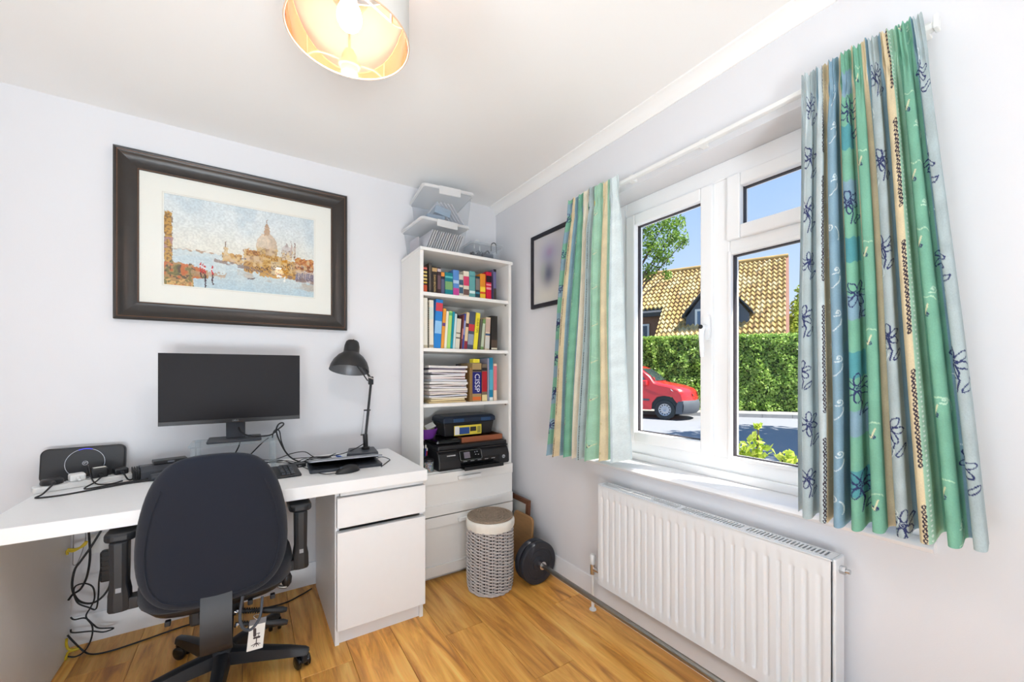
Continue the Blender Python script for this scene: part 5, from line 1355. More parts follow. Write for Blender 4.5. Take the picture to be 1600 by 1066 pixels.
# the watercolour itself: point-coloured sheet
pw_, ph_ = 460, 310
uu, vv = np.meshgrid(np.linspace(0, 1, pw_), np.linspace(0, 1, ph_))
A = np.zeros((ph_, pw_, 3))
n1, n2, n3, n4 = (value_noise(ph_, pw_, c_, s_) for c_, s_ in ((5, 1), (14, 2), (45, 3), (110, 4)))
u0g, v0g = uu.copy(), vv.copy()
uu = uu + 0.010 * (n3 - 0.5) + 0.008 * (n4 - 0.5)
vv = vv + 0.018 * (value_noise(ph_, pw_, 45, 33) - 0.5) + 0.014 * (value_noise(ph_, pw_, 120, 34) - 0.5)
def C3(c_): return np.array(c_, dtype=float)
def blend(mask, c_):
    global A
    mask = np.clip(mask, 0, 1)[..., None]
    A = A * (1 - mask) + C3(c_) * mask
def sstep(x_, a_, b_):
    t_ = np.clip((x_ - a_) / (b_ - a_), 0, 1); return t_ * t_ * (3 - 2 * t_)
A[:] = C3((222, 230, 233))
blend(sstep(vv, 0.1, 0.55) * 0.9, (238, 234, 222))
blend(sstep(n1, 0.5, 0.8) * (1 - sstep(vv, 0.2, 0.6)) * 0.6, (204, 217, 224))
blend(sstep(n2, 0.55, 0.8) * (1 - sstep(vv, 0.3, 0.6)) * 0.35, (236, 238, 236))
shore = 0.60 + 0.20 * uu
water = sstep(vv, 0, 1) * 0 + (vv > 0.60 + 0.02 * (n2 - 0.5)) * 1.0
blend(water, (212, 222, 223))
blend(water * sstep(n2, 0.45, 0.7) * 0.55, (190, 207, 214))
wv = value_noise(ph_, pw_ // 6, 90, 12).repeat(6, 1); wv = np.pad(wv, ((0, 0), (0, pw_ - wv.shape[1])), mode='edge')
blend(water * sstep(wv, 0.55, 0.8) * 0.55, (222, 228, 226))
blend(water * sstep(vv, 0.78, 0.98) * 0.45, (178, 205, 219))
blend(((np.abs(vv - 0.585 - 0.03 * uu) < 0.012) & (uu < 0.45)) * sstep(n3, 0.3, 0.7) * 0.8, (176, 140, 112))
def rect(u0, u1, v0, v1, c_, k=1.0, jag=0.02):
    blend(((uu > u0 + jag * (n3 - 0.5)) & (uu < u1 + jag * (n3 - 0.5)) & (vv > v0 + jag * (n4 - 0.5)) & (vv < v1 + jag * (n4 - 0.5))) * k, c_)
def disc(cu, cv_, ru, rv, c_, k=1.0, top=False):
    m_ = ((uu - cu) / ru) ** 2 + ((vv - cv_) / rv) ** 2 < 1
    if top: m_ = m_ & (vv < cv_)
    blend(m_ * k, c_)
# far bank and palace row
rect(0.35, 0.48, 0.57, 0.68, (206, 158, 96)); rect(0.36, 0.385, 0.50, 0.6, (222, 196, 158)); rect(0.37, 0.376, 0.44, 0.5, (150, 130, 110))
disc(0.65, 0.46, 0.075, 0.20, (214, 194, 172), 1, True); disc(0.63, 0.46, 0.05, 0.18, (232, 214, 192), 0.8, True)
rect(0.575, 0.725, 0.45, 0.60, (198, 166, 124)); rect(0.632, 0.668, 0.20, 0.29, (196, 164, 136)); disc(0.65, 0.20, 0.017, 0.05, (186, 156, 132), 1, True); rect(0.648, 0.653, 0.10, 0.16, (150, 126, 112))
disc(0.795, 0.50, 0.042, 0.13, (216, 208, 204), 1, True); rect(0.785, 0.80, 0.34, 0.40, (190, 176, 170)); rect(0.822, 0.836, 0.36, 0.52, (206, 186, 176)); rect(0.846, 0.862, 0.38, 0.54, (214, 198, 186)); rect(0.827, 0.831, 0.31, 0.37, (160, 140, 132)); rect(0.851, 0.857, 0.33, 0.39, (160, 140, 132))
rect(0.76, 0.83, 0.49, 0.56, (222, 206, 190))
rect(0.49, 0.76, 0.53, 0.76, (196, 148, 84)); rect(0.49, 0.60, 0.49, 0.55, (184, 124, 70)); rect(0.60, 0.99, 0.57, 0.80, (206, 158, 90)); rect(0.86, 1.0, 0.52, 0.66, (200, 120, 66)); rect(0.90, 1.0, 0.62, 0.68, (150, 86, 54)); rect(0.86, 1.0, 0.68, 0.82, (204, 190, 186))
rect(0.75, 0.80, 0.56, 0.78, (214, 150, 62)); rect(0.68, 0.74, 0.60, 0.76, (216, 196, 160))
town = ((uu > 0.35) & (vv > 0.44) & (vv < 0.66 + 0.20 * (uu - 0.35) + 0.03 * (n3 - 0.5)) & (A.sum(-1) < 660))
blend(town * sstep(n4, 0.62, 0.8) * 0.7, (120, 86, 60)); blend(town * sstep(n3, 0.52, 0.72) * 0.65, (234, 212, 172)); blend(town * sstep(1 - n4, 0.62, 0.8) * 0.6, (238, 202, 136)); blend(town * sstep(n2, 0.55, 0.75) * 0.35, (214, 190, 176))
for k in range(70):
    u_ = 0.50 + 0.49 * (k * 0.618 % 1); v_ = 0.60 + 0.2 * ((k * 0.377) % 1) * (0.5 + u_ * 0.5)
    rect(u_, u_ + 0.006, v_, v_ + 0.022, (86, 66, 60) if k % 3 else (90, 92, 130), 0.75, 0.004)
for k in range(30):
    u_ = 0.86 + 0.14 * (k * 0.618 % 1); rect(u_, u_ + 0.004, 0.70, 0.80, (84, 84, 120), 0.6, 0.02)
blend(((vv > 0.66 + 0.20 * (uu - 0.35)) & (vv < 0.70 + 0.22 * (uu - 0.35)) & (uu > 0.3)) * sstep(n3, 0.35, 0.6) * 0.75, (140, 116, 108))
blend(((vv > 0.72 + 0.20 * (uu - 0.35)) & (vv < 0.80 + 0.2 * (uu - 0.35)) & (uu > 0.45)) * sstep(n2, 0.5, 0.7) * 0.4, (190, 150, 118))
# near bank on the left
rect(0.0, 0.046, 0.20, 0.80, (206, 160, 88)); blend(((uu < 0.05) & (vv > 0.18) & (vv < 0.8)) * sstep(n4, 0.5, 0.7) * 0.75, (120, 90, 66)); blend(((uu < 0.05) & (vv > 0.48) & (vv < 0.64)) * sstep(n3, 0.4, 0.6) * 0.7, (176, 140, 160))
bank = ((vv > 0.74 + 0.6 * np.maximum(0, uu - 0.16) + 0.03 * (n3 - 0.5)) & (uu < 0.26 - 0.05 * (vv > 0.9) + 0.03 * (n3 - 0.5)) & ~((vv > 0.9) & (uu > 0.17)))
blend(bank * 1.0, (188, 150, 106)); blend(bank * sstep(n4, 0.5, 0.7) * 0.85, (96, 82, 76)); blend(bank * sstep(n3, 0.58, 0.75) * 0.8, (214, 120, 78)); blend(bank * sstep(1 - n3, 0.6, 0.8) * 0.7, (120, 124, 86)); blend(bank * (vv > 0.93) * sstep(n4, 0.4, 0.6), (216, 176, 120))
rect(0.17, 0.37, 0.82, 0.86, (196, 160, 130), 0.7, 0.05)
for u_, v0_, v1_ in ((0.212, 0.72, 0.88), (0.226, 0.73, 0.84), (0.238, 0.74, 1.0), (0.285, 0.74, 0.96)):
    rect(u_, u_ + 0.008, v0_, v0_ + 0.10, (206, 58, 60), 1, 0.003); rect(u_, u_ + 0.008, v0_ + 0.03, v0_ + 0.045, (244, 236, 232), 1, 0.002); rect(u_, u_ + 0.009, v0_ + 0.10, v1_, (70, 50, 60), 0.9, 0.004)
for u_, v_ in ((0.53, 0.83), (0.545, 0.835), (0.555, 0.83)):
    rect(u_ - 0.012, u_ + 0.012, v_, v_ + 0.012, (110, 90, 86), 0.8, 0.01)
disc(0.735, 0.775, 0.022, 0.012, (250, 246, 236)); rect(0.772, 0.782, 0.78, 0.83, (248, 246, 240), 1, 0.004)
A = np.clip(A * (1 + 0.10 * (n4 - 0.5))[..., None] + 6 * (n2 - 0.5)[..., None], 0, 255)
XX = IX0 + (IX1 - IX0) * u0g; ZZ = IZ1 - (IZ1 - IZ0) * v0g
M['print'] = vcol('watercolour_print', 0.9)
me = colour_mesh('painting', np.stack([XX, np.full_like(XX, -0.0078), ZZ], -1), pw_, ph_, A, M['print'], ORG[pf.name])
link('painting', me, pf)
P('glazing', MB().box(ox0, ox1, -0.0150, -0.0135, oz0, oz1), M['glass'], pf)

# small black frame on the window wall
sp_ = T('framed_photo', 'slim black frame with a blurred grey picture beside the left curtain', 'picture', (-0.01, -0.645, 1.594))
fr = MB()
sy0, sy1, sz0_, sz1_ = -0.822, -0.462, 1.592, 2.044
fw_ = 0.024
P('frame_rail', MB().box(-0.020, -0.001, sy0, sy0 + fw_, sz0_, sz1_), M['blackframe'], sp_, bevel=0.001)
P('frame_rail', MB().box(-0.020, -0.001, sy1 - fw_, sy1, sz0_, sz1_), M['blackframe'], sp_, bevel=0.001)
P('frame_rail', MB().box(-0.020, -0.001, sy0 + fw_, sy1 - fw_, sz0_, sz0_ + fw_), M['blackframe'], sp_, bevel=0.001)
P('frame_rail', MB().box(-0.020, -0.001, sy0 + fw_, sy1 - fw_, sz1_ - fw_, sz1_), M['blackframe'], sp_, bevel=0.001)
nn = 60
u2, v2 = np.meshgrid(np.linspace(0, 1, nn), np.linspace(0, 1, nn))
B = np.zeros((nn, nn, 3)) + C3((204, 202, 204))
def blob(cu, cv_, su, sv, c_, k):
    global B
    g = (k * np.exp(-((u2 - cu) / su) ** 2 - ((v2 - cv_) / sv) ** 2))[..., None]
    B = B * (1 - g) + C3(c_) * g
blob(0.5, 0.9, 0.6, 0.2, (226, 222, 206), 0.7); blob(0.48, 0.28, 0.26, 0.16, (150, 150, 186), 0.7); blob(0.5, 0.26, 0.10, 0.07, (176, 140, 168), 0.5); blob(0.46, 0.58, 0.18, 0.16, (92, 96, 116), 0.85); blob(0.30, 0.52, 0.1, 0.14, (170, 180, 168), 0.5)
YY = (sy1 - fw_) + ((sy0 + fw_) - (sy1 - fw_)) * u2; Z2 = (sz1_ - fw_) + ((sz0_ + fw_) - (sz1_ - fw_)) * v2
me = colour_mesh('picture_sheet', np.stack([np.full_like(YY, -0.012), YY, Z2], -1), nn, nn, B, M['print'], ORG[sp_.name])
link('picture_sheet', me, sp_)

# ================================================================== CEILING PENDANT
LX, LY, LZ = -1.300, -1.450, 2.050
la_ = T('pendant_lamp', 'drum ceiling lamp shade lined in rose gold with a lit bulb', 'ceiling lamp', (LX, LY, LZ))
P('shade_outer', MB().lathe([(0.1470, 0.0), (0.1470, 0.215), (0.1462, 0.215), (0.1462, 0.0)], (LX, LY, LZ), 72, closed=True), M['shadeout'], la_, smooth=True)
P('shade_lining', MB().lathe([(0.1460, 0.001), (0.1460, 0.214)], (LX, LY, LZ), 72), M['shadein'], la_, smooth=True, label='rose gold lining of the shade')
for zz_ in (0.0, 0.215):
    P('shade_ring', MB().tube([(LX + 0.1466 * math.cos(a), LY + 0.1466 * math.sin(a), LZ + zz_) for a in [2 * PI * k / 72 for k in range(73)]], 0.0022, 6), pm((222, 188, 160), 0.4), la_, smooth=True)
for k in range(3):
    a = 0.5 + 2 * PI * k / 3
    d_ = Vector((math.cos(a), math.sin(a), 0))
    c_ = Vector((LX, LY, LZ))
    P('spider_arm', MB().tube([c_ + d_ * 0.145 + Vector((0, 0, 0.213)), c_ + d_ * 0.142 + Vector((0, 0, 0.150)), c_ + d_ * 0.022 + Vector((0, 0, 0.138))], 0.0026, 6), M['white'], la_, smooth=True)
P('lamp_holder', MB().lathe([(0.0, 0.185), (0.010, 0.185), (0.018, 0.165), (0.019, 0.140), (0.026, 0.138), (0.026, 0.130), (0.020, 0.128), (0.019, 0.108), (0.0, 0.108)], (LX, LY, LZ), 24), M['white'], la_, smooth=True)
P('bulb', MB().lathe([(0.0, 0.020), (0.012, 0.0225), (0.022, 0.030), (0.0285, 0.042), (0.030, 0.054), (0.027, 0.070), (0.020, 0.086), (0.015, 0.100), (0.015, 0.110), (0, 0.110)], (LX, LY, LZ), 24), M['bulb'], la_, smooth=True)
P('flex', MB().cyl((LX, LY, LZ + 0.185), (LX, LY, ZC - 0.02), 0.003, n=8), M['white'], la_)
P('ceiling_rose', MB().lathe([(0.0, -0.028), (0.012, -0.028), (0.040, -0.010), (0.046, -0.0005), (0.0, -0.0005)], (LX, LY, ZC), 28), M['white'], la_, smooth=True)

# ================================================================== LAUNDRY BASKET
KX, KY, KR, KH = -0.384, -0.580, 0.123, 0.385
kb_ = T('laundry_basket', 'round grey wicker laundry basket with a cream liner and woven lid', 'laundry basket', (KX, KY, 0))
def kr(z_):
    return KR * (0.95 + 0.05 * math.sin(min(1, z_ / 0.06) * PI / 2)) * (1 + 0.012 * math.sin(z_ * 9))
NS = 22
stk = MB()
for k in range(NS):
    a = 2 * PI * k / NS
    stk.tube([(KX + kr(z_) * math.cos(a), KY + kr(z_) * math.sin(a), z_) for z_ in [0.006 + (KH - 0.045) * q / 6 for q in range(7)]], 0.0028, 5)
P('stakes', stk, M['wicker'], kb_, smooth=True, kind='stuff')
wv_ = MB()
rows = 40
for r_ in range(rows):
    z_ = 0.008 + (KH - 0.052) * r_ / (rows - 1)
    pts = []
    n_ = NS * 4
    for k in range(n_ + 1):
        a = 2 * PI * k / n_
        off = 0.0050 * math.sin(NS * a / 2 + PI * (r_ % 2))
        pts.append((KX + (kr(z_) + off) * math.cos(a), KY + (kr(z_) + off) * math.sin(a), z_ + 0.0042 * math.sin(NS * a / 2 + PI * (r_ % 2) + 1.2)))
    wv_.tube(pts, 0.0040 if r_ % 9 else 0.0048, 6, caps=False)
P('woven_wall', wv_, M['wicker'], kb_, smooth=True, kind='stuff')
P('inner_sheet', MB().lathe([(0.0, 0.006), (KR - 0.014, 0.006), (KR - 0.010, KH - 0.02)], (KX, KY, 0), 40), mat('dark_grey_inside', (70, 66, 66), 0.95), kb_, smooth=True)  # dark grey sheet behind the weave, showing through its gaps
bd = MB()
for k in range(3):
    bd.tube([(KX + (KR * 0.97 + 0.002 * math.sin(a * 20 + k * 2.1)) * math.cos(a), KY + (KR * 0.97 + 0.002 * math.sin(a * 20 + k * 2.1)) * math.sin(a), 0.007 + 0.004 * k) for a in [2 * PI * q / 120 for q in range(121)]], 0.0042, 6, caps=False)
P('foot_braid', bd, M['wicker'], kb_, smooth=True)
rgl = random.Random(5)
lp_ = []
for q in range(72):
    a = 2 * PI * q / 72
    w_ = 0.002 * math.sin(a * 9) + 0.0015 * math.sin(a * 23 + 1)
    lp_.append(w_)
lin_prof = [(0.001, -0.048), (0.007, -0.046), (0.010, -0.030), (0.010, -0.012), (0.008, 0.0), (0.002, 0.006), (-0.012, 0.006)]
mbL = MB()
mbL.grid(lambda u_, v_: (KX + (KR + lin_prof[min(6, int(v_ * 6 + 0.5))][0] + lp_[int(u_ * 72) % 72]) * math.cos(2 * PI * u_), KY + (KR + lin_prof[min(6, int(v_ * 6 + 0.5))][0] + lp_[int(u_ * 72) % 72]) * math.sin(2 * PI * u_), KH + lin_prof[min(6, int(v_ * 6 + 0.5))][1]), 72, 7, cu=True)
P('liner_cuff', mbL, M['linen'], kb_, smooth=True, label='cream cotton liner turned over the rim')
lidz = KH + 0.008
ld = P('lid', MB().lathe([(0.0, 0.0), (KR - 0.004, 0.0), (KR - 0.002, 0.006), (0.0, 0.012)], (KX, KY, lidz), 40), M['wickerlid'], kb_, smooth=True)
lw = MB()
for r_ in range(13):
    rad_ = 0.010 + r_ * 0.0088
    pts = []
    for k in range(97):
        a = 2 * PI * k / 96
        pts.append((KX + rad_ * math.cos(a), KY + rad_ * math.sin(a), lidz + 0.012 - 0.005 * rad_ / KR + 0.0028 * math.sin(12 * a + PI * (r_ % 2))))
    lw.tube(pts, 0.0030, 5, caps=False)
for k in range(24):
    a = 2 * PI * k / 24
    lw.tube([(KX + 0.008 * math.cos(a), KY + 0.008 * math.sin(a), lidz + 0.0125), (KX + (KR - 0.006) * math.cos(a), KY + (KR - 0.006) * math.sin(a), lidz + 0.0085)], 0.0022, 5)
P('lid_weave', lw, M['wickerlid'], ld, smooth=True, kind='stuff')
lbm = MB()
for k in range(3):
    lbm.tube([(KX + (KR + 0.002 * math.sin(a * 24 + k * 2.1)) * math.cos(a), KY + (KR + 0.002 * math.sin(a * 24 + k * 2.1)) * math.sin(a), lidz + 0.004 + 0.003 * math.sin(a * 24 + k * 2.1 + 1.5)) for a in [2 * PI * q / 144 for q in range(145)]], 0.0036, 6, caps=False)
P('lid_braid', lbm, M['wickerlid'], ld, smooth=True)

# ================================================================== BARBELL
BXc, BR = -0.143, 0.118
bar_ = T('barbell', 'steel bar with black weight plates lying along the skirting board', 'barbell', (BXc, -1.4, 0))
P('bar', MB().cyl((BXc, -0.585, BR), (BXc, -2.25, BR), 0.0125, n=18), M['steel'], bar_, smooth=True)
def plate(y0, t, R):
    mx = Matrix.Rotation(PI / 2, 4, 'X')
    pl_ = [(0.014, -t / 2), (0.040, -t / 2), (0.042, -t / 2 + 0.004), (R * 0.72, -t / 2 + 0.004), (R * 0.74, -t / 2), (R - 0.005, -t / 2), (R, -t / 2 + 0.006), (R, t / 2 - 0.006), (R - 0.005, t / 2), (R * 0.74, t / 2), (R * 0.72, t / 2 - 0.004), (0.042, t / 2 - 0.004), (0.040, t / 2), (0.014, t / 2)]
    p_ = P('weight_plate', MB().lathe(pl_, (BXc, y0, BR), 48, mx, closed=True), M['iron'], bar_, smooth=True)
    for s_ in (-1, 1):
        ring = MB(); ring.lathe([(R * 0.60, -0.001), (R * 0.61, 0.001), (R * 0.62, -0.001)], (BXc, y0 + s_ * (t / 2 - 0.0035), BR), 40, mx, closed=True)
        P('raised_ring', ring, M['iron'], p_, smooth=True)
    return p_
plate(-0.655, 0.036, BR - 0.001); plate(-0.700, 0.034, BR)
plate(-2.135, 0.034, BR); plate(-2.175, 0.036, BR - 0.001)
for y_ in (-0.735, -2.100):
    cl_ = P('collar', MB().cyl((BXc, y_ + 0.016, BR), (BXc, y_ - 0.016, BR), 0.022, n=20), M['chrome'], bar_, smooth=True)
P('end_nut', MB().cyl((BXc, -0.600, BR), (BXc, -0.635, BR), 0.024, n=12), M['chrome'], bar_, smooth=True)

# frames leaning in the gap between bookcase and window wall
fl = T('leaning_frame', 'brown wooden picture frame leaning on the wall behind the basket', 'picture frame', (-0.045, -0.34, 0))
tilt = 0.055
fm_ = frame_of((-0.052, -0.33, 0.0), (0, -1, 0), (math.sin(tilt), 0, math.cos(tilt)))
for (a, b, c_, d_) in ((-0.15, 0.15, 0.0, 0.028), (-0.15, 0.15, 0.362, 0.390), (-0.15, -0.122, 0.028, 0.362), (0.122, 0.15, 0.028, 0.362)):
    P('frame_rail', MB(fm_).box(a, b, c_, d_, 0.0, 0.020), M['brownwood'], fl, bevel=0.002)
P('picture_sheet', MB(fm_).box(-0.122, 0.122, 0.028, 0.362, 0.004, 0.008), pm((206, 206, 200)), fl)
fb_ = T('wooden_board', 'tan rounded wooden board standing behind the laundry basket', 'board', (-0.10, -0.49, 0))
fm2 = frame_of((-0.095, -0.478, 0.0), (0, -1, 0), (0.06, 0, 1))
P('panel', MB(fm2).prism(rrect(0.20, 0.318, 0.03, 5, 0, 0.1595), 0.016), M['tanwood'], fb_, bevel=0.003)
P('edge_strip', MB(fm2).prism(rrect(0.17, 0.29, 0.025, 5, 0.0, 0.1595), 0.006, Matrix.Translation((0, 0, -0.006))), M['brownwood'], fb_, bevel=0.002)

# ================================================================== UNDER THE DESK
sk = T('wall_socket', 'white double wall socket low on the wall under the desk', 'socket', (-2.05, -0.01, 0.40))
P('plate', MB().prism(rrect(0.146, 0.086, 0.006), 0.009, frame_of((-2.045, -0.0005, 0.43), (1, 0, 0), (0, 0, 1))), M['white'], sk, bevel=0.002)
for xx in (-2.082, -2.008):
    P('switch', MB().box(xx - 0.008, xx + 0.008, -0.0130, -0.0098, 0.445, 0.462), M['white'], sk, bevel=0.001)
ad = T('power_brick', 'black ribbed power brick hanging under the desk beside the armrest', 'power brick', (-2.0, -0.115, 0.42))
P('case', MB().box(-2.045, -1.975, -0.150, -0.112, 0.300, 0.432), M['black'], ad, bevel=0.008)
for k in range(6):
    P('rib', MB().box(-2.041, -1.979, -0.1525, -0.150, 0.325 + k * 0.02, 0.331 + k * 0.02), M['black'], ad)
uc = 'black cables hanging under the desk'
def under(pts, Y=-0.11):                # photo positions of the leads hanging just in front of the wall
    out = []
    for a_, b_ in pts:
        p = ony(90 + a_ / 4.164, 810 + b_ / 4.164, Y)
        if p[2] < 0.005: p = onz(90 + a_ / 4.164, 810 + b_ / 4.164, 0.005)
        p[0] = max(p[0], -2.149)
        out.append(tuple(p))
    return out
cable('hanging_cable', 'black cable looping widest under the left of the desk', under([(290, 70), (215, 190), (150, 280), (110, 340), (95, 450), (130, 530), (200, 555), (270, 530), (330, 460), (350, 385)]), 0.0042, grp=uc)
cable('hanging_cable', 'black cable running diagonally from the desktop to the side panel', under([(200, 60), (207, 150), (210, 260), (190, 380), (150, 460), (100, 495), (40, 540)], -0.10), 0.0042, grp=uc)
cable('hanging_cable', 'black cable with a round loop dropping past the power brick to the floor', under([(325, 225), (290, 290), (270, 400), (265, 500), (250, 590), (200, 580), (130, 550), (105, 480), (120, 440), (180, 425), (230, 450), (240, 520), (215, 580), (185, 640), (225, 700), (220, 780), (180, 860), (120, 900), (60, 900)], -0.12), 0.003, grp=uc)
cable('hanging_cable', 'thin black cable crossing the skirting board under the desk', under([(40, 655), (110, 660), (180, 650), (230, 690), (270, 715), (365, 715), (300, 740), (220, 735), (100, 745), (40, 735)], -0.075), 0.003, grp=uc)
cable('floor_cable', 'long black cable lying on the floor along the skirting under the desk', under([(35, 768), (100, 800), (170, 865)]) + [tuple(onz(90 + a_ / 4.164, 810 + b_ / 4.164, 0.0045)) for a_, b_ in ((230, 885), (350, 862), (541, 800))] + [tuple(onz(a_, b_, 0.0045)) for a_, b_ in ((300, 975), (380, 957), (440, 944), (470, 930), (487, 920))], 0.0034)
cable('yellow_cable', 'yellow cable bundle tied under the desktop by the side panel', under([(45, 240), (60, 212), (100, 215), (150, 188), (188, 152), (172, 178), (120, 200), (52, 205)]), 0.0046, 'yellow')
cable('yellow_cable', 'yellow cable on the floor beside the desk side panel', under([(36, 790), (55, 830), (80, 855), (135, 850), (75, 868), (45, 900), (15, 935)], -0.12), 0.0046, 'yellow')
cable('grey_cable', 'thin pale grey wire hanging against the wall under the desk', [(-2.146, -0.075, 0.66), (-2.144, -0.06, 0.52), (-2.146, -0.06, 0.40), (-2.145, -0.06, 0.37), (-2.13, -0.06, 0.38), (-2.11, -0.05, 0.47), (-2.11, -0.07, 0.56), (-2.09, -0.075, 0.66)], 0.0016, pm((150, 146, 144)))

# ================================================================== OUTSIDE
GZ = -0.40                               # road level below the room's floor
M['asphalt'] = mat('worn_asphalt', (138, 140, 145), 0.85, noise=0.22, nscale=30, bump=0.4, bscale=160)
M['paving'] = mat('concrete_paving', (158, 156, 152), 0.9, noise=0.15, nscale=5, bump=0.2, bscale=60)
M['kerb'] = mat('kerb_stone', (150, 150, 150), 0.9, noise=0.2, nscale=9)
M['grass'] = mat('rough_grass', (92, 118, 54), 0.95, noise=0.35, nscale=18)
rd = MB()
c4 = [(-6, 1.2), (34, 1.2), (34, 40), (-20, 40)]
def leafmat(name, c0, c1):
    m, n, l, b = principled(name)
    oi = n.new('ShaderNodeTexCoord'); nz = n.new('ShaderNodeTexNoise'); nz.inputs['Scale'].default_value = 6.0; nz.inputs['Detail'].default_value = 5
    g = n.new('ShaderNodeNewGeometry')
    rp = n.new('ShaderNodeValToRGB'); rp.color_ramp.elements[0].color = (*lin(c0), 1); rp.color_ramp.elements[1].color = (*lin(c1), 1)
    l.new(g.outputs['Random Per Island'], rp.inputs[0]); l.new(rp.outputs[0], b.inputs['Base Color'])
    b.inputs['Roughness'].default_value = 0.42
    ts = n.new('ShaderNodeBsdfTranslucent'); mx = n.new('ShaderNodeMixShader'); mx.inputs[0].default_value = 0.35
    l.new(rp.outputs[0], ts.inputs[0]); l.new(b.outputs[0], mx.inputs[1]); l.new(ts.outputs[0], mx.inputs[2]); l.new(mx.outputs[0], n['Material Output'].inputs[0])
    return m
M['hedgeleaf'] = leafmat('hedge_leaf', (122, 164, 66), (196, 222, 122))
M['treeleaf'] = leafmat('tree_leaf', (84, 124, 40), (160, 192, 84))
M['limeleaf'] = leafmat('lime_leaf', (150, 180, 56), (214, 222, 100))
M['bark'] = mat('bark', (92, 78, 64), 0.95, noise=0.3, nscale=20, bump=0.5, bscale=40)
def leaves(centres, size, rg_):
    """rhombic folded leaves, one island each"""
    n = len(centres)
    c = np.asarray(centres, dtype=np.float64)
    d = rg_.normal(size=(n, 3)); d /= np.linalg.norm(d, axis=1)[:, None]
    e = rg_.normal(size=(n, 3)); e -= d * (e * d).sum(1)[:, None]; e /= np.linalg.norm(e, axis=1)[:, None]
    nn_ = np.cross(d, e)
    s = (size * rg_.uniform(0.7, 1.3, n))[:, None]
    v = np.stack([c - d * s, c + e * s * 0.55 + nn_ * s * 0.15, c + d * s, c - e * s * 0.55 + nn_ * s * 0.15], 1).reshape(-1, 3)
    f = [(4 * i_, 4 * i_ + 1, 4 * i_ + 2, 4 * i_ + 3) for i_ in range(n)]
    return v, f
def leaf_part(name, centres, size, m_, parent, seed, kind='stuff'):
    v, f = leaves(centres, size, np.random.default_rng(seed))
    me = bpy.data.meshes.new(name); me.from_pydata((v - np.array(ORG[parent.name])).tolist(), [], f); me.update(); me.materials.append(m_)
    ob = link(name, me, parent)
    if kind: ob['kind'] = kind
    return ob

# ground: road, pavement and kerb stones run along the hedge
def H(s, n_, z_):                        # along the hedge line (to the right) / out from it towards the house
    d_ = Vector((1, -0.3)).normalized(); m_ = Vector((-0.3, -1)).normalized()
    p = Vector((8.62, 15.45)) + d_ * s + m_ * n_
    return W(p.x, p.y, z_)
road = MB(); road.add([(0.36, -14, GZ), (22, -14, GZ), (22, 26, GZ), (0.36, 26, GZ)], [(0, 1, 2, 3)])
road.add([(0.36, -14, GZ - 0.2), (22, -14, GZ - 0.2), (22, 26, GZ - 0.2), (0.36, 26, GZ - 0.2)], [(3, 2, 1, 0)])
tag(link('road', make_mesh('road', road, M['asphalt'])), kind='structure'); 
pv = MB(); pv.add([H(-14, -0.3, GZ + 0.10), H(10, -0.3, GZ + 0.10), H(10, 1.3, GZ + 0.10), H(-14, 1.3, GZ + 0.10), H(-14, -0.3, GZ), H(10, -0.3, GZ), H(10, 1.3, GZ), H(-14, 1.3, GZ)], [(0, 1, 2, 3), (4, 7, 6, 5), (0, 4, 5, 1), (1, 5, 6, 2), (2, 6, 7, 3), (3, 7, 4, 0)])
pave = tag(link('pavement', make_mesh('pavement', pv, M['paving'])), kind='structure'); ORG[pave.name] = (0, 0, 0)
ang = math.atan2(H(1, 0, 0)[1] - H(0, 0, 0)[1], H(1, 0, 0)[0] - H(0, 0, 0)[0])
km_ = make_mesh('kerb_stone', MB().box(-0.445, 0.445, -0.06, 0.06, 0, 0.125), M['kerb'])
for k in range(24):
    p = H(-13.5 + k * 0.9, 1.36, GZ)
    o_ = link('kerb_stone', km_, pave, p); o_.rotation_euler = (0, 0, ang)

# hedge
hg = T('hedge', 'long clipped green hedge across the road', 'hedge', H(-2, -0.5, GZ))
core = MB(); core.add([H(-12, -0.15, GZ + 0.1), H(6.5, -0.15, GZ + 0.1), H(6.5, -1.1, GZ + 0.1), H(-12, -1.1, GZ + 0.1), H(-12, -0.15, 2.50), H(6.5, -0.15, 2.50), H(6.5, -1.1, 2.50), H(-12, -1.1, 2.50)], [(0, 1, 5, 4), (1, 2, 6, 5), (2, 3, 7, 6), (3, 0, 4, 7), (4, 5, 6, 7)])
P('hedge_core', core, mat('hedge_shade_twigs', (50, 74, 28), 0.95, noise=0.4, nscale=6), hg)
rgh = np.random.default_rng(4)
cs_ = []
bump_n = value_noise(60, 400, 60, 21)
for k in range(30000):
    s_ = rgh.uniform(-9, 5.5); z_ = GZ + 0.12 + rgh.random() * (2.58 - GZ - 0.12)
    bn = bump_n[min(59, int((z_ - GZ) / 3.0 * 60)), min(399, int((s_ + 9) / 14.5 * 400))]
    cs_.append(H(s_, rgh.uniform(-0.14, 0.02) + 0.22 * (bn - 0.5), z_))
for k in range(6000):
    s_ = rgh.uniform(-9, 5.5); cs_.append(H(s_, rgh.uniform(-1.1, 0.05), 2.52 + 0.10 * rgh.random()))
leaf_part('hedge_leaves', cs_, 0.062, M['hedgeleaf'], hg, 8)

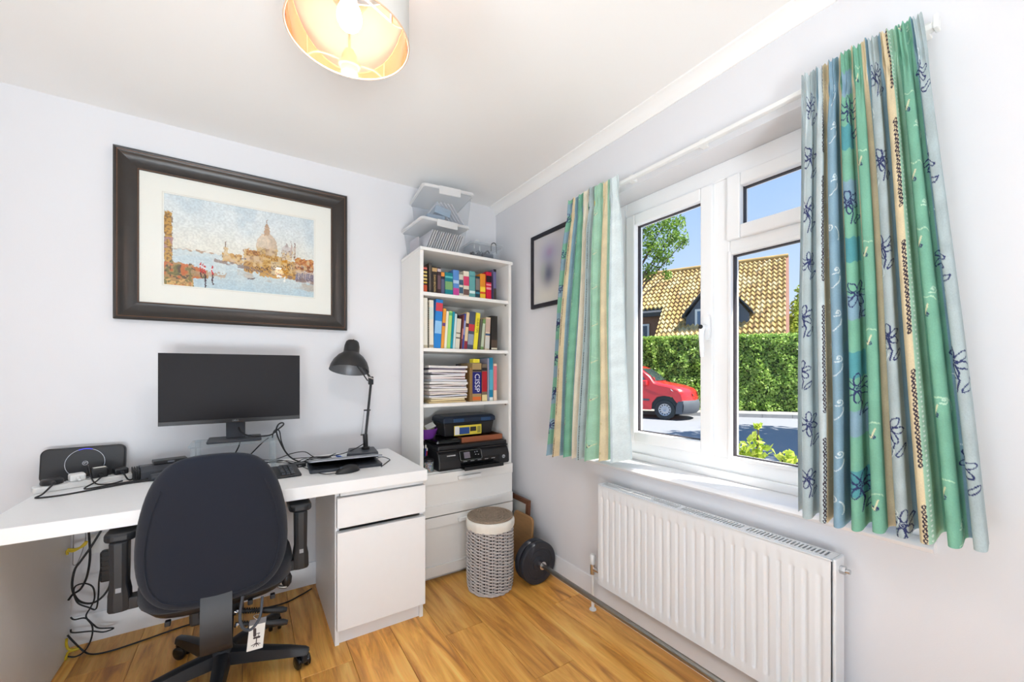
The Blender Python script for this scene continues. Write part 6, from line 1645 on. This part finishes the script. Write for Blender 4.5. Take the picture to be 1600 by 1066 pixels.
# tree at the left of the view and others
def tree(name, label, base, trunk_h, trunk_r, clusters, nleaf, lsize, m_, seed, branches=()):
    t = T(name, label, 'tree', base)
    b0 = Vector(base)
    tr_ = MB().tube([b0, b0 + Vector((0.05, 0.02, trunk_h * 0.5)), b0 + Vector((0, 0, trunk_h))], [trunk_r * 1.2, trunk_r, trunk_r * 0.7], 10)
    P('trunk', tr_, M['bark'], t, smooth=True)
    rg_ = np.random.default_rng(seed)
    pts = []
    tot = sum(r_ ** 2 for _, r_ in clusters)
    bm_ = MB()
    for c_, r_ in clusters:
        c_ = Vector(c_)
        bm_.tube([b0 + Vector((0, 0, trunk_h * 0.8)), (b0 + Vector((0, 0, trunk_h))).lerp(c_, 0.5) + Vector((0, 0, 0.1)), c_], [trunk_r * 0.5, trunk_r * 0.25, trunk_r * 0.08], 6)
        n_ = int(nleaf * r_ * r_ / tot)
        q = rg_.normal(size=(n_, 3)); q /= np.linalg.norm(q, axis=1)[:, None]
        q *= (rg_.random(n_) ** 0.5)[:, None] * r_
        pts.append(q + np.array(c_))
    P('branches', bm_, M['bark'], t, smooth=True)
    leaf_part('leaves', np.concatenate(pts), lsize, m_, t, seed + 1)
    return t
def at(px, py, f):                       # point seen at a pixel, at a given distance ahead
    d = ray(px, py); return Vector((CAM[0] + d[0] * f, CAM[1] + d[1] * f, CAM[2] + d[2] * f))
tf = 18.6
ks_ = 18.6 / 15.6
tree('street_tree', 'leafy tree overhanging the tiled roof at the left of the window', W(4.4, tf, GZ + 0.1), 3.4, 0.16,
     [(at(1010, 350, tf), 0.62 * ks_), (at(1040, 345, tf), 0.5 * ks_), (at(1052, 372, tf), 0.55 * ks_), (at(1020, 385, tf), 0.6 * ks_), (at(1035, 405, tf), 0.42 * ks_), (at(1062, 348, tf), 0.28 * ks_), (at(1068, 378, tf), 0.24 * ks_), (at(1012, 425, tf), 0.34 * ks_), (at(1042, 430, tf), 0.22 * ks_), (at(985, 330, tf), 0.9 * ks_), (at(970, 390, tf), 0.9 * ks_), (at(985, 280, tf), 0.9 * ks_)], 6500, 0.075, M['treeleaf'], 31)
tree('garden_tree', 'yellow-green bushy tree beyond the right end of the hedge', W(13.2, 18.6, GZ), 2.2, 0.10,
     [(at(1243, 500, 18.6), 0.45), (at(1246, 480, 18.6), 0.35), (at(1240, 515, 18.6), 0.5), (at(1256, 470, 18.6), 0.4), (at(1262, 500, 18.6), 0.7), (at(1252, 452, 18.6), 0.22)], 2600, 0.075, M['limeleaf'], 41)
tree('roadside_tree', 'tall leafy roadside tree shading the near part of the road', W(10.6, 6.6, GZ), 4.2, 0.2,
     [(W(7.6, 7.9, 5.2), 1.2), (W(8.6, 5.2, 5.6), 1.2), (W(10.6, 6.8, 6.0), 1.5), (W(9.4, 7.6, 5.6), 1.3), (W(11.6, 7.9, 5.8), 1.3), (W(10.4, 8.6, 6.4), 1.4), (W(8.8, 6.2, 5.3), 1.0)], 5200, 0.15, M['treeleaf'], 51)

# shrub just outside the window
def shrub(label, base, tips, seed, grp='shrub tips outside the window'):
    t = T('shrub', label, 'shrub', base, grp)
    stm = MB()
    rg_ = np.random.default_rng(seed)
    for k, (tip, nl, spread, sz) in enumerate(tips):
        tip = Vector(tip)
        stm.tube([Vector(base), Vector(base).lerp(tip, 0.5) + Vector((0.03, 0, 0)), tip], [0.008, 0.006, 0.003], 6)
        pts = [tip + Vector(rg_.normal(size=3)) * spread + Vector((0, 0, -abs(rg_.normal()) * spread * 1.2)) for _ in range(nl)]
        v, f = leaves(pts, sz, rg_)
        # one mesh per sprig
        mb = MB(); mb.add([tuple(q) for q in v], f)
        P('sprig', mb, M['limeleaf'], t)
    P('stems', stm, M['bark'], t, smooth=True)
xs_ = 0.62
b_ = onx(1172, 705, xs_)
shrub('yellow-green shrub with one tall tip by the fixed pane', (xs_, b_[1], GZ), [(onx(1178, 695, xs_), 60, 0.030, 0.024), (onx(1160, 705, xs_), 50, 0.028, 0.022), (onx(1185, 664, xs_), 10, 0.006, 0.020), (onx(1183, 680, xs_), 4, 0.008, 0.012), (onx(1165, 720, xs_), 50, 0.04, 0.024)], 61)
b_ = onx(1230, 720, xs_)
shrub('low yellow-green shrub tip at the curtain edge of the window', (xs_, b_[1], GZ), [(onx(1222, 708, xs_), 8, 0.012, 0.026), (onx(1235, 712, xs_), 9, 0.014, 0.026), (onx(1228, 722, xs_), 26, 0.024, 0.026), (onx(1245, 724, xs_), 16, 0.022, 0.026)], 62)

# house beyond the hedge
M['tile'] = mat('lichened_clay_tile', (176, 146, 92), 0.9, noise=0.45, nscale=2.2, bump=0.3, bscale=30)
def tile_mat():
    m, n, l, b = principled('weathered_pantiles')
    g = n.new('ShaderNodeNewGeometry'); t = n.new('ShaderNodeTexCoord'); nz = n.new('ShaderNodeTexNoise'); nz.inputs['Scale'].default_value = 0.9; nz.inputs['Detail'].default_value = 5
    l.new(t.outputs['Object'], nz.inputs['Vector'])
    rp = n.new('ShaderNodeValToRGB'); e = rp.color_ramp.elements
    e[0].color = (*lin((120, 92, 70)), 1); e[1].color = (*lin((214, 198, 156)), 1); x_ = e.new(0.5); x_.color = (*lin((178, 148, 92)), 1)
    ad_ = n.new('ShaderNodeMath'); ad_.operation = 'ADD'; mu = n.new('ShaderNodeMath'); mu.operation = 'MULTIPLY'; mu.inputs[1].default_value = 0.55
    l.new(g.outputs['Random Per Island'], mu.inputs[0]); l.new(mu.outputs[0], ad_.inputs[0])
    m2 = n.new('ShaderNodeMath'); m2.operation = 'MULTIPLY'; m2.inputs[1].default_value = 0.5; l.new(nz.outputs['Fac'], m2.inputs[0]); l.new(m2.outputs[0], ad_.inputs[1])
    l.new(ad_.outputs[0], rp.inputs[0]); l.new(rp.outputs[0], b.inputs['Base Color']); b.inputs['Roughness'].default_value = 0.9
    return m
M['tiles'] = tile_mat()
M['brick'] = mat('weathered_brick', (150, 112, 92), 0.9, noise=0.25, nscale=8)
M['slate'] = mat('dark_roof_and_shade', (72, 76, 84), 0.7, noise=0.35, nscale=5)  # dormer's shaded slope painted in as dark grey; also deck and rear roof
TH_ = math.radians(34.1)
D0, ZR = 24.0, 6.77
def HS(s, e_, z_=None, lift=0.0):        # s metres left along the ridge, e metres down-slope (horizontal run) towards the viewer
    r_ = (D0 - e_) * math.sin(TH_) - s * math.cos(TH_); f_ = (D0 - e_) * math.cos(TH_) + s * math.sin(TH_)
    return W(r_, f_, (ZR - e_ if z_ is None else z_) + lift)
hs_ = T('house', 'house with a steep mossy pantile roof beyond the hedge', 'house', HS(4, 2, GZ))
tl_ = MB()
tw, tr_ = 0.21, 0.235
ncol, nrow = 47, 19
for j in range(nrow):
    e0 = j * tr_; e1 = (j + 1) * tr_ + 0.04
    for i_ in range(ncol):
        s0 = i_ * tw
        if e1 > 2.62 and s0 > 5.15 - 0.0 * e1: continue
        vs_ = []
        for a_ in (0.0, 0.25, 0.5, 0.75, 1.0):
            hgt = 0.055 * math.sin(a_ * 2 * PI) + 0.05
            vs_ += [HS(s0 + a_ * tw * 0.98, e0, lift=hgt + 0.0), HS(s0 + a_ * tw * 0.98, e1, lift=hgt + 0.11)]
        for a_ in (0.0, 0.25, 0.5, 0.75, 1.0):
            hgt = 0.055 * math.sin(a_ * 2 * PI) + 0.05
            vs_.append(HS(s0 + a_ * tw * 0.98, e1, lift=hgt + 0.02))
        tl_.add(vs_, [(2 * q, 2 * q + 2, 2 * q + 3, 2 * q + 1) for q in range(4)] + [(2 * q + 1, 2 * q + 3, 11 + q, 10 + q) for q in range(4)])
ob = link('roof_tiles', make_mesh('roof_tiles', tl_, M['tiles'], ORG[hs_.name]), hs_); ob['kind'] = 'stuff'
P('ridge_tiles', MB().tube([HS(-0.1, 0.0, ZR + 0.08), HS(10, 0.0, ZR + 0.08)], 0.13, 10), M['tile'], hs_, smooth=True)
P('roof_deck', MB().add([HS(0, 0), HS(10, 0), HS(10, 2.55), HS(5.2, 2.55), HS(5.2, 4.6), HS(0, 4.6)], [(0, 1, 2, 3, 4, 5)]), M['slate'], hs_)
P('verge_board', MB().add([HS(-0.12, 0, lift=0.10), HS(-0.12, 4.6, lift=0.10), HS(-0.12, 4.6, lift=-0.25), HS(-0.12, 0, lift=-0.25), HS(0.0, 0, lift=0.10), HS(0.0, 4.6, lift=0.10), HS(0.0, 4.6, lift=-0.25), HS(0.0, 0, lift=-0.25)], [(0, 1, 2, 3), (4, 7, 6, 5), (0, 4, 5, 1), (2, 6, 7, 3), (1, 5, 6, 2), (0, 3, 7, 4)]), pm((150, 108, 92), 0.8), hs_)
def wallbox(s0, s1, e0, e1, z0, z1, m_, name):
    c8 = [HS(s_, e_, z_) for s_ in (s0, s1) for e_ in (e0, e1) for z_ in (z0, z1)]
    return P(name, MB().add(c8, [(0, 1, 3, 2), (4, 6, 7, 5), (0, 4, 5, 1), (2, 3, 7, 6), (0, 2, 6, 4), (1, 5, 7, 3)]), m_, hs_)
wallbox(0.3, 5.2, -3.8, 4.2, GZ, 2.4, M['brick'], 'wall')
wallbox(5.2, 9.8, -3.8, 2.3, GZ, 4.2, M['brick'], 'wall')
P('gable_wall', MB().add([HS(0.3, 0, ZR - 0.15), HS(0.3, 4.2, 2.4), HS(0.3, -3.8, 2.4), HS(0.45, 0, ZR - 0.15), HS(0.45, 4.2, 2.4), HS(0.45, -3.8, 2.4)], [(0, 1, 2), (5, 4, 3), (0, 3, 4, 1), (1, 4, 5, 2), (2, 5, 3, 0)]), M['brick'], hs_)
P('rear_roof', MB().add([HS(-0.1, 0, ZR), HS(10, 0, ZR), HS(10, -4.4, 2.4), HS(-0.1, -4.4, 2.4)], [(0, 1, 2, 3)]), M['slate'], hs_)
wallbox(5.2, 9.9, 2.45, 2.60, 4.05, 4.25, pm((70, 66, 66)), 'gutter')
wallbox(5.25, 5.45, 2.28, 2.34, 2.6, 3.7, pm((232, 232, 230)), 'window_frame')
w_o = wallbox(5.95, 7.1, 2.28, 2.36, 2.5, 3.7, pm((232, 232, 230)), 'window_frame')
P('pane', MB().add([HS(s_, 2.365, z_) for s_, z_ in ((6.05, 2.6), (7.0, 2.6), (7.0, 3.6), (6.05, 3.6))], [(0, 1, 2, 3)]), pm((70, 84, 100), 0.15), w_o)
# gabled dormer, roof coloured dark grey to stand for its shaded slope
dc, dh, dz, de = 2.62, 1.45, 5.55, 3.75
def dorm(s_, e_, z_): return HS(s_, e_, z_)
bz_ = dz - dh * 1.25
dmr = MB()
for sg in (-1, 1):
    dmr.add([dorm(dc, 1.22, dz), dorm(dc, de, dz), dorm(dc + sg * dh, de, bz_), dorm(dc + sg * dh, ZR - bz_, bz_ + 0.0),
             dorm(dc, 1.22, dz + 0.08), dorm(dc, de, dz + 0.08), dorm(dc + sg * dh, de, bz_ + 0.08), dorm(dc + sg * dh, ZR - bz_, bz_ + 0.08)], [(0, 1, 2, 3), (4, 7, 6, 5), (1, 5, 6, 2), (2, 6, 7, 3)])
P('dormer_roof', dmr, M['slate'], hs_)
P('dormer_front', MB().add([dorm(dc, de - 0.25, dz - 0.05), dorm(dc - dh + 0.15, de - 0.25, bz_), dorm(dc - dh + 0.15, de - 0.25, 2.9), dorm(dc + dh - 0.15, de - 0.25, 2.9), dorm(dc + dh - 0.15, de - 0.25, bz_)], [(0, 1, 2, 3, 4)]), pm((90, 98, 112), 0.6), hs_)
dwf = wallbox(dc - 0.9, dc + 0.9, de - 0.26, de - 0.20, 3.0, 4.1, pm((236, 236, 234)), 'dormer_window')
P('pane', MB().add([dorm(s_, de - 0.195, z_) for s_, z_ in ((dc - 0.8, 3.1), (dc + 0.8, 3.1), (dc + 0.8, 4.0), (dc - 0.8, 4.0))], [(0, 1, 2, 3)]), pm((88, 118, 150), 0.1), dwf)

# red van parked by the hedge
VA = math.radians(33)
def VN(x_, y_, z_):                       # x forward from the nose, y to the van's far side, z up from the road
    nr_, nf_ = math.cos(VA), -math.sin(VA)
    fr_, ff_ = math.sin(VA), math.cos(VA)
    o = Vector((5.05, 13.35))            # ground point of the near front wheel
    p = o + Vector((nr_, nf_)) * (x_ + 0.88) + Vector((fr_, ff_)) * (y_ + 0.83)
    return W(p.x, p.y, GZ + z_)
M['red'] = mat('red_car_paint', (206, 44, 48), 0.25, noise=0.03, coat=0.6)
M['carglass'] = mat('tinted_car_glass', (58, 70, 74), 0.06, noise=0.02, spec=0.8)
M['bumper'] = mat('grey_bumper_plastic', (84, 90, 98), 0.6, noise=0.08)
M['tyre'] = mat('tyre_rubber', (52, 54, 58), 0.85)
van = T('van', 'red van parked facing right in front of the hedge', 'van', VN(-2, 0, 0))
vprof = [(-0.02, 0.60), (0.0, 0.74), (-0.04, 0.90), (-0.14, 1.02), (-0.40, 1.12), (-0.75, 1.19), (-1.05, 1.24), (-1.35, 1.46), (-1.70, 1.70), (-1.95, 1.80), (-2.6, 1.84), (-3.6, 1.84), (-3.95, 1.78), (-4.02, 1.0), (-4.0, 0.42)]
ys_ = [-0.90, -0.86, -0.70, -0.40, 0.0, 0.40, 0.70, 0.86, 0.90]
def vpt(x_, y_, z_):
    k_ = 1.0 if z_ < 1.05 else 1.0 - 0.20 * min(1, (z_ - 1.05) / 0.78) ** 1.3
    xr = x_ - (0.34 * (abs(y_) / 0.9) ** 2.6 if x_ > -0.8 else 0.34 * (abs(y_) / 0.9) ** 2.6 * max(0, 1 - (-0.8 - x_) / 0.6))
    return VN(xr, y_ * k_, z_)
vb = MB()
vs_ = [vpt(x_, y_, z_ - (0.05 * (abs(y_) > 0.88))) for (x_, z_) in vprof for y_ in ys_]
nY = len(ys_)
vb.add(vs_, [(j * nY + i_, j * nY + i_ + 1, (j + 1) * nY + i_ + 1, (j + 1) * nY + i_) for j in range(len(vprof) - 1) for i_ in range(nY - 1)])
for i_ in (0, nY - 1):
    sd_ = [vs_[j * nY + i_] for j in range(len(vprof))]
    yy_ = ys_[i_]
    low = [VN(x_, yy_, z_) for x_, z_ in ((-4.0, 0.32), (-1.30, 0.32), (-1.28, 0.55), (-1.12, 0.76), (-0.88, 0.80), (-0.64, 0.76), (-0.50, 0.58), (-0.36, 0.56))]
    vb.add(sd_ + low, [tuple(range(len(sd_) + len(low)))])
P('body', vb, M['red'], van, smooth=True)
bmp = MB()
bs = [vpt(x_, y_, z_) for (x_, z_) in ((-0.04, 0.22), (0.03, 0.30), (0.05, 0.50), (0.02, 0.62), (-0.06, 0.70)) for y_ in ys_]
bmp.add(bs, [(j * nY + i_, j * nY + i_ + 1, (j + 1) * nY + i_ + 1, (j + 1) * nY + i_) for j in range(4) for i_ in range(nY - 1)])
for yy_ in (-0.905, 0.905):
    bmp.add([VN(x_, yy_, z_) for x_, z_ in ((-0.34, 0.22), (-0.30, 0.64), (-0.46, 0.62), (-0.52, 0.46), (-0.54, 0.22))], [(0, 1, 2, 3, 4)])
P('bumper', bmp, M['bumper'], van, smooth=True)
gl_ = MB()
gl_.add([vpt(x_, y_, z_ + 0.012) for (x_, z_) in ((-1.10, 1.28), (-1.35, 1.46), (-1.68, 1.69)) for y_ in (-0.80, -0.4, 0.0, 0.4, 0.80)], [(j * 5 + i_, j * 5 + i_ + 1, (j + 1) * 5 + i_ + 1, (j + 1) * 5 + i_) for j in range(2) for i_ in range(4)])
P('windscreen', gl_, M['carglass'], van, smooth=True)
def side(pts, off=0.006): return [tuple(Vector(vpt(x_, -0.9, z_)) + (Vector(VN(0, -1, 0)) - Vector(VN(0, 0, 0))) * off) for x_, z_ in pts]
P('side_window', MB().add(side(((-1.42, 1.18), (-1.58, 1.42), (-1.86, 1.66), (-2.25, 1.68), (-2.25, 1.16)), 0.02), [(0, 1, 2, 3, 4)]), M['carglass'], van)
P('side_window', MB().add(side(((-2.35, 1.16), (-2.35, 1.68), (-3.2, 1.68), (-3.2, 1.16)), 0.02), [(0, 1, 2, 3)]), M['carglass'], van)
P('headlight', MB().add([tuple(Vector(vpt(x_, y_, z_)) + (Vector(VN(0.7, -0.7, 0)) - Vector(VN(0, 0, 0))) * 0.02) for x_, y_, z_ in ((-0.34, -0.90, 0.98), (-0.22, -0.86, 0.86), (-0.06, -0.62, 0.82), (-0.08, -0.56, 0.90), (-0.16, -0.70, 0.98), (-0.40, -0.88, 1.06))], [(0, 1, 2, 3, 4, 5)]), mat('headlamp_glass', (214, 220, 226), 0.08, 0.3), van)
P('grille', MB().add([vpt(x_ + 0.015, y_, z_) for x_, y_, z_ in ((-0.04, -0.5, 0.88), (-0.01, -0.5, 0.80), (-0.01, 0.5, 0.80), (-0.04, 0.5, 0.88))], [(0, 1, 2, 3)]), M['bumper'], van)
P('badge', MB().add([vpt(x_ + 0.022, y_, z_) for x_, y_, z_ in ((-0.05, -0.06, 0.94), (-0.01, -0.06, 0.80), (-0.01, 0.06, 0.80), (-0.05, 0.06, 0.94))], [(0, 1, 2, 3)]), M['black'], van)
ax_ = Vector(VN(0, 1, 0)) - Vector(VN(0, 0, 0))
for (x_, ysg) in ((-0.88, -1), (-3.25, -1), (-0.88, 1), (-3.25, 1)):
    c_ = Vector(VN(x_, ysg * 0.80, 0.335))
    mw = c_.to_track_quat('Z', 'Y')
    q_ = ax_.to_track_quat('Z', 'Y').to_matrix().to_4x4()
    wh = P('tyre', MB().lathe([(0.20, -0.09), (0.31, -0.09), (0.335, -0.06), (0.335, 0.06), (0.31, 0.09), (0.20, 0.09)], c_, 32, q_, closed=True), M['tyre'], van, smooth=True)
    rim_ = MB(); rim_.lathe([(0.0, -0.03), (0.06, -0.075 * 1), (0.12, -0.05), (0.19, -0.07), (0.21, -0.085), (0.21, 0.085), (0.19, 0.07), (0.12, 0.05), (0.06, 0.075), (0.0, 0.03)], c_, 24, q_)
    P('wheel_rim', rim_, mat('wheel_silver', (190, 192, 196), 0.35, 0.4), wh, smooth=True)
    for k in range(12):
        a = 2 * PI * k / 12
        p_ = q_ @ Vector((0.155 * math.cos(a), 0.155 * math.sin(a), ysg * 0.064))
        P('rim_hole', MB().lathe([(0.0, -0.006), (0.022, -0.006), (0.022, 0.006), (0, 0.006)], c_ + p_, 8, q_), M['tyre'], wh)
P('wheel_arch', MB().add([VN(-0.88 + r_ * math.cos(a), -0.86, 0.335 + r_ * math.sin(a)) for a in [PI * k / 14 for k in range(15)] for r_ in (0.335, 0.46)], [(2 * k, 2 * k + 1, 2 * k + 3, 2 * k + 2) for k in range(14)]), M['tyre'], van)
P('wing_mirror', MB().box(-0.09, 0.09, -0.10, 0.10, -0.09, 0.09, Matrix.Translation(VN(-1.5, -0.98, 1.22)) @ Matrix.Rotation(-VA - YAW, 4, 'Z')), M['red'], van, bevel=0.04)
P('door_rubbing_strip', MB().add(side(((-1.32, 0.62), (-1.32, 0.68), (-3.0, 0.68), (-3.0, 0.62)), 0.012), [(0, 1, 2, 3)]), M['bumper'], van)
